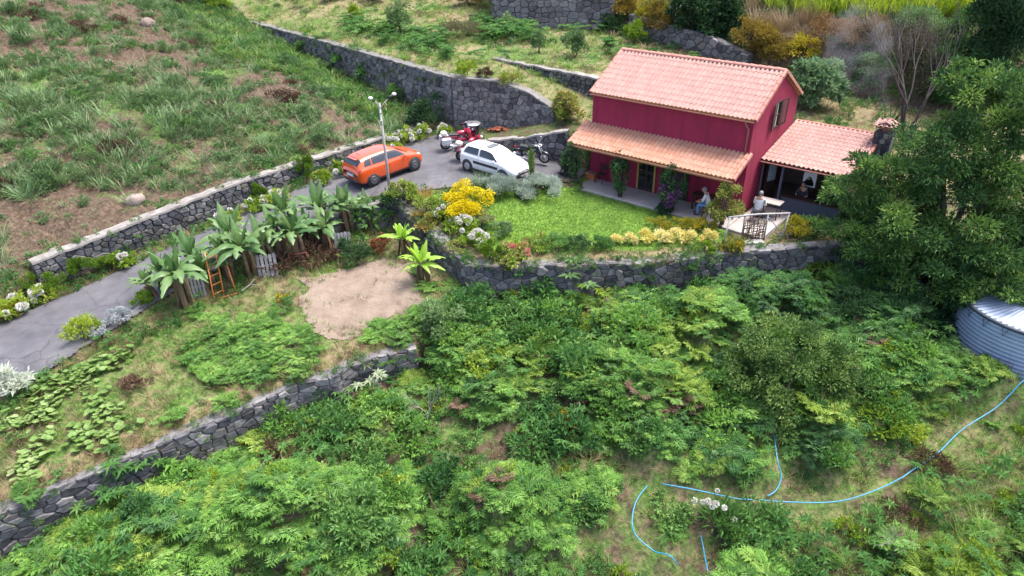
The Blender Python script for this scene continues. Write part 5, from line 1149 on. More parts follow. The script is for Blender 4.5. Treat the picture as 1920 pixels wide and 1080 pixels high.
# ================================================================== plants: meshes
def unit(v): return v/np.maximum(1e-9, np.linalg.norm(v, axis=-1, keepdims=True))
def leaf_tris(P, D, Nn, L, W, r, fold=.25, droop=.15):
    """n diamond leaves folded along the midrib: base P, direction D, normal Nn, length L, width W"""
    D = unit(D); S = unit(np.cross(D, Nn)); U = np.cross(S, D); L = np.asarray(L)[:, None]; W = np.asarray(W)[:, None]
    mid = P+D*L*.45+U*W*fold*.5
    V = np.stack([P, mid+S*W*.5+U*W*fold, P+D*L-U*L*droop, mid-S*W*.5+U*W*fold], 1).reshape(-1, 3)
    n = len(P); i = np.arange(n)[:, None]*4; F = np.concatenate([i+[0, 1, 2], i+[0, 2, 3]], 0)
    return V, F, np.repeat(r, 4)
def cat_meshes(parts):
    V = []; F = []; R = []; b = 0
    for v, f, r in parts: V.append(v); F.append(f+b); R.append(r); b += len(v)
    return np.concatenate(V), np.concatenate(F), np.concatenate(R)
def cloud(n, rad, L, W, nclump, seed, cr_=.28, up=.35, shell=.55, flat=False, lo=-.25, tone=.55):
    """leaf cloud in an ellipsoid, leaves gathered in clumps that share a tone"""
    g = np.random.default_rng(seed); rad = np.array(rad, float)
    d = unit(g.normal(size=(nclump*3, 3))); d = d[d[:, 2] > lo][:nclump]; nc = len(d)
    rr = (shell+(1-shell)*g.random(nc)**.6)*(1+.18*g.normal(size=nc)); C = d*rr[:, None]*rad
    k = g.integers(0, nc, n); off = g.normal(size=(n, 3)); off = unit(off)*(g.random(n)**.45)[:, None]
    P = C[k]+off*cr_*rad*np.array([1, 1, .85]); P[:, 2] = np.maximum(P[:, 2], rad[2]*lo*1.1)
    out = unit(P/rad); Dv = unit(off*.9+out*.5+np.array([0, 0, up])+g.normal(size=(n, 3))*.45); Nn = unit(out*.7+np.array([0, 0, .8])+g.normal(size=(n, 3))*.5)
    r = np.clip(tone*g.random(nc)[k]+(1-tone)*g.random(n), 0, 1)
    return leaf_tris(P, Dv, Nn, L*(.7+.6*g.random(n)), W*(.7+.6*g.random(n)), r)
def blades(n, L, W, spread, seed, nseg=3, lean=.5, curve=.6, tone=.3):
    """radial tuft of thin curved blades"""
    g = np.random.default_rng(seed); V = []; F = []; R = []; b = 0
    for i in range(n):
        a = g.uniform(0, 2*PI); r0 = spread*math.sqrt(g.random()); p = np.array([r0*math.cos(a), r0*math.sin(a), 0]); a2 = a+g.normal()*.5
        d = np.array([math.cos(a2), math.sin(a2), 0]); s = np.array([-d[1], d[0], 0]); l = L*g.uniform(.55, 1.15); ln = lean*g.uniform(.2, 1.3); cv = curve*g.uniform(.5, 1.4); tone_ = g.random()
        for k in range(nseg+1):
            t = k/nseg; w = W*(1-t)**.7*.5*(0.6+1.2*t*(1-t)+.2)
            q = p+d*l*(ln*t+cv*t*t*.5)+np.array([0, 0, l*(t-.35*cv*t*t)])
            if k < nseg: V += [q-s*w, q+s*w]
            else: V += [q]
        for k in range(nseg-1): F += [(b+2*k, b+2*k+1, b+2*k+3), (b+2*k, b+2*k+3, b+2*k+2)]
        F.append((b+2*nseg-2, b+2*nseg-1, b+2*nseg)); R += [tone_]*(2*nseg+1); b += 2*nseg+1
    return np.array(V), np.array(F), np.array(R)
def fern(nf, L, seed, pairs=11):
    """bracken clump: arching fronds with toothed side leaflets"""
    g = np.random.default_rng(seed); parts = []
    for i in range(nf):
        a = 2*PI*(i+g.uniform(-.3, .3))/nf; d = np.array([math.cos(a), math.sin(a), 0]); s = np.array([-d[1], d[0], 0]); l = L*g.uniform(.65, 1.15); el = g.uniform(.6, 1.4); tone = g.random()
        t = np.linspace(.18, 1, pairs); up = np.array([0, 0, 1.0])
        def pt(tt): tt = np.asarray(tt)[:, None]; return d*l*(math.cos(el)*tt+.38*tt**2)+up*l*(math.sin(el)*tt-.40*tt**2)
        C = pt(t); T = unit(pt(t+.02)-C); pl = l*.40*np.sin(PI*np.clip(1.03-t*.92, 0, 1)**.8)*(.9+.2*g.random(pairs)); pl = np.maximum(pl, .03)
        for sg in (1, -1):
            D = unit(s*sg+T*.45+up*-.12+g.normal(size=(pairs, 3))*.16); Nn = unit(np.cross(T, s*sg)*sg+up*.4)
            # each leaflet: a tapered feather split in three overlapping lobes
            parts.append(leaf_tris(C, D, Nn, pl, pl*.17, np.clip(tone+.25*(g.random(pairs)-.5), 0, 1), .1, .12))
            parts.append(leaf_tris(C+D*pl[:, None]*.30, unit(D+T*.9), Nn, pl*.36, pl*.10, np.clip(tone+.25*(g.random(pairs)-.5), 0, 1), .1, .1))
            parts.append(leaf_tris(C+D*pl[:, None]*.22, unit(D-T*.9), Nn, pl*.32, pl*.09, np.clip(tone+.25*(g.random(pairs)-.5), 0, 1), .1, .1))
        q = pt(np.linspace(0, 1, 6)); Vr = np.stack([q-s*.008, q+s*.008], 1).reshape(-1, 3); ii = np.arange(5)[:, None]*2
        parts.append((Vr, np.concatenate([ii+[0, 1, 3], ii+[0, 3, 2]], 0), np.full(12, tone)))
    return cat_meshes(parts)
def palmate(n, L, seed, whorls=7, h=.7, spread=.4, W=.3):
    """weed with whorls of long pointed leaves on a few stems"""
    g = np.random.default_rng(seed); parts = []
    for w in range(whorls):
        c = np.array([g.normal()*spread, g.normal()*spread, h*g.uniform(.35, 1)]); m = n; a = np.arange(m)*2*PI/m+g.random(); D = np.stack([np.cos(a), np.sin(a), .25+.3*g.random(m)], 1)
        parts.append(leaf_tris(np.repeat(c[None], m, 0), D, np.tile([0, 0, 1.0], (m, 1)), L*(.7+.5*g.random(m)), L*W*(.8+.4*g.random(m)), np.clip(g.random()*.6+g.random(m)*.4, 0, 1), .2, .35))
    return cat_meshes(parts)
def src(name, data, mat, smooth=False):
    me = mesh_np(name, *data, smooth=smooth); me.materials.append(mat); return me
def hidden(me): return bpy.data.objects.new(me.name, me)      # carrier for a scatter, never linked to the scene

# ---- foliage materials
G_FERN = mat_leaf('fern_green', [(0.055, 0.135, 0.026), (0.090, 0.205, 0.036), (0.130, 0.275, 0.048), (0.180, 0.340, 0.062), (0.250, 0.380, 0.085)], trans=.3)
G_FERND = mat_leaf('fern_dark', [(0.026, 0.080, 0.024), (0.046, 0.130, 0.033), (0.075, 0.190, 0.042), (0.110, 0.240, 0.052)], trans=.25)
G_WEED = mat_leaf('weed_green', [(0.032, 0.095, 0.024), (0.062, 0.160, 0.040), (0.100, 0.215, 0.052), (0.160, 0.285, 0.078)], trans=.3)
G_GRASS = mat_leaf('grass_green', [(0.055, 0.120, 0.020), (0.100, 0.200, 0.032), (0.160, 0.270, 0.050), (0.270, 0.330, 0.100)], trans=.35)
G_LAWN = mat_leaf('lawn_green', [(0.090, 0.185, 0.030), (0.130, 0.240, 0.040), (0.180, 0.290, 0.055), (0.240, 0.330, 0.080)], trans=.35, objvar=.35)
G_DUSTY = mat_leaf('dusty_green', [(0.055, 0.108, 0.042), (0.095, 0.172, 0.064), (0.145, 0.238, 0.092), (0.230, 0.305, 0.145)], trans=.25)
G_DRY = mat_leaf('dry_straw', [(.122, .084, .042), (.190, .137, .068), (.258, .198, .106), (.152, .099, .061)], trans=.2)
G_BROWN = mat_leaf('dead_brown', [(.069, .037, .025), (.119, .069, .044), (.168, .109, .069)], trans=.1)
G_TREE = mat_leaf('tree_green', [(0.020, 0.056, 0.022), (0.042, 0.105, 0.032), (0.080, 0.170, 0.042), (0.140, 0.245, 0.055), (0.220, 0.320, 0.075)], trans=.25, objvar=.1)
G_CITRUS = mat_leaf('citrus_green', [(0.035, 0.085, 0.022), (0.075, 0.145, 0.034), (0.135, 0.215, 0.050), (0.230, 0.290, 0.070)], trans=.25, objvar=.2)
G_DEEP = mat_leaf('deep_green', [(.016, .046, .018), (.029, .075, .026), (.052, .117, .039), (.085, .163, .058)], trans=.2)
G_LIME = mat_leaf('lime_green', [(0.100, 0.180, 0.016), (0.160, 0.260, 0.025), (0.240, 0.330, 0.035), (0.330, 0.400, 0.055)], trans=.35)
G_CYP = mat_leaf('conifer_green', [(0.060, 0.130, 0.014), (0.110, 0.200, 0.020), (0.160, 0.260, 0.030)], trans=.2)
G_SILV = mat_leaf('silver_leaf', [(0.260, 0.320, 0.250), (0.380, 0.440, 0.360), (0.480, 0.540, 0.450), (0.580, 0.620, 0.540)], trans=.2)
G_GREYB = mat_leaf('grey_bush', [(.228, .258, .258), (.319, .350, .357), (.395, .418, .426)], trans=.1)
G_YELL = mat_leaf('yellow_bloom', [(0.420, 0.340, 0.004), (0.560, 0.460, 0.008), (0.620, 0.520, 0.015), (0.480, 0.380, 0.008)], trans=.25)
G_YELLB = mat_leaf('yellow_green_bed', [(0.130, 0.160, 0.020), (0.260, 0.250, 0.025), (0.400, 0.330, 0.030), (0.160, 0.200, 0.030)], trans=.3)
G_OLIVEY = mat_leaf('olive_yellow', [(.099, .084, .017), (.198, .148, .025), (.296, .217, .035), (.158, .099, .030)], trans=.25)
G_CREAM = mat_leaf('cream_leaf', [(0.520, 0.460, 0.100), (0.640, 0.580, 0.200), (0.720, 0.680, 0.360)], trans=.3)
G_PINKY = mat_leaf('pink_tinged', [(0.130, 0.220, 0.030), (0.180, 0.280, 0.040), (0.260, 0.330, 0.060), (0.360, 0.260, 0.120), (0.220, 0.300, 0.050), (0.160, 0.250, 0.035), (0.200, 0.290, 0.040), (0.420, 0.300, 0.200)], trans=.3)
G_PURP = mat_leaf('purple_bloom', [(.045, .018, .045), (.100, .040, .100), (.180, .090, .180)], trans=.2)
G_WFLOW = mat_leaf('white_bloom', [(.502, .486, .418), (.593, .585, .532), (.623, .608, .593)], trans=.2)
G_BAN = mat_leaf('banana_leaf', [(0.045, 0.105, 0.036), (0.075, 0.155, 0.048), (0.120, 0.210, 0.070), (0.200, 0.280, 0.120)], rough=.4, trans=.35, objvar=.15)
G_BANL = mat_leaf('young_banana_leaf', [(.180, .345, .045), (.270, .465, .060), (.360, .540, .090)], rough=.4, trans=.4, objvar=.15)
G_VINE = mat_leaf('pumpkin_leaf', [(0.100, 0.190, 0.040), (0.150, 0.250, 0.060), (0.240, 0.330, 0.120)], trans=.35)
M_BARK = mat_simple('bark', (.10, .075, .058), .9, var=.35, scale=7, bump=.6, bscale=20)
M_BARKG = mat_simple('grey_bark', (.20, .175, .165), .9, var=.3, scale=7, bump=.5, bscale=20)
M_BANST = mat_simple('banana_stem', (.16, .11, .06), .8, var=.45, scale=5, dirt=(.10, .055, .035))

# ---- scatter: one object that places plant meshes on its points
def scatter(name, P, scl, vid, sources, label, tilt=.15, seed=0):
    g = np.random.default_rng(seed); n = len(P); me = bpy.data.meshes.new(name); me.vertices.add(n); me.vertices.foreach_set('co', np.asarray(P, np.float32).ravel())
    rot = np.stack([g.normal(size=n)*tilt, g.normal(size=n)*tilt, g.random(n)*2*PI], 1)
    for nm, ty, key, val in (('rot', 'FLOAT_VECTOR', 'vector', rot), ('scl', 'FLOAT', 'value', scl), ('vid', 'INT', 'value', vid)):
        a = me.attributes.new(nm, ty, 'POINT'); a.data.foreach_set(key, np.asarray(val, np.int32 if ty == 'INT' else np.float32).ravel())
    o = link(name, me); tag(o, label, kind='stuff')
    t = bpy.data.node_groups.new(name, 'GeometryNodeTree'); t.interface.new_socket('Geometry', in_out='INPUT', socket_type='NodeSocketGeometry'); t.interface.new_socket('Geometry', in_out='OUTPUT', socket_type='NodeSocketGeometry')
    gi = t.nodes.new('NodeGroupInput'); go = t.nodes.new('NodeGroupOutput'); jo = t.nodes.new('GeometryNodeJoinGeometry')
    def na(nm, ty):
        q = t.nodes.new('GeometryNodeInputNamedAttribute'); q.data_type = ty; q.inputs['Name'].default_value = nm; return q.outputs['Attribute']
    for k, s_ in enumerate(sources):
        oi = t.nodes.new('GeometryNodeObjectInfo'); oi.inputs['Object'].default_value = s_; oi.transform_space = 'ORIGINAL'
        ip = t.nodes.new('GeometryNodeInstanceOnPoints'); cm = t.nodes.new('FunctionNodeCompare'); cm.data_type = 'INT'; cm.operation = 'EQUAL'
        t.links.new(na('vid', 'INT'), cm.inputs[2]); cm.inputs[3].default_value = k
        t.links.new(gi.outputs[0], ip.inputs['Points']); t.links.new(cm.outputs[0], ip.inputs['Selection']); t.links.new(oi.outputs['Geometry'], ip.inputs['Instance'])
        t.links.new(na('rot', 'FLOAT_VECTOR'), ip.inputs['Rotation']); t.links.new(na('scl', 'FLOAT'), ip.inputs['Scale']); t.links.new(ip.outputs[0], jo.inputs[0])
    t.links.new(jo.outputs[0], go.inputs[0]); md = o.modifiers.new('scatter', 'NODES'); md.node_group = t
    return o
def jitter_grid(x0, x1, y0, y1, st, seed):
    g = np.random.default_rng(seed); X, Y = np.meshgrid(np.arange(x0, x1, st), np.arange(y0, y1, st)); X = X+g.uniform(-.5, .5, X.shape)*st; Y = Y+g.uniform(-.5, .5, Y.shape)*st
    return X.ravel(), Y.ravel()
def region_of(X, Y):
    i = np.clip(np.searchsorted(GX, X)-1, 0, len(GX)-2); j = np.clip(np.searchsorted(GY, Y)-1, 0, len(GY)-2); return RG[j, i]
def seen(X, Y, Z, m=90):
    u, v = project(X, Y, Z); return (u > -m) & (u < 1920+m) & (v > -m) & (v < 1080+m*2), u, v
def pts(reg, x0, x1, y0, y1, st, seed, keep=None):
    """ground points of one level inside the view; keep(u, v, X, Y) -> probability"""
    X, Y = jitter_grid(x0, x1, y0, y1, st, seed); Z = zf(X, Y); ok, u, v = seen(X, Y, Z); ok &= np.isin(region_of(X, Y), reg)
    g = np.random.default_rng(seed+1)
    if keep is not None: ok &= g.random(len(X)) < keep(u, v, X, Y)
    return np.stack([X, Y, Z], 1)[ok], u[ok], v[ok]
def zone(u, v, polys, inside, outside):
    m = np.zeros(np.shape(u), bool)
    for p in polys: m |= inpoly(u, v, p)
    return np.where(m, inside, outside)
R_ = np.random.default_rng(99)

# ================================================================== ground cover
FERNS = [src('fern', fern(17, .76, 100+k, 16), G_FERN) for k in range(4)]
FERND = [src('fern', fern(15, .76, 120+k, 15), G_FERND) for k in range(2)]
G_FERNY = mat_leaf('fern_yellow', [(0.100, 0.180, 0.028), (0.155, 0.260, 0.038), (0.220, 0.330, 0.052), (0.290, 0.390, 0.080)], trans=.35)
FERNY = [src('fern', fern(15, .76, 130+k, 15), G_FERNY) for k in range(2)]
FERNB = [src('dead_fern', fern(10, .7, 136+k, 13), G_BROWN) for k in range(1)]
BRAM = [src('bramble', cloud(420, (.6, .6, .42), .13, .08, 22, 138+k, up=.3, shell=.6), G_WEED) for k in range(2)]
LIMEB = [src('lime_weed', cloud(300, (.42, .42, .4), .12, .06, 16, 145+k, up=.5, shell=.5), G_LIME) for k in range(1)]
WEEDS = [src('weed', cloud(150, (.33, .33, .34), .11, .05, 12, 140+k, up=.5), G_WEED) for k in range(2)]
WHORL = [src('weed', palmate(7, .26, 150+k), G_WEED) for k in range(2)]
DUST = [src('weed', cloud(110, (.30, .30, .22), .12, .045, 9, 160+k, up=.4), G_DUSTY) for k in range(2)]
TUFT = [src('grass', blades(16, .24, .018, .10, 170+k), G_GRASS) for k in range(2)]
TALL = [src('grass', blades(34, .62, .024, .2, 180+k, 4, .45, .8), G_DUSTY) for k in range(2)]
TUFTD = [src('grass', blades(16, .24, .018, .10, 176, 3), G_DUSTY)]
TALLG = [src('grass', blades(24, .62, .03, .16, 186+k, 4, .5, .9), G_GRASS) for k in range(2)]
CANE = [src('grass', blades(30, 1.75, .055, .3, 190+k, 5, .3, .55), G_LIME) for k in range(2)]
STRAW = [src('straw', blades(22, .42, .016, .16, 200+k, 3, .7, .7), G_DRY) for k in range(2)]
TWIGS = [src('twigs', blades(16, .5, .012, .15, 210+k, 3, .8, .3), G_BROWN) for k in range(2)]
G_LAWND = mat_leaf('lawn_dark', [(.06, .135, .022), (.09, .18, .03), (.13, .22, .045)], trans=.35, objvar=.35)
LAWNT = [src('grass', blades(12, .075, .012, .06, 220+k, 2, .5, .5), (G_LAWN, G_LAWN, G_LAWND)[k]) for k in range(3)]
H = lambda L: [hidden(m) for m in L]
# --- bracken on the lower slope
PATHS = DRYPX
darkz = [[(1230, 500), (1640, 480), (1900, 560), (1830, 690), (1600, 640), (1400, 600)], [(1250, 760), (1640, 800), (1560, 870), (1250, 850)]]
rightgrass = [[(1740, 770), (1920, 690), (1920, 1080), (1400, 1080), (1480, 960), (1700, 930)]]
def fern_keep(u, v, X, Y):
    k = np.clip(.5+4.5*(fbm(X, Y, .42, 5)-.47), .06, 1); hd_ = np.full(np.shape(X), 9.0)
    for h_ in HOSES: hd_ = np.minimum(hd_, polydist(X, Y, h_))
    k = np.where(hd_ < .75, 0, k)
    k = np.where(zone(u, v, PATHS, 1, 0) > 0, .10, k); k = np.where(zone(u, v, rightgrass, 1, 0) > 0, k*.5, k)
    k = np.where(zone(u, v, [[(850, 545), (1600, 530), (1620, 800), (1150, 800), (900, 760)]], 1, 0) > 0, np.maximum(k, .8), k)
    k = np.where(polydist(X, Y, W3) < .75, k*.35, k); d4_ = polydist(X, Y, W4); k = np.where(d4_ < .55, 0, np.where(d4_ < 1.2, np.maximum(k, .75), k)); k = np.where(np.hypot(X-tcx, Y-tcy) < 3.2, 0, k)
    return k
P, u, v = pts([0], -17, 20, 9, 25, .40, 11, fern_keep)
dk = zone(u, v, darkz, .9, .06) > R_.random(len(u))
sc = (.50+.45*R_.random(len(P)))*(.75+1.3*np.clip(fbm(P[:, 0], P[:, 1], .42, 5)-.4, 0, .35))
order = np.argsort([depth_of(p) for p in P]); vis_ = (u[order] > 0) & (u[order] < 1920) & (v[order] < 1080); near = order[vis_][:150]
mask = np.zeros(len(P), bool); mask[near] = True
for i in near:
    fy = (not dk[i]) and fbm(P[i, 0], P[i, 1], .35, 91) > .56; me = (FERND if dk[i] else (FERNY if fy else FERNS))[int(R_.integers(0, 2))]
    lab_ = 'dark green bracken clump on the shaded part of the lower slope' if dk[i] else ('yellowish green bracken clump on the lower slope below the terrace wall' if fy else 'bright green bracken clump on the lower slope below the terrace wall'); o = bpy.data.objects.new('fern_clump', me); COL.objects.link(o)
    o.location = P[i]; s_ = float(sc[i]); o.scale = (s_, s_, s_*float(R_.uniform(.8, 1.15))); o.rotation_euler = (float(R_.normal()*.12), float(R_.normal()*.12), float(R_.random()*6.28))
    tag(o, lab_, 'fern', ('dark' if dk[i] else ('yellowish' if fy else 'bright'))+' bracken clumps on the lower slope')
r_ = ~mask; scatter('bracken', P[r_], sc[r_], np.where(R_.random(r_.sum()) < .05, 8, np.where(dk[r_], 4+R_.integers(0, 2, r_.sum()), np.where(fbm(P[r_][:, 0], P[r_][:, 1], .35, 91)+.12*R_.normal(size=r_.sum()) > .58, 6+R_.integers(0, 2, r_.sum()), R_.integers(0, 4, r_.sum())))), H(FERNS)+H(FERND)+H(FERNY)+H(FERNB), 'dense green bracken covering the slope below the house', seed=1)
# --- mixed weeds between
P, u, v = pts([0], -17, 20, 9, 25, .42, 13, lambda u, v, X, Y: np.where((np.hypot(X-tcx, Y-tcy) < 3.0) | (np.min([polydist(X, Y, h_) for h_ in HOSES], 0) < .55), 0, np.where(zone(u, v, rightgrass, 1, 0) > 0, .85, np.where(zone(u, v, PATHS, 1, 0) > 0, .3, .46))))
kind = R_.random(len(P)); rg_ = zone(u, v, rightgrass, 1, 0) > 0
vid = np.where(kind < .35, 0, np.where(kind < .5, 1, np.where(kind < .62, 2, np.where(kind < .74, 3, np.where(kind < .86, 4, 5))))); vid = np.where(rg_ & (kind < .5), 4, np.where(rg_ & (kind > .8), 6, vid)); vid = np.where(zone(u, v, darkz, 1, 0) > 0, np.where(kind < .7, 0, 2), vid); k2 = R_.random(len(P)); vid = np.where((k2 < .22) & ~rg_, 7, np.where((k2 > .92), 8, vid))
scatter('undergrowth', P, .5+.6*R_.random(len(P)), vid, H([WEEDS[0], WEEDS[1], WHORL[0], WHORL[1], TALLG[0], STRAW[0], TALLG[1], BRAM[0], LIMEB[0]]), 'mixed weeds and grass growing between the bracken', seed=2)
P, u, v = pts([0], -17, 20, 9, 25, .24, 15, lambda u, v, X, Y: np.where((np.hypot(X-tcx, Y-tcy) < 2.7) | (np.min([polydist(X, Y, h_) for h_ in HOSES], 0) < .22), 0, np.where(zone(u, v, PATHS+rightgrass, 1, 0) > 0, .95, .25)))
scatter('slope_grass', P, .6+.75*R_.random(len(P)), np.where(R_.random(len(P)) < .78, 0, np.where(R_.random(len(P)) < .7, 1, 2)), H([TUFT[0], STRAW[1], TWIGS[0]]), 'short grass and straw on the lower slope', seed=3)
# --- lower terrace
sandk = lambda X, Y: inpoly(X, Y, SANDP)
vinez = [[(0, 760), (90, 700), (180, 690), (235, 640), (240, 780), (230, 840), (140, 800), (90, 860), (40, 900), (0, 850)]]
mound = [[(350, 640), (420, 600), (520, 600), (600, 640), (590, 700), (500, 720), (400, 720), (345, 690)]]
P, u, v = pts([1], -20, -1, 9, 29, .17, 21, lambda u, v, X, Y: np.where(sandk(X, Y), np.where(polydist(X, Y, SANDP+SANDP[:1]) < .35, .3, .015), np.clip(.55+1.2*(fbm(X, Y, .8, 41)-.45), .1, 1)))
scatter('terrace_grass', P, .5+.55*R_.random(len(P)), np.where(R_.random(len(P)) < .74, R_.integers(0, 2, len(P)), np.where(R_.random(len(P)) < .75, 2, 3)), H([TUFT[0], TUFT[1], STRAW[0], TWIGS[1]]), 'rough short grass on the lower terrace', seed=4)
P, u, v = pts([1], -20, -1, 9, 29, .40, 23, lambda u, v, X, Y: np.where(sandk(X, Y), 0, np.where(zone(u, v, mound, 1, 0) > 0, .98, np.where(zone(u, v, [[(650, 640), (760, 600), (830, 560), (860, 600), (780, 650)]], 1, 0) > 0, .9, .05))))
scatter('terrace_bracken', P, .45+.3*R_.random(len(P)), R_.integers(0, 4, len(P)), H(FERNS), 'low mound of bright bracken in the middle of the lower terrace', seed=5)
P, u, v = pts([1], -20, -1, 9, 29, .45, 25, lambda u, v, X, Y: np.where(sandk(X, Y), 0, np.where(polydist(X, Y, W4) < .5, .35, .12)))
scatter('terrace_weeds', P, .35+.4*R_.random(len(P)), R_.integers(0, 4, len(P)), H([WEEDS[0], DUST[0], TWIGS[0], WHORL[0]]), 'scattered low weeds on the lower terrace', seed=6)
# --- upper field
soilz = [[(0, -60), (260, -60), (320, 60), (430, 105), (330, 150), (180, 120), (0, 100)], [(380, 120), (520, 130), (600, 190), (500, 200)], [(560, 200), (700, 180), (780, 210), (690, 260)], [(300, 240), (420, 270), (420, 330), (330, 330)], [(60, 360), (180, 400), (140, 470), (0, 480)]]
lushz = [[(280, -10), (400, -10), (560, 100), (800, 225), (700, 235), (560, 150), (420, 110)]]
tallz = [[(265, 165), (330, 150), (440, 190), (440, 250), (360, 260), (280, 240)], [(0, 170), (160, 200), (240, 240), (180, 260), (0, 250)], [(130, 320), (280, 290), (300, 340), (180, 370)], [(0, 330), (110, 320), (130, 370), (0, 390)], [(150, 250), (260, 250), (260, 300), (160, 300)]]
def field_keep(u, v, X, Y):
    k = np.clip(.47+3.8*(fbm(X, Y, .6, 51)-.5), .05, .92); uu = u+40*(fbm(X, Y, .7, 7)-.5); vv = v+30*(fbm(X, Y, .7, 8)-.5)
    k = np.where(zone(uu, vv, soilz, 1, 0) > 0, k*.35, k); return np.where(zone(uu, vv, lushz, 1, 0) > 0, .9, k)
P, u, v = pts([2], -40, -3, 15, 62, .36, 31, field_keep)
lz = zone(u, v, lushz, 1, 0) > 0; kk = R_.random(len(P)); vid = np.where(kk < .28, 0, np.where(kk < .55, 1, np.where(kk < .72, 2, np.where(kk < .8, 3, np.where(kk < .92, 4, 5))))); vid = np.where(lz, np.where(kk < .6, 2, 6), vid)
scatter('field_weeds', P, (.6+.75*R_.random(len(P))), vid, H([DUST[0], DUST[1], WEEDS[0], DUST[0], TALL[0], TWIGS[1], TALLG[0]]), 'dusty green weeds spread over the sloping field', seed=7)
P, u, v = pts([2], -40, -3, 15, 62, .5, 33, lambda u, v, X, Y: zone(u+30*(fbm(X, Y, .7, 7)-.5), v+30*(fbm(X, Y, .7, 8)-.5), tallz, .75, .03))
scatter('field_tall_grass', P, (1.0+.7*R_.random(len(P))), R_.integers(0, 2, len(P)), H(TALL), 'patches of tall blue green grass on the sloping field', seed=8)
P, u, v = pts([2], -40, -3, 15, 62, .22, 35, lambda u, v, X, Y: np.clip(field_keep(u, v, X, Y)*.6, .06, 1))
scatter('field_grass', P, .6+.7*R_.random(len(P)), np.where(R_.random(len(P)) < .7, 0, np.where(R_.random(len(P)) < .6, 1, 2)), H([TUFTD[0], STRAW[0], TWIGS[0]]), 'thin grass and dead stalks on the sloping field', seed=9)
# --- orchard, ramp strip and yard
P, u, v = pts([3, 4], -22, 26, 33, 64, .26, 37, lambda u, v, X, Y: np.clip(.55+1.2*(fbm(X, Y, .5, 61)-.5), .12, .9))
kk = R_.random(len(P)); yard = P[:, 0] > 9
vid = np.where(kk < .62, 0, np.where(kk < .84, 1, 2)); vid = np.where(yard & (kk > .45), 1, vid)
scatter('orchard_grass', P, .55+.5*R_.random(len(P)), vid, H([TUFT[0], STRAW[1], TALLG[1]]), 'pale green grass under the young orchard trees', seed=10)
wz = [[(700, 60), (790, 60), (860, 90), (840, 115), (720, 85)], [(880, 40), (1000, 40), (1000, 80), (890, 85)], [(640, 40), (690, 40), (700, 70), (640, 70)]]
P, u, v = pts([3], -22, 12, 36, 64, .45, 39, lambda u, v, X, Y: zone(u, v, wz, .8, .03))
scatter('orchard_weeds', P, .8+.7*R_.random(len(P)), R_.integers(0, 3, len(P)), H([WEEDS[0], WHORL[0], DUST[1]]), 'leafy vegetable rows in the orchard', seed=11)
# --- bank behind the house
canez = [[(1480, -80), (1900, -80), (1830, 25), (1640, 52), (1500, 30)], [(1380, -60), (1560, -60), (1540, 20), (1380, 10)]]
P, u, v = pts([5], 0, 40, 36, 66, .5, 43, lambda u, v, X, Y: zone(u+40*(fbm(X, Y, .7, 7)-.5), v+25*(fbm(X, Y, .7, 8)-.5), canez, .95, .0))
scatter('cane_grass', P, .7+.5*R_.random(len(P)), R_.integers(0, 2, len(P)), H(CANE), 'tall lime green cane grass on top of the bank', seed=12)
P, u, v = pts([5, 3], 7, 40, 33, 62, .40, 45, lambda u, v, X, Y: np.where(region_of(X, Y) == 5, .75, .12))
kk = R_.random(len(P)); browny = zone(u, v, [[(1380, 30), (1560, 20), (1560, 130), (1400, 120)]], 1, 0) > 0
vid = np.where(kk < .25, 0, np.where(kk < .45, 1, np.where(kk < .7, 2, 3))); vid = np.where(browny & (kk < .7), 2, vid)
scatter('bank_scrub', P, 1.0+.9*R_.random(len(P)), vid, H([WEEDS[0], DUST[0], STRAW[0], TWIGS[0]]), 'dry scrub and straw on the bank behind the house', seed=13)
# --- lawn
P, u, v = pts([6], -5, 12, 23, 32, .078, 47, lambda u, v, X, Y: np.where(inpoly(X, Y, [tuple(hw(-.1, -1.55)[:2]), tuple(hw(HL+.1, -1.55)[:2]), tuple(hw(HL+.1, .3)[:2]), tuple(hw(-.1, .3)[:2])]) | (polydist(X, Y, W3) < .75) | (X > 8.2), 0, .9))
scatter('lawn_grass', P, .8+.7*R_.random(len(P)), np.where(fbm(P[:, 0], P[:, 1], .9, 95)+.12*R_.normal(size=len(P)) > .56, 2, R_.integers(0, 2, len(P))), H(LAWNT), 'short bright green lawn in front of the porch', seed=14, tilt=.25)
P, u, v = pts([6], -5, 20, 23, 32, .22, 49, lambda u, v, X, Y: np.where((polydist(X, Y, W3) < 1.0), .5, 0))
X, Y = jitter_grid(-6, 14, 23, 30, .15, 59); ok = (polydist(X, Y, W3) < .32) & (R_.random(len(X)) < .55) & (X < 9.2); P2_ = np.stack([X, Y, fL(X, Y)+.02], 1)[ok]; P = np.concatenate([P, P2_])
scatter('bed_weeds', P, .4+.5*R_.random(len(P)), np.where(R_.random(len(P)) < .5, 0, np.where(R_.random(len(P)) < .6, 1, 2)), H([TUFT[0], STRAW[0], WEEDS[1]]), 'dry weeds along the top of the retaining wall', seed=15)

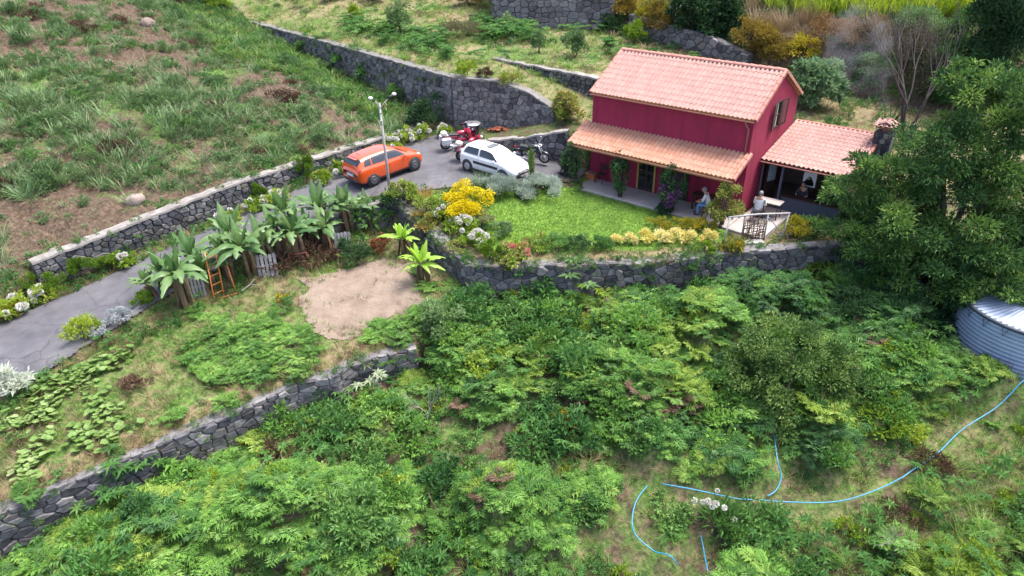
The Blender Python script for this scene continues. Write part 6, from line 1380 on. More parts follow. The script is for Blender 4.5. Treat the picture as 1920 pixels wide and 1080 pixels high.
# --- verge grass along the lane edges and straw over the terrace wall
X, Y = jitter_grid(-24, 4, 15, 39, .2, 53); ok, u, v = seen(X, Y, zf(X, Y)); ed = polydist(X, Y, ROADS+ROADS[:1]); ins = inpoly(X, Y, ROADS); ok &= np.isin(region_of(X, Y), [7, 1]) & (((~ins) & (ed < 1.3)) | (ins & (ed < .10))) & (R_.random(len(X)) < .75)
P = np.stack([X, Y, zf(X, Y)+np.where(ins, .05, 0)], 1)[ok]; scatter('verge_grass', P, .45+.5*R_.random(len(P)), np.where(R_.random(len(P)) < .6, 0, np.where(R_.random(len(P)) < .6, 1, 2)), H([TUFT[0], STRAW[0], WEEDS[1]]), 'ragged grass verge along the lane', seed=16)
X, Y = jitter_grid(-20, -2, 9, 22, .16, 55); d4 = polydist(X, Y, W4); ok = (region_of(X, Y) == 1) & (d4 < .55) & (R_.random(len(X)) < .6); P = np.stack([X, Y, zf(X, Y)], 1)[ok]
scatter('wall_top_straw', P, .5+.6*R_.random(len(P)), np.where(R_.random(len(P)) < .65, 0, np.where(R_.random(len(P)) < .5, 1, 2)), H([STRAW[1], TUFT[0], TWIGS[0]]), 'dry grass hanging over the edge of the terrace wall', seed=17, tilt=.5)
X, Y = jitter_grid(-5, 15, 22, 27, .3, 57); d3 = polydist(X, Y, W3); ok = (region_of(X, Y) == 0) & (d3 < .8) & (d3 > .3) & (R_.random(len(X)) < .5); P = np.stack([X, Y, zf(X, Y)], 1)[ok]
scatter('wall_foot_weeds', P, .5+.7*R_.random(len(P)), R_.integers(0, 4, len(P)), H([WEEDS[0], FERND[0], WHORL[1], TALLG[0]]), 'weeds at the foot of the lawn retaining wall', seed=18)

BUSHB = [src('bush', cloud(800, (.75, .75, .6), .15, .075, 26, 240+k, .3, .35, .6), (G_WEED, G_FERND, G_FERN, G_LIME)[k]) for k in range(4)]
P, u, v = pts([0], -16, 19, 10, 24, 1.15, 61, lambda u, v, X, Y: np.where((np.hypot(X-tcx, Y-tcy) < 3.4) | (np.min([polydist(X, Y, h_) for h_ in HOSES], 0) < 1.0) | (zone(u, v, PATHS, 1, 0) > 0), 0, .42))
scatter('bushes', P+np.array([0, 0, .1]), .6+.8*R_.random(len(P)), np.where(R_.random(len(P)) < .1, 3, R_.integers(0, 3, len(P))), H(BUSHB), 'brambles and leafy bushes mixed into the bracken slope', seed=19)
DEAD = [src('stalk', blades(7, 1.1, .014, .12, 250, 3, .25, .2), G_DRY)]
P, u, v = pts([0], -16, 19, 10, 24, .8, 63, lambda u, v, X, Y: .3); scatter('dead_stalks', P, .6+.6*R_.random(len(P)), np.zeros(len(P)), H(DEAD), 'thin dead stalks standing in the bracken', seed=20)

FBUSH = [src('field_bush', cloud(520, (.6, .6, .42), .17, .05, 18, 260+k, .32, .6, .5), (G_DUSTY, G_DUSTY, G_BROWN)[k]) for k in range(3)]
P, u, v = pts([2], -40, -3, 15, 62, 1.1, 65, lambda u, v, X, Y: np.clip(.14+2.2*(fbm(X, Y, .3, 66)-.5), .02, .5))
kk = R_.random(len(P)); scatter('field_bushes', P, .55+.75*R_.random(len(P)), np.where(kk < .55, 0, np.where(kk < .8, 1, 2)), H(FBUSH), 'bushy weeds and dead clumps on the sloping field', seed=21)

# --- small plants rooted in the faces and tops of the stone walls
def wall_points(line, ztop, zbot, n, off, seed, top=.35):
    g = np.random.default_rng(seed); L = np.array(line); seg = np.hypot(*(L[1:]-L[:-1]).T); c = np.concatenate([[0], np.cumsum(seg)]); out = []
    for s_ in g.random(n)*c[-1]:
        k = int(min(np.searchsorted(c, s_)-1, len(seg)-1)); k = max(k, 0); u_ = (s_-c[k])/seg[k]; p = L[k]+(L[k+1]-L[k])*u_; d = (L[k+1]-L[k])/seg[k]; zt_, zb_ = ztop[k]+(ztop[k+1]-ztop[k])*u_, zbot[k]+(zbot[k+1]-zbot[k])*u_
        if g.random() < top: o_, z_ = g.uniform(-.25, .2), zt_+.02
        else: o_, z_ = off, zb_+(zt_-zb_)*g.random()
        out.append((p[0]+d[1]*o_, p[1]-d[0]*o_, z_))
    return out
WP = wall_points(W3, [.5, .05, -.16, -.2, -.2, -.08, -.04, -.1], [-1.2, -1.5, -1.8, -1.85, -1.9, -1.95, -2.1, -2.3], 170, .24, 1)+wall_points(W4, [-2.6, -2.12, -1.95, -1.84, -1.8, -1.8, -1.82], [-4.1, -3.5, -3.25, -3.05, -3.0, -2.95, -2.8], 190, .24, 2, .5)+wall_points(W1, [.42, 1.15, 1.22], [-.75, -.28, .65], 110, .24, 3, .6)+wall_points(W2, [3.72, 3.78, 3.76], [3.2, 1.7, .9], 150, .24, 4)
WP = np.array(WP); kk = R_.random(len(WP)); scatter('wall_weeds', WP, .25+.4*R_.random(len(WP)), np.where(kk < .3, 0, np.where(kk < .5, 1, np.where(kk < .75, 2, 3))), H([WEEDS[0], DUST[0], TUFT[0], STRAW[0]]), 'small weeds rooted in the stone wall faces and tops', seed=22, tilt=.4)
# ================================================================== single plants
def pY(px, py, Y):
    d = ray(px, py); t = Y/d[1]; return np.array([d[0]*t, Y, CZ+d[2]*t])
def pxm(p): return FPX/depth_of(p)          # pixels per metre at a point
def plant_mesh(name, data, mat): return src(name, data, mat)
def shrub(px, py, w, h, label, mat, name='shrub', cat='shrub', L=.12, W=.05, n=None, seed=None, up=.35, flowers=None, group=None, base=None, shell=.5, ncl=None, lo=-.2, cr_=.3, z=None, stems=True):
    """rounded bush whose base stands on the ground seen at (px, py); w,h in metres; flowers=(count, radius, material, spread)"""
    p = on(px, py) if base is None else np.array(base, float); sd_ = seed if seed is not None else int(px*7+py)
    o = thing(name, p, random.uniform(0, 6.28), label, cat, group)
    n = n or int(420*w*h/(L*W*60)); n = max(160, min(n, 5200)); ncl = ncl or max(9, int(20*math.sqrt(w*h)))
    V, F, R = cloud(n, (w/2, w/2, h*.55), L, W, ncl, sd_, cr_, up, shell, lo=lo); V[:, 2] += h*.42
    link('foliage', mesh_np('foliage', V, F, R), mat, o)
    g = random.Random(sd_)
    if stems:
        b = MB()
        for q in range(4):
            a = g.uniform(0, 6.28); b.tube([(0, 0, -.1), (w*.12*math.cos(a), w*.12*math.sin(a), h*.3), (w*.25*math.cos(a), w*.25*math.sin(a), h*.6)], [.02+.012*h, .015, .006], 5)
        b.build('stem', M_BARK, o)
    if flowers:
        cnt, rad, fm, spread = flowers
        for q in range(cnt):
            a = g.uniform(0, 6.28); e = g.uniform(.15, 1.4); c = np.array([math.cos(a)*math.cos(e)*w/2*spread, math.sin(a)*math.cos(e)*w/2*spread, h*.42+h*.58*math.sin(e)])
            gg = np.random.default_rng(sd_+q); m_ = 60; d = unit(gg.normal(size=(m_, 3))); rr = rad*g.uniform(.75, 1.2)
            Vf, Ff, Rf = leaf_tris(c+d*rr*.55, d+.3*gg.normal(size=(m_, 3)), unit(gg.normal(size=(m_, 3))), np.full(m_, rr*.6), np.full(m_, rr*.75), gg.random(m_)); link('flower_head', mesh_np('flower_head', Vf, Ff, Rf), fm, o)
    return o
def spiky(px, py, r, L, label, mat, name='shrub', cat='shrub', n=220, W=.02, lean=.8, curve=.3, group=None, seed=1, base=None):
    p = on(px, py) if base is None else np.array(base, float); o = thing(name, p, random.uniform(0, 6.28), label, cat, group)
    link('foliage', mesh_np('foliage', *blades(n, L, W, r, seed, 3, lean, curve)), mat, o); return o
def flowers_on(o, pts_, rad, fm, seed=1):
    for q, c in enumerate(pts_):
        gg = np.random.default_rng(seed+q); m_ = 60; d = unit(gg.normal(size=(m_, 3))); rr = rad*gg.uniform(.75, 1.2)
        Vf, Ff, Rf = leaf_tris(np.array(c)+d*rr*.55, d+.3*gg.normal(size=(m_, 3)), unit(gg.normal(size=(m_, 3))), np.full(m_, rr*.6), np.full(m_, rr*.75), gg.random(m_)); link('flower_head', mesh_np('flower_head', Vf, Ff, Rf), fm, o)

# ---- the big broad tree at the right
def tube_tree(mb, p0, p1, r0, r1, seed, bend=.12):
    g = random.Random(seed); p0 = Vector(p0); p1 = Vector(p1); pts_ = []; rr = []; d = (p1-p0)
    for k in range(6):
        t = k/5; j = Vector((g.uniform(-1, 1), g.uniform(-1, 1), g.uniform(-.5, .5)))*bend*d.length*t*(1-t)*1.5; pts_.append(p0+d*t+j); rr.append(r0+(r1-r0)*t)
    mb.tube(pts_, rr, 8)
def lobe_tree(name, base, lobes, nleaf, L, W, mat, label, trunk_r=.28, seed=1, bark=None, cr_=.26, ncl=26, fork=.3, up=.2):
    """lobes: (px, py, radius in px, Y, squash); crown of leaf clumps, limbs running to each lobe"""
    base = np.array(base, float); o = thing(name, base, 0, label, 'tree'); parts = []; mb = MB(); tot = sum(l[2]**2 for l in lobes)
    cs = []
    for q, (px, py, r, Y, sq) in enumerate(lobes):
        c = pY(px, py, Y); rm = r/pxm(c); cs.append((c, rm))
        n = int(nleaf*r*r/tot); V, F, R = cloud(n, (rm, rm*.95, rm*sq), L, W, ncl, seed*50+q, cr_, up, .62, lo=-.75, tone=.6); parts.append((V+c-base, F, R))
    link('crown', mesh_np('crown', *cat_meshes(parts)), mat, o)
    top = np.mean([c for c, _ in cs], 0); fk = base+(top-base)*fork; tube_tree(mb, base*0-np.array([0, 0, .3]), fk-base, trunk_r, trunk_r*.75, seed)
    for q, (c, rm) in enumerate(cs): tube_tree(mb, fk-base, c-base, trunk_r*.5, .03, seed+q+1, .2)
    mb.build('trunk', bark or M_BARK, o); return o
lobe_tree('broadleaf_tree', (16.9, 23.6, -2.3), [(1855, 205, 88, 24.2, .9), (1905, 290, 105, 23.8, .9), (1760, 295, 92, 24.2, .85), (1655, 345, 72, 24.0, .8), (1600, 360, 50, 24.2, .7), (1720, 420, 105, 23.4, .8), (1850, 420, 120, 23.0, .85), (1640, 455, 76, 23.6, .75), (1740, 515, 88, 22.8, .7), (1860, 520, 92, 22.4, .7), (1950, 180, 92, 24.6, .9), (1600, 425, 45, 23.8, .7), (1985, 400, 120, 23.4, .9), (1680, 560, 55, 22.8, .5), (1945, 520, 60, 22.0, .6), (1800, 150, 40, 24.6, .8), (1640, 545, 42, 23.2, .6), (1885, 515, 55, 21.2, .6), (1955, 530, 60, 20.9, .6), (1815, 535, 48, 21.6, .6)], 72000, .21, .065, G_TREE, 'big dark broadleaf tree towering beside the annex and water tank', .3, 3)
lobe_tree('citrus_tree', on(1465, 855)+np.array([0, .3, 0]), [(1480, 650, 70, 18.6, .85), (1425, 690, 62, 18.5, .9), (1540, 690, 64, 18.5, .9), (1480, 720, 85, 18.1, .85), (1435, 775, 66, 17.9, .8), (1540, 765, 60, 17.9, .8), (1475, 815, 60, 17.7, .7)], 21000, .13, .062, G_CITRUS, 'yellowish citrus tree standing in the bracken', .09, 5, cr_=.3)
cb_ = on(1885, 150); cy_ = cb_[1]
lobe_tree('dark_conifer', cb_, [(1885, 20, 50, cy_, 1.5), (1865, 80, 42, cy_-.3, 1.2), (1905, 70, 52, cy_-.3, 1.3), (1890, -50, 45, cy_, 1.6), (1850, 20, 24, cy_, 1.8), (1930, 0, 50, cy_+.3, 1.8)], 12000, .30, .07, G_DEEP, 'very dark conifer at the top of the bank', .2, 6)
lobe_tree('evergreen_tree', (25.0, 39.5, float(zf(25.0, 39.5))), [(1800, 120, 50, 39.5, .9), (1840, 170, 48, 39.0, .9), (1770, 170, 40, 39.2, .9), (1830, 60, 38, 40.5, 1.1)], 8000, .24, .08, G_WEED, 'mid green evergreen tree behind the big tree', .15, 7)
lobe_tree('loquat_tree', (16.8, 38.4, float(zf(16.8, 38.4))), [(1512, 142, 30, 38.4, .9), (1548, 134, 28, 38.6, .9), (1520, 172, 26, 38.2, .8), (1556, 165, 24, 38.4, .8)], 2600, .36, .12, mat_leaf('loquat_leaf', [(.05, .11, .05), (.10, .19, .085), (.17, .27, .13), (.24, .34, .18)], trans=.25, objvar=.1), 'pale leaved loquat tree just behind the house gable', .1, 8)
lobe_tree('fig_tree', P3(1330, 100, 3.0), [(1300, 20, 36, 47.2, .9), (1350, 15, 40, 47, .9), (1375, 42, 28, 46.6, .8), (1330, 48, 30, 46.6, .8)], 4200, .36, .16, G_DEEP, 'dark large leaved tree on the bank above the house ridge', .13, 9)
lobe_tree('round_evergreen', P3(1147, 66, 3.6), [(1147, 40, 20, 52, 1.0), (1140, 55, 14, 51.6, .9)], 1500, .26, .12, G_DEEP, 'small dark round tree at the end of the far stone wall', .08, 10)
# leafless tree beside the chimney
M_BARKD = mat_simple('dark_bark', (.045, .034, .03), .9, var=.3, scale=7)
def bare_tree(base, h, label, seed, spread=.5, levels=4, r0=.08, mat=M_BARKD, name='bare_tree', cat='tree', droop=0, lean=(0, 0)):
    g = random.Random(seed); o = thing(name, base, 0, label, cat); mb = MB(); br_ = MB()
    def grow(p, d, l, r, lv, m_):
        q = p+d*l; mid = p+d*l*.5+Vector((g.uniform(-1, 1), g.uniform(-1, 1), 0))*l*.06; m_.tube([p, mid, q], [r, r*.85, r*.65], 6 if lv > 1 else 4, cap=False)
        if lv == 0: return
        for k in range(g.choice((2, 3, 3))):
            nd = (d+Vector((g.uniform(-1, 1), g.uniform(-1, 1), g.uniform(-.3, .8)-droop))*spread).normalized(); grow(q if g.random() < .7 else mid, nd, l*g.uniform(.6, .85), r*.6, lv-1, br_)
    grow(Vector((0, 0, -.1)), Vector((lean[0], lean[1], 1)).normalized(), h*.34, r0, levels, mb)
    mb.build('trunk', mat or M_BARK, o); br_.build('branch', mat or M_BARK, o); return o
b_ = hw(12.75, 5.3); bare_tree((b_[0], b_[1], float(zf(b_[0], b_[1]))), 8.6, 'leafless dark tree with thin branches beside the chimney', 21, .5, 5, .12)
b_ = hw(11.2, 6.6); bare_tree((b_[0], b_[1], float(zf(b_[0], b_[1]))), 5.4, 'thin leafless sapling rising behind the annex roof', 22, .5, 4, .06)
b_ = on(800, 800); bare_tree(b_, 2.2, 'grey dead sapling standing in the bracken below the terrace wall', 23, .6, 4, .035, M_BARKG)
b_ = on(1700, 1050); bare_tree(b_, 1.5, 'bleached dead branch lying on the dry slope', 24, .6, 3, .03, M_BARKG, 'dead_branch', 'branch', .4, (-.6, .4))
# scrub masses on the bank
def bank_shrub(px, py, w, h, label, mat, **k): return shrub(px, py, w, h, label, mat, **k)
bank_shrub(1440, 122, 2.2, 1.7, 'yellow olive shrub on the bank left of the loquat', G_OLIVEY, L=.16, W=.07)
bank_shrub(1497, 118, 2.0, 1.6, 'golden shrub above the loquat tree', G_YELLB, L=.16, W=.07)
bank_shrub(1410, 100, 2.4, 1.9, 'brownish gold shrub behind the house ridge', G_OLIVEY, L=.16, W=.06)
bank_shrub(1245, 66, 2.4, 2.2, 'golden brown shrub hanging over the half hidden wall', G_OLIVEY, L=.18, W=.07)
bank_shrub(1222, 48, 2.0, 1.8, 'yellow green shrub beside the fig like tree', G_YELLB, L=.18, W=.07)
bank_shrub(1165, 40, 2.2, 2.0, 'yellowish shrub above the far wall end', G_OLIVEY, L=.18, W=.07)
bank_shrub(1560, 100, 3.0, 2.0, 'russet scrub bush above the loquat', mat_leaf('russet', [(.13, .07, .03), (.22, .13, .05), (.28, .2, .07)], trans=.2), L=.16, W=.05)
bank_shrub(1620, 95, 2.4, 2.0, 'straw coloured scrub bush in the middle of the bank', G_DRY, L=.2, W=.04)
bank_shrub(1690, 140, 3.2, 3.0, 'large brown purple thorny bush behind the bare tree', mat_leaf('purple_brown', [(.06, .04, .04), (.11, .075, .07), (.14, .12, .08), (.09, .11, .05)], trans=.15), L=.16, W=.04, n=4200)
bank_shrub(1745, 190, 2.8, 2.6, 'dark brownish bush beside the evergreen tree', mat_leaf('purple_brown2', [(.05, .045, .035), (.09, .08, .05), (.08, .11, .04)], trans=.15), L=.16, W=.045, n=3600)
bank_shrub(1640, 150, 2.4, 1.6, 'grey green scrub bush at the foot of the bank', G_DUSTY, L=.16, W=.05)
bank_shrub(1720, 90, 2.6, 2.2, 'grey green bush high on the bank below the cane grass', G_DUSTY, L=.18, W=.05)
for px, py, w in ((1470, 60, 2.4), (1420, 55, 2.2), (1510, 45, 2.2), (1400, 25, 2.0)): spiky(px, py, .5, 1.7, 'tall straw coloured dry grass clump above the golden shrubs', G_DRY, 'dry_grass', 'grass', 130, .03, .35, .5, 'dry grass clumps on the bank', px)
bank_shrub(880, 12, 2.6, 1.6, 'olive bush by the left end of the far stone wall', G_OLIVEY, L=.2, W=.07); bank_shrub(920, 8, 2.2, 1.6, 'dark green bush touching the far stone wall', G_WEED, L=.2, W=.08)
bank_shrub(350, 2, 2.6, 1.8, 'dark bush at the field corner above the tall wall end', G_WEED, L=.2, W=.08); bank_shrub(410, 18, 1.8, 1.2, 'bright bush growing at the far end of the tall wall', G_LIME, L=.18, W=.07)
# ---- orchard plants
for px, py, w, h, m_, lab in ((752, 62, 1.5, 2.0, G_DUSTY, 'grey green young fruit tree in the orchard middle'), (1078, 108, 1.5, 1.5, G_DUSTY, 'pale bushy fruit tree near the house roof corner'), (1010, 100, .8, 1.4, G_DUSTY, 'slim fruit tree above the wedge shaped wall'), (1140, 102, .8, 1.0, G_WEED, 'small fruit tree touching the roof edge line'), (668, 42, .9, 1.3, G_LIME, 'lime green sapling on the left orchard side'), (1188, 82, 1.3, 1.5, G_LIME, 'bright lime shrub beside the dark round tree'), (620, 2, 1.6, 1.0, G_DEEP, 'dark low shrub at the orchard top edge'), (700, 8, 1.7, 1.2, G_DEEP, 'dark round shrub above the grey green fruit tree'), (950, 60, 1.0, 1.2, G_DUSTY, 'pale shrub in front of the far stone wall')):
    shrub(px, py, w, h, lab, m_, 'fruit_tree' if 'fruit' in lab else 'shrub', 'tree' if 'fruit' in lab else 'shrub', L=.17, W=.07)
shrub(860, 70, 3.6, .9, 'wide brown green mound of dead vine in the orchard', mat_leaf('brown_green', [(.09, .07, .04), (.14, .12, .06), (.11, .14, .05)], trans=.2), L=.14, W=.05, n=3600)
shrub(838, 118, .35, .7, 'narrow upright plant beside the tall wall corner', G_WEED, L=.2, W=.04)
# ---- plants along the tall wall and ramp
shrub(0, 0, 1.0, .7, 'yellow green succulent bush on the tall wall corner', G_LIME, base=(-2.3, 38.4, 3.72), L=.22, W=.06, up=.7)
shrub(0, 0, 1.1, .6, 'orange tinged aloe bush on the curving wall top', G_PINKY, base=(0.1, 37.4, 3.45), L=.24, W=.05, up=.7)
shrub(0, 0, .8, .5, 'brown dry bush between the two bushes on the wall top', G_BROWN, base=(-1.2, 37.9, 3.7), L=.16, W=.03)
shrub(0, 0, 1.5, 1.5, 'orange and lime bush at the low end of the curving wall', G_PINKY, base=(3.0, 35.2, 2.0), L=.16, W=.09, n=2200, seed=77)
shrub(795, 245, 1.6, 1.8, 'dark green bush at the inner foot of the tall wall corner', G_DEEP, L=.2, W=.09)
for px, py, w, h in ((690, 150, 1.2, .9), (640, 120, 1.1, .8), (575, 95, 1.2, .8), (740, 185, 1.1, .9)): shrub(px, py, w, h, 'dark weedy bush along the foot of the tall orchard wall', G_WEED, L=.16, W=.07, group='bushes at the foot of the tall wall')
# ---- lane side plants under the long wall
hyd = lambda px, py, w, h, lab, nfl, gr=None, fm=None: shrub(px, py, w, h, lab, G_LIME, 'hydrangea', 'hydrangea', L=.15, W=.09, flowers=(nfl, .13, fm or G_WFLOW, 1.0), group=gr)
hyd(735, 283, 1.0, .7, 'white flowering hydrangea beside the orange car bonnet', 8); hyd(765, 270, 1.0, .7, 'white flowering hydrangea between orange car and tall wall', 7); hyd(792, 262, .9, .8, 'hydrangea with pale heads below the dark corner bush', 6)
hyd(834, 258, .8, .7, 'small white hydrangea behind the touring motorcycle', 5); hyd(640, 330, .9, .6, 'hydrangea with few white heads behind the orange car tail', 4); hyd(605, 345, .9, .6, 'hydrangea with dried pinkish heads beside the clipped conifer', 4, fm=G_PINKY)
hyd(520, 385, 1.2, .7, 'white hydrangea behind the tallest banana plants', 6); hyd(480, 398, 1.0, .6, 'lime hydrangea with white heads along the long wall middle', 4); hyd(430, 420, 1.0, .6, 'leafy hydrangea low along the long wall', 3)
hyd(238, 500, .9, .6, 'hydrangea with one big white head beside clipped lime shrubs', 3); hyd(30, 590, 1.3, .7, 'hydrangea with white and pink heads at the lane bend', 9); hyd(85, 565, .9, .6, 'white hydrangea below the low end of the long wall', 5)
conif = lambda px, py, w, h, lab: shrub(px, py, w, h, lab, G_CYP, 'clipped_conifer', 'shrub', L=.10, W=.035, up=1.2, n=1800, shell=.75)
conif(577, 338, .75, 1.15, 'upright lime conifer against the long wall near the orange car'); conif(488, 378, .7, .75, 'small rounded lime conifer against the long wall')
conif(93, 548, 1.25, .95, 'large clipped lime shrub at the low end of the long wall'); conif(162, 525, 1.05, .85, 'clipped lime shrub next to the large one below the long wall'); conif(203, 508, .8, .6, 'smallest clipped lime shrub of the three below the long wall')
shrub(10, 600, 1.0, .5, 'rusty yellow low bush at the lane edge', G_YELLB, L=.12, W=.05)
# ---- lower terrace plants
shrub(230, 606, .85, .5, 'rounded silver grey bush beside the lane', G_GREYB, L=.07, W=.03, n=1600, shell=.8, name='silver_bush'); shrub(182, 628, .8, .45, 'smaller silver bush with green leaves at the lane edge', G_GREYB, L=.08, W=.035, n=1300, name='silver_bush')
shrub(158, 632, 1.0, .7, 'straggly lime shrub leaning over the lane', G_LIME, L=.2, W=.05); shrub(270, 575, .7, .6, 'small dark green conifer by the first banana plant', G_CYP, L=.1, W=.04, up=1.0)
shrub(35, 745, .8, 1.1, 'white variegated shrub at the lane corner', mat_leaf('white_variegated', [(.25, .32, .20), (.52, .56, .46), (.70, .72, .64)], trans=.3), L=.22, W=.06, up=.8)
shrub(250, 730, .9, .4, 'brownish low bush in the terrace grass', G_BROWN, L=.12, W=.04); shrub(668, 490, 1.1, 1.0, 'dark leafy bush between pallet and sand patch', G_DEEP, L=.2, W=.05)
shrub(715, 470, 1.0, .6, 'reddish brown dying shrub behind the sand patch', mat_leaf('red_brown', [(.16, .06, .03), (.24, .10, .05), (.18, .16, .05)], trans=.2), L=.14, W=.05)
shrub(836, 625, 1.5, 1.3, 'pale green leafy bush at the corner of the sand patch', mat_leaf('pale_leafy', [(.09, .17, .06), (.15, .24, .09), (.22, .31, .13)], trans=.3), L=.16, W=.08)
shrub(700, 420, 1.6, .8, 'low broad leaved plants beneath the street lamp', G_WEED, L=.3, W=.13); shrub(735, 405, 1.0, .9, 'dark ivy bush on the short wall under the lamp', G_DEEP, L=.14, W=.08)
shrub(530, 568, .35, .3, 'tiny yellow flowering plant in the terrace grass', G_YELLB, L=.12, W=.06)
# pumpkin vine: round leaves on trailing stems
def vine(pxs, label, n, seed, R=.125):
    g = np.random.default_rng(seed); P = np.array([on(*q) for q in pxs]); o = thing('pumpkin_vine', P[0], 0, label, 'vine'); V = []; F = []; Rn = []; b = 0; st_ = MB(); L_ = []
    for k in range((len(P)-1)*6+1): q = cr(P, k/6); L_.append(q)
    L_ = np.array(L_); L_[:, 2] = zf(L_[:, 0], L_[:, 1])+.05; st_.tube([tuple(q-P[0]) for q in L_], .015, 5); st_.build('stem', G_VINE, o)
    for i in range(n):
        c = L_[int(g.integers(0, len(L_)))]+np.array([g.normal()*.22, g.normal()*.22, 0]); c[2] = max(float(zf(c[0], c[1])), -3.2)+g.uniform(.10, .28); r = R*g.uniform(.6, 1.2); a0 = g.random()*6.28; tx, ty = g.normal()*.25, g.normal()*.25-.15; t_ = g.random()
        c = c-P[0]; V.append(c+np.array([0, 0, -.03])); Rn.append(t_)
        for q in range(9):
            a = a0+2*PI*q/9; rr = r*(1+.12*math.cos(a*5)) if q else r*.55; x, y = rr*math.cos(a), rr*math.sin(a); V.append(c+np.array([x, y, x*tx+y*ty])); Rn.append(t_)
        for q in range(9): F.append((b, b+1+q, b+1+(q+1) % 9))
        b += 10
    link('leaf', mesh_np('leaf', np.array(V), np.array(F), np.array(Rn)), G_VINE, o)['kind'] = 'stuff'; return o
vine([(190, 690), (120, 730), (60, 790), (0, 810)], 'pumpkin vine spreading broad leaves beside the lane', 190, 1); vine([(90, 760), (85, 830), (60, 880), (50, 920)], 'pumpkin vine trailing straight down over the terrace wall', 85, 2)
vine([(150, 720), (190, 770), (160, 810), (180, 838), (225, 815), (200, 770)], 'pumpkin vine curling in a loop on dry grass', 130, 3); vine([(230, 670), (170, 700), (110, 720), (60, 740)], 'pumpkin vine nearest the silver bushes', 150, 4)
# ---- bananas
def banana(px, py, h, nleaf, L, label, seed, mat=None, base=None):
    g = np.random.default_rng(seed); p = on(px, py) if base is None else np.array(base, float); o = thing('banana_plant', p, 0, label, 'banana plant'); mat = mat or G_BAN
    b = MB()
    for q in range(2 if h > 1.2 else 1): b.tube([(q*.22, .08*q, -.1), (q*.26, .1*q, h*.35), (q*.1, .05*q, h*.6)], [.10, .085, .06], 9)
    b.build('stem', M_BANST, o); c = np.array([0, 0, h*.5]); nleaf += 4; L *= 1.05; h *= 1.12
    for i in range(nleaf):
        a = 2.4*i+g.normal()*.25; l = L*g.uniform(.7, 1.1); el = 1.52-.8*(i/nleaf)-.2*g.random(); d = np.array([math.cos(a), math.sin(a), 0]); s = np.array([-d[1], d[0], 0]); ns = 12; V = []; F = []; w0 = l*.125*g.uniform(.85, 1.15); dr = g.uniform(.40, .75) if el < 1.2 else g.uniform(.12, .3); tone = g.random()
        for k in range(ns+1):
            t = k/ns; q = c+d*l*(math.cos(el)*t+dr*.25*t*t)+np.array([0, 0, l*(math.sin(el)*t-dr*t*t)]); w = w0*(0 if t < .12 else math.sin(PI*min(1, (t-.1)/.92)**.8))+.012
            tl = np.array([0, 0, -1])*w*g.uniform(.15, .5); V += [q-s*w*g.uniform(.88, 1.05)+tl, q-s*w*.5+np.array([0, 0, w*.12]), q, q+s*w*.5+np.array([0, 0, w*.12]), q+s*w*g.uniform(.88, 1.05)+tl]
        tear = set(int(x) for x in g.integers(3, ns, 5)); side = int(g.integers(0, 2))
        for k in range(ns):
            for m_ in range(4):
                if k in tear and ((m_ == 0 and side == 0) or (m_ == 3 and side == 1)): continue
                F.append((5*k+m_, 5*k+m_+1, 5*k+6+m_, 5*k+5+m_))
        V = np.array(V); R = np.clip(tone*.6+.3*g.random(len(V)), 0, 1); R[2::5] = np.clip(R[2::5]+.25, 0, 1); link('leaf', mesh_np('leaf', V, np.array(F), R, smooth=True), mat, o)
    for i in range(6 if h > 1.2 else 0):
        a = g.random()*6.28; d = np.array([math.cos(a), math.sin(a), 0]); s = np.array([-d[1], d[0], 0]); V = []; F = []
        for k in range(5):
            t = k/4; q = c*.95+d*(.12+.18*t)+np.array([0, 0, -h*.5*t]); V += [q-s*.07*(1-t*.4), q+s*.07*(1-t*.4)]
        for k in range(4): F.append((2*k, 2*k+1, 2*k+3, 2*k+2))
        link('dead_leaf', mesh_np('dead_leaf', np.array(V), np.array(F), np.full(10, g.random())), G_BROWN, o)
    return o
banana(345, 572, 2.5, 12, 1.6, 'banana plant standing alone at the low end of the row', 31); banana(312, 545, 1.5, 7, 1.2, 'smaller banana plant tucked behind the first one', 32); banana(468, 522, 2.55, 12, 1.75, 'tall banana plant just right of the orange ladder', 33); banana(425, 520, 1.7, 8, 1.3, 'short banana plant directly above the orange ladder', 34)
banana(558, 488, 2.3, 12, 1.65, 'tall banana plant in the middle of the row', 35); banana(520, 470, 1.8, 8, 1.3, 'banana plant behind the leaning middle pallet', 36); banana(650, 440, 2.4, 12, 1.65, 'banana plant in front of the orange car tail', 37); banana(605, 440, 2.1, 10, 1.6, 'banana plant with torn greyish leaves next to the car', 38); banana(585, 462, 1.5, 7, 1.2, 'low banana plant between the two tall ones', 39)
banana(792, 532, 1.7, 10, 1.25, 'young bright banana plant at the sand patch corner', 41, G_BANL); banana(757, 482, 1.6, 10, 1.2, 'young bright banana plant behind the sand patch', 42, G_BANL)
for k, (px, py, h_, l_, lab) in enumerate(((390, 545, 1.6, 1.3, 'banana plant squeezed between ladder and first plant'), (500, 500, 2.0, 1.4, 'banana plant directly behind the leaning middle pallet top'), (615, 470, 1.9, 1.4, 'banana plant left of the upper pallet'), (285, 560, 1.2, 1.0, 'low banana sucker at the lane side of the row end'), (440, 480, 1.9, 1.5, 'banana plant at the lane edge behind the ladder'), (540, 440, 1.9, 1.4, 'banana plant at the lane edge behind the middle plant'), (690, 425, 1.4, 1.1, 'small banana plant right of the upper pallet'), (370, 520, 1.8, 1.3, 'banana plant at the lane edge behind the first plant'))): banana(px, py, h_, 9, l_, lab, 200+k)
shrub(515, 505, 1.6, .5, 'heap of dead banana leaves under the row', G_BROWN, L=.3, W=.06, n=260, name='leaf_litter', stems=False); shrub(590, 485, 1.6, .45, 'brown leaf litter between pallets under the row', G_BROWN, L=.35, W=.08, n=420, name='leaf_litter', stems=False)
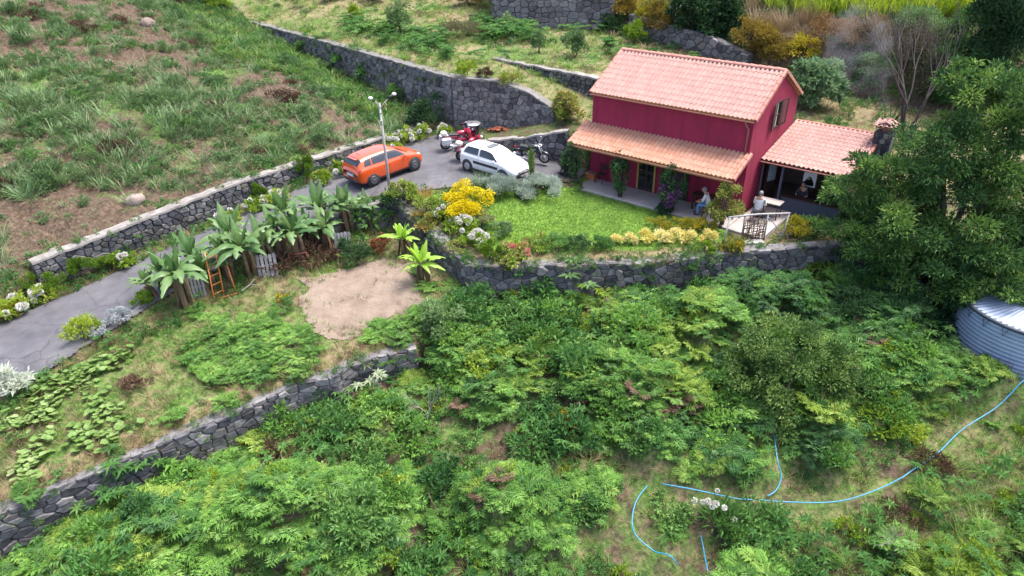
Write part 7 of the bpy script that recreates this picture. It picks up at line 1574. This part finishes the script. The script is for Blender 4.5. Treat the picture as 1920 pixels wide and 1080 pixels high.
# ---- flower beds on the lawn platform (top of the retaining wall)
yb = shrub(872, 402, 2.1, 1.25, 'big bush covered in yellow flowers at the lawn corner', G_YELL, 'yellow_bush', 'flower bush', L=.10, W=.06, n=4800, shell=.7); V, F, R = cloud(900, (1.0, 1.0, .6), .12, .04, 24, 5, .3, .4, .5); V[:, 2] += .42; link('leaf', mesh_np('leaf', V, F, R), G_WEED, yb)['kind'] = 'stuff'
shrub(938, 364, 1.5, .75, 'silvery lavender bush at the white car door', G_SILV, 'lavender_bush', 'lavender', L=.22, W=.028, n=3600, up=1.3, shell=.55, seed=3); shrub(1012, 368, 1.8, .8, 'silvery lavender bush at the white car bonnet', G_SILV, 'lavender_bush', 'lavender', L=.22, W=.028, n=4400, up=1.3, shell=.55, seed=4); spiky(905, 352, .4, .7, 'greenish grey lavender behind the yellow bush', G_DUSTY, 'lavender_bush', 'lavender', 260, .02, .8, .3, None, 5)
cyp = on(997, 352); o = thing('slim_cypress', cyp, 0, 'very thin young cypress between the lavender bushes', 'cypress'); V, F, R = cloud(900, (.12, .12, .95), .10, .03, 40, 9, .5, 1.5, .5, lo=-.95); V[:, 2] += .95; link('foliage', mesh_np('foliage', V, F, R), G_CYP, o); b = MB(); b.tube([(0, 0, 0), (0, 0, 1.6)], [.025, .008], 5); b.build('trunk', M_BARK, o)
spiky(795, 380, .25, .7, 'orange tipped grass clump at the parking corner', mat_leaf('orange_grass', [(.22, .15, .03), (.40, .22, .04), (.25, .22, .05)], trans=.3), 'grass_clump', 'grass', 160, .02, .6, .3)
shrub(757, 382, 1.3, .9, 'pinkish brown faded hydrangea at the lamp post foot', G_PINKY, 'hydrangea', 'hydrangea', L=.13, W=.07, flowers=(7, .11, G_PINKY, 1.0)); shrub(812, 405, 1.3, .8, 'lime and pink bush left of the yellow bush', G_PINKY, L=.13, W=.07); shrub(800, 428, 1.2, .6, 'pink flowering bush hanging over the wall end', mat_leaf('rosy', [(.35, .10, .12), (.30, .20, .05), (.20, .24, .05), (.45, .22, .22)], trans=.3), L=.12, W=.06)
hyd(835, 412, 1.1, .7, 'lime hydrangea with white heads below the yellow bush', 7); hyd(868, 440, 1.2, .75, 'hydrangea with many big white heads on the wall top', 16); hyd(893, 462, 1.0, .6, 'low white hydrangea beside the dark conifer', 11)
shrub(850, 462, .9, .5, 'reddish hanging plant on the wall face', G_PINKY, L=.12, W=.06, base=(-2.2, 24.9, -.2))
shrub(900, 425, 1.1, .7, 'pale flowering herb bush behind the white hydrangeas', mat_leaf('pale_herb', [(.10, .14, .04), (.20, .24, .09), (.38, .40, .22)], trans=.3), L=.10, W=.04); shrub(935, 440, 1.0, .55, 'grey green herb bush at the lawn edge', G_DUSTY, L=.10, W=.04)
conif(917, 488, .75, .75, 'dark rounded conifer at the wall bend'); shrub(965, 492, 1.3, .8, 'lime bush with coral pink leaves on the wall bend', G_PINKY, L=.15, W=.09, flowers=(6, .10, mat_leaf('coral', [(.5, .16, .12), (.55, .25, .2)], trans=.2), 1.0)); shrub(948, 512, .6, .6, 'yellow leafed plant spilling down the wall bend', G_LIME, L=.14, W=.07)
for k, (px, py, w) in enumerate(((1010, 466, 1.1), (1045, 468, 1.1), (1085, 468, 1.1), (1120, 466, 1.0))): shrub(px, py, w, .55, ('ragged green bed shrub with pinkish tips', 'low green bed shrub next to the pink bush', 'dark upright bed shrub in the middle of the bed', 'green bed shrub beside the first cream plant')[k], (G_PINKY, G_WEED, G_DEEP, G_WEED)[k], L=.12, W=.05)
for k, (px, py) in enumerate(((1154, 458), (1182, 459), (1210, 455), (1238, 455), (1268, 453), (1297, 455), (1327, 454))):
    shrub(px, py, .62 if k > 1 else .46, .5 if k > 1 else .38, 'round creamy yellow leaved plant in the row along the wall bed', G_CREAM, 'cream_plant', 'flower', L=.16, W=.05, n=330, shell=.5, group='row of cream plants', stems=False)
for k, (px, py, w) in enumerate(((1240, 430, 1.0), (1280, 430, 1.1), (1318, 434, 1.0))): shrub(px, py, w, .45, ('yellow and green bed plant by the third porch post', 'golden flowering bed plant behind the cream row', 'yellow bed plant at the porch corner')[k], G_YELLB, L=.12, W=.05)
shrub(1320, 487, .65, .5, 'small round bright green bush on the wall top', G_LIME, L=.08, W=.04, n=1000, shell=.8); shrub(1367, 490, .9, .7, 'orange and yellow croton bush hanging on the wall by the rail', mat_leaf('croton', [(.40, .12, .02), (.45, .28, .03), (.22, .22, .03), (.14, .18, .03)], trans=.3), L=.2, W=.06)
shrub(1490, 440, 1.2, .7, 'yellow olive bush in front of the counter', G_YELLB, L=.16, W=.05); shrub(1540, 440, 1.4, .6, 'green bed plants in front of the counter end', G_WEED, L=.2, W=.05); shrub(1245, 398, .9, .5, 'dark low plant at the third porch post foot', G_DEEP, L=.1, W=.05)
# ---- climbers on the porch posts
def climber(i, h, w, label, mat, fl=None, seed=1, j=-1.3):
    p = hw(i, j); o = thing('climbing_plant', p, 0, label, 'climber'); V, F, R = cloud(1500, (w/2, w/2, h*.45), .13, .07, 26, seed, .3, .2, .55, lo=-.9); V[:, 2] += h*.58; link('foliage', mesh_np('foliage', V, F, R), mat, o)
    b = MB(); g = random.Random(seed)
    for q in range(5): a = q*1.25; b.tube([(.05*math.cos(a), .05*math.sin(a), 0), (.07*math.cos(a+1), .07*math.sin(a+1), h*.4), (.06*math.cos(a+2), .06*math.sin(a+2), h*.8)], .018, 5)
    b.build('stem', M_BARK, o)
    if fl:
        V, F, R = cloud(700, (w/2*1.05, w/2*1.05, h*.34), .12, .08, 12, seed+5, .3, .2, .7, lo=-.9); V[:, 2] += h*fl; link('bloom', mesh_np('bloom', V, F, R), G_PURP, o)
    return o
climber(-.15, 2.0, .95, 'dark purple flowering climber on the first porch post by the parking', G_DEEP, .42, 1); climber(2.62, 1.95, .85, 'green climber on the second porch post', G_DEEP, None, 2); climber(5.3, 1.95, .95, 'green and purple climber on the third porch post', G_DEEP, .45, 3); climber(7.85, 1.75, 1.15, 'bushy light green climber with reddish tips at the porch corner post', mat_leaf('climber_light', [(.06, .12, .02), (.12, .20, .03), (.20, .26, .05), (.28, .18, .07)], trans=.3), None, 4, -1.7)
# ---- white globe flowers, tobacco-like plant and whorled shrubs on the lower slope
ag = shrub(1345, 1000, 1.2, .9, 'leafy clump with round white flower heads beside the hose', G_WEED, 'agapanthus', 'flower', L=.4, W=.05, up=1.0); pc = on(1345, 1000)
inv_r = Matrix.Rotation(-ag.rotation_euler.z, 3, 'Z'); fp = []
for u_, v_ in ((1302, 938), (1318, 941), (1328, 940), (1335, 950), (1342, 945), (1358, 952), (1376, 975), (1318, 998), (1350, 1000), (1330, 1035), (1345, 920)):
    q = pY(u_, v_, pc[1]+random.uniform(-.15, .25))-pc; fp.append(tuple(inv_r @ Vector(q)))
flowers_on(ag, fp, .09, G_WFLOW, 7)
def whorl_shrub(px, py, h, L, label, mat, seed, wh=9, base=None):
    p = on(px, py) if base is None else base; o = thing('whorled_shrub', p, 0, label, 'shrub'); link('foliage', mesh_np('foliage', *palmate(8, L, seed, wh, h, h*.32, .32)), mat, o); b = MB(); b.tube([(0, 0, -.1), (.03, 0, h*.8)], [.025, .012], 5); b.build('stem', M_BARK, o); return o
whorl_shrub(1075, 545, 1.3, .42, 'tall pale broad leaved plant against the retaining wall', mat_leaf('tobacco', [(.07, .15, .05), (.12, .22, .08), (.18, .28, .11)], trans=.3), 61, 5); whorl_shrub(1105, 560, .9, .3, 'lime whorled plant beside the pale broad leaved plant', G_LIME, 62, 4)
whorl_shrub(260, 905, 1.2, .34, 'glossy dark whorled shrub against the terrace wall by the vine', G_WEED, 63, 12); whorl_shrub(215, 960, 1.0, .32, 'lower whorled shrub at the terrace wall foot', G_WEED, 64, 10); whorl_shrub(330, 900, .9, .3, 'whorled shrub right of the glossy one at the wall', G_FERN, 65, 9)
whorl_shrub(700, 735, .9, .3, 'white tipped whorled plant at the kink of the terrace wall', mat_leaf('pale_whorl', [(.14, .22, .09), (.28, .34, .2), (.5, .52, .4)], trans=.3), 66, 6)
spiky(560, 712, .3, .5, 'bleached dry straw tuft on the terrace wall corner', G_DRY, 'dry_grass', 'grass', 140, .02, .9, .3, None, 8)
shrub(1680, 980, 1.2, .4, 'dead brown bush on the dry slope', G_BROWN, L=.2, W=.03, n=380); shrub(1745, 870, 1.1, .4, 'brown withered fern bush near the hose', G_BROWN, L=.24, W=.03, n=380); shrub(540, 852, 1.9, .32, 'dead brown bracken patch below the terrace wall', G_BROWN, L=.24, W=.035, n=700, stems=False); shrub(1060, 800, 1.3, .6, 'yellow brown weedy bush amid the bracken', G_YELLB, L=.14, W=.05, n=520)
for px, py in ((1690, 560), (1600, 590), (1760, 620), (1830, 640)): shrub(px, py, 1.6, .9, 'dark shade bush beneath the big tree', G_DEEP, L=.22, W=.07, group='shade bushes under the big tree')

# ---- thin blue smoke drifting from the chimney
def smoke():
    c0 = hw(ci, cj, 3.75); m, t, out = new_mat('smoke'); pv = N(t, 'ShaderNodeVolumePrincipled'); pv.inputs['Color'].default_value = (.82, .86, .95, 1); pv.inputs['Anisotropy'].default_value = .2
    tc = N(t, 'ShaderNodeTexCoord'); nz = N(t, 'ShaderNodeTexNoise', Scale=1.1, Detail=3.0); t.links.new(tc.outputs['Object'], nz.inputs['Vector'])
    r = ramp(t, [(.44, (0, 0, 0)), (.75, (1, 1, 1))]); t.links.new(nz.outputs[0], r.inputs[0]); mu = N(t, 'ShaderNodeMath', operation='MULTIPLY'); mu.inputs[1].default_value = .11; t.links.new(r.outputs[0], mu.inputs[0]); t.links.new(mu.outputs[0], pv.inputs['Density']); t.links.new(pv.outputs[0], out.inputs['Volume'])
    b = MB(); b.tube([(0, 0, 0), (-.3, .2, .8), (-.9, .6, 1.8), (-1.5, 1.2, 3.0), (-1.9, 2.0, 4.2)], [.15, .5, 1.0, 1.4, .7], 14); o = b.build('smoke', m, None); bmm = bmesh.new(); bmm.from_mesh(o.data); bmesh.ops.recalc_face_normals(bmm, faces=bmm.faces); bmm.to_mesh(o.data); bmm.free(); o.location = c0; tag(o, 'thin bluish smoke rising from the chimney', kind='stuff')
smoke()
import OpenImageIO as oiio,sys,numpy as np
a=oiio.ImageBuf(sys.argv[1] if len(sys.argv)>1 else '/workdir/render_main.png').get_pixels(oiio.UINT8)
for n,(x0,y0,x1,y1) in dict(road=(10,325,53,352),lawn=(533,203,618,225),fern=(533,309,704,416),wall=(610,106,730,120),roof=(620,70,740,90),field=(50,90,180,200),tree=(860,130,980,260),sand=(320,275,400,315),w2=(350,60,400,80),mean=(0,0,1024,576)).items():
    print(n,a[y0:y1,x0:x1,:3].reshape(-1,3).mean(0).round(),a[y0:y1,x0:x1,:3].reshape(-1,3).std(0).round())
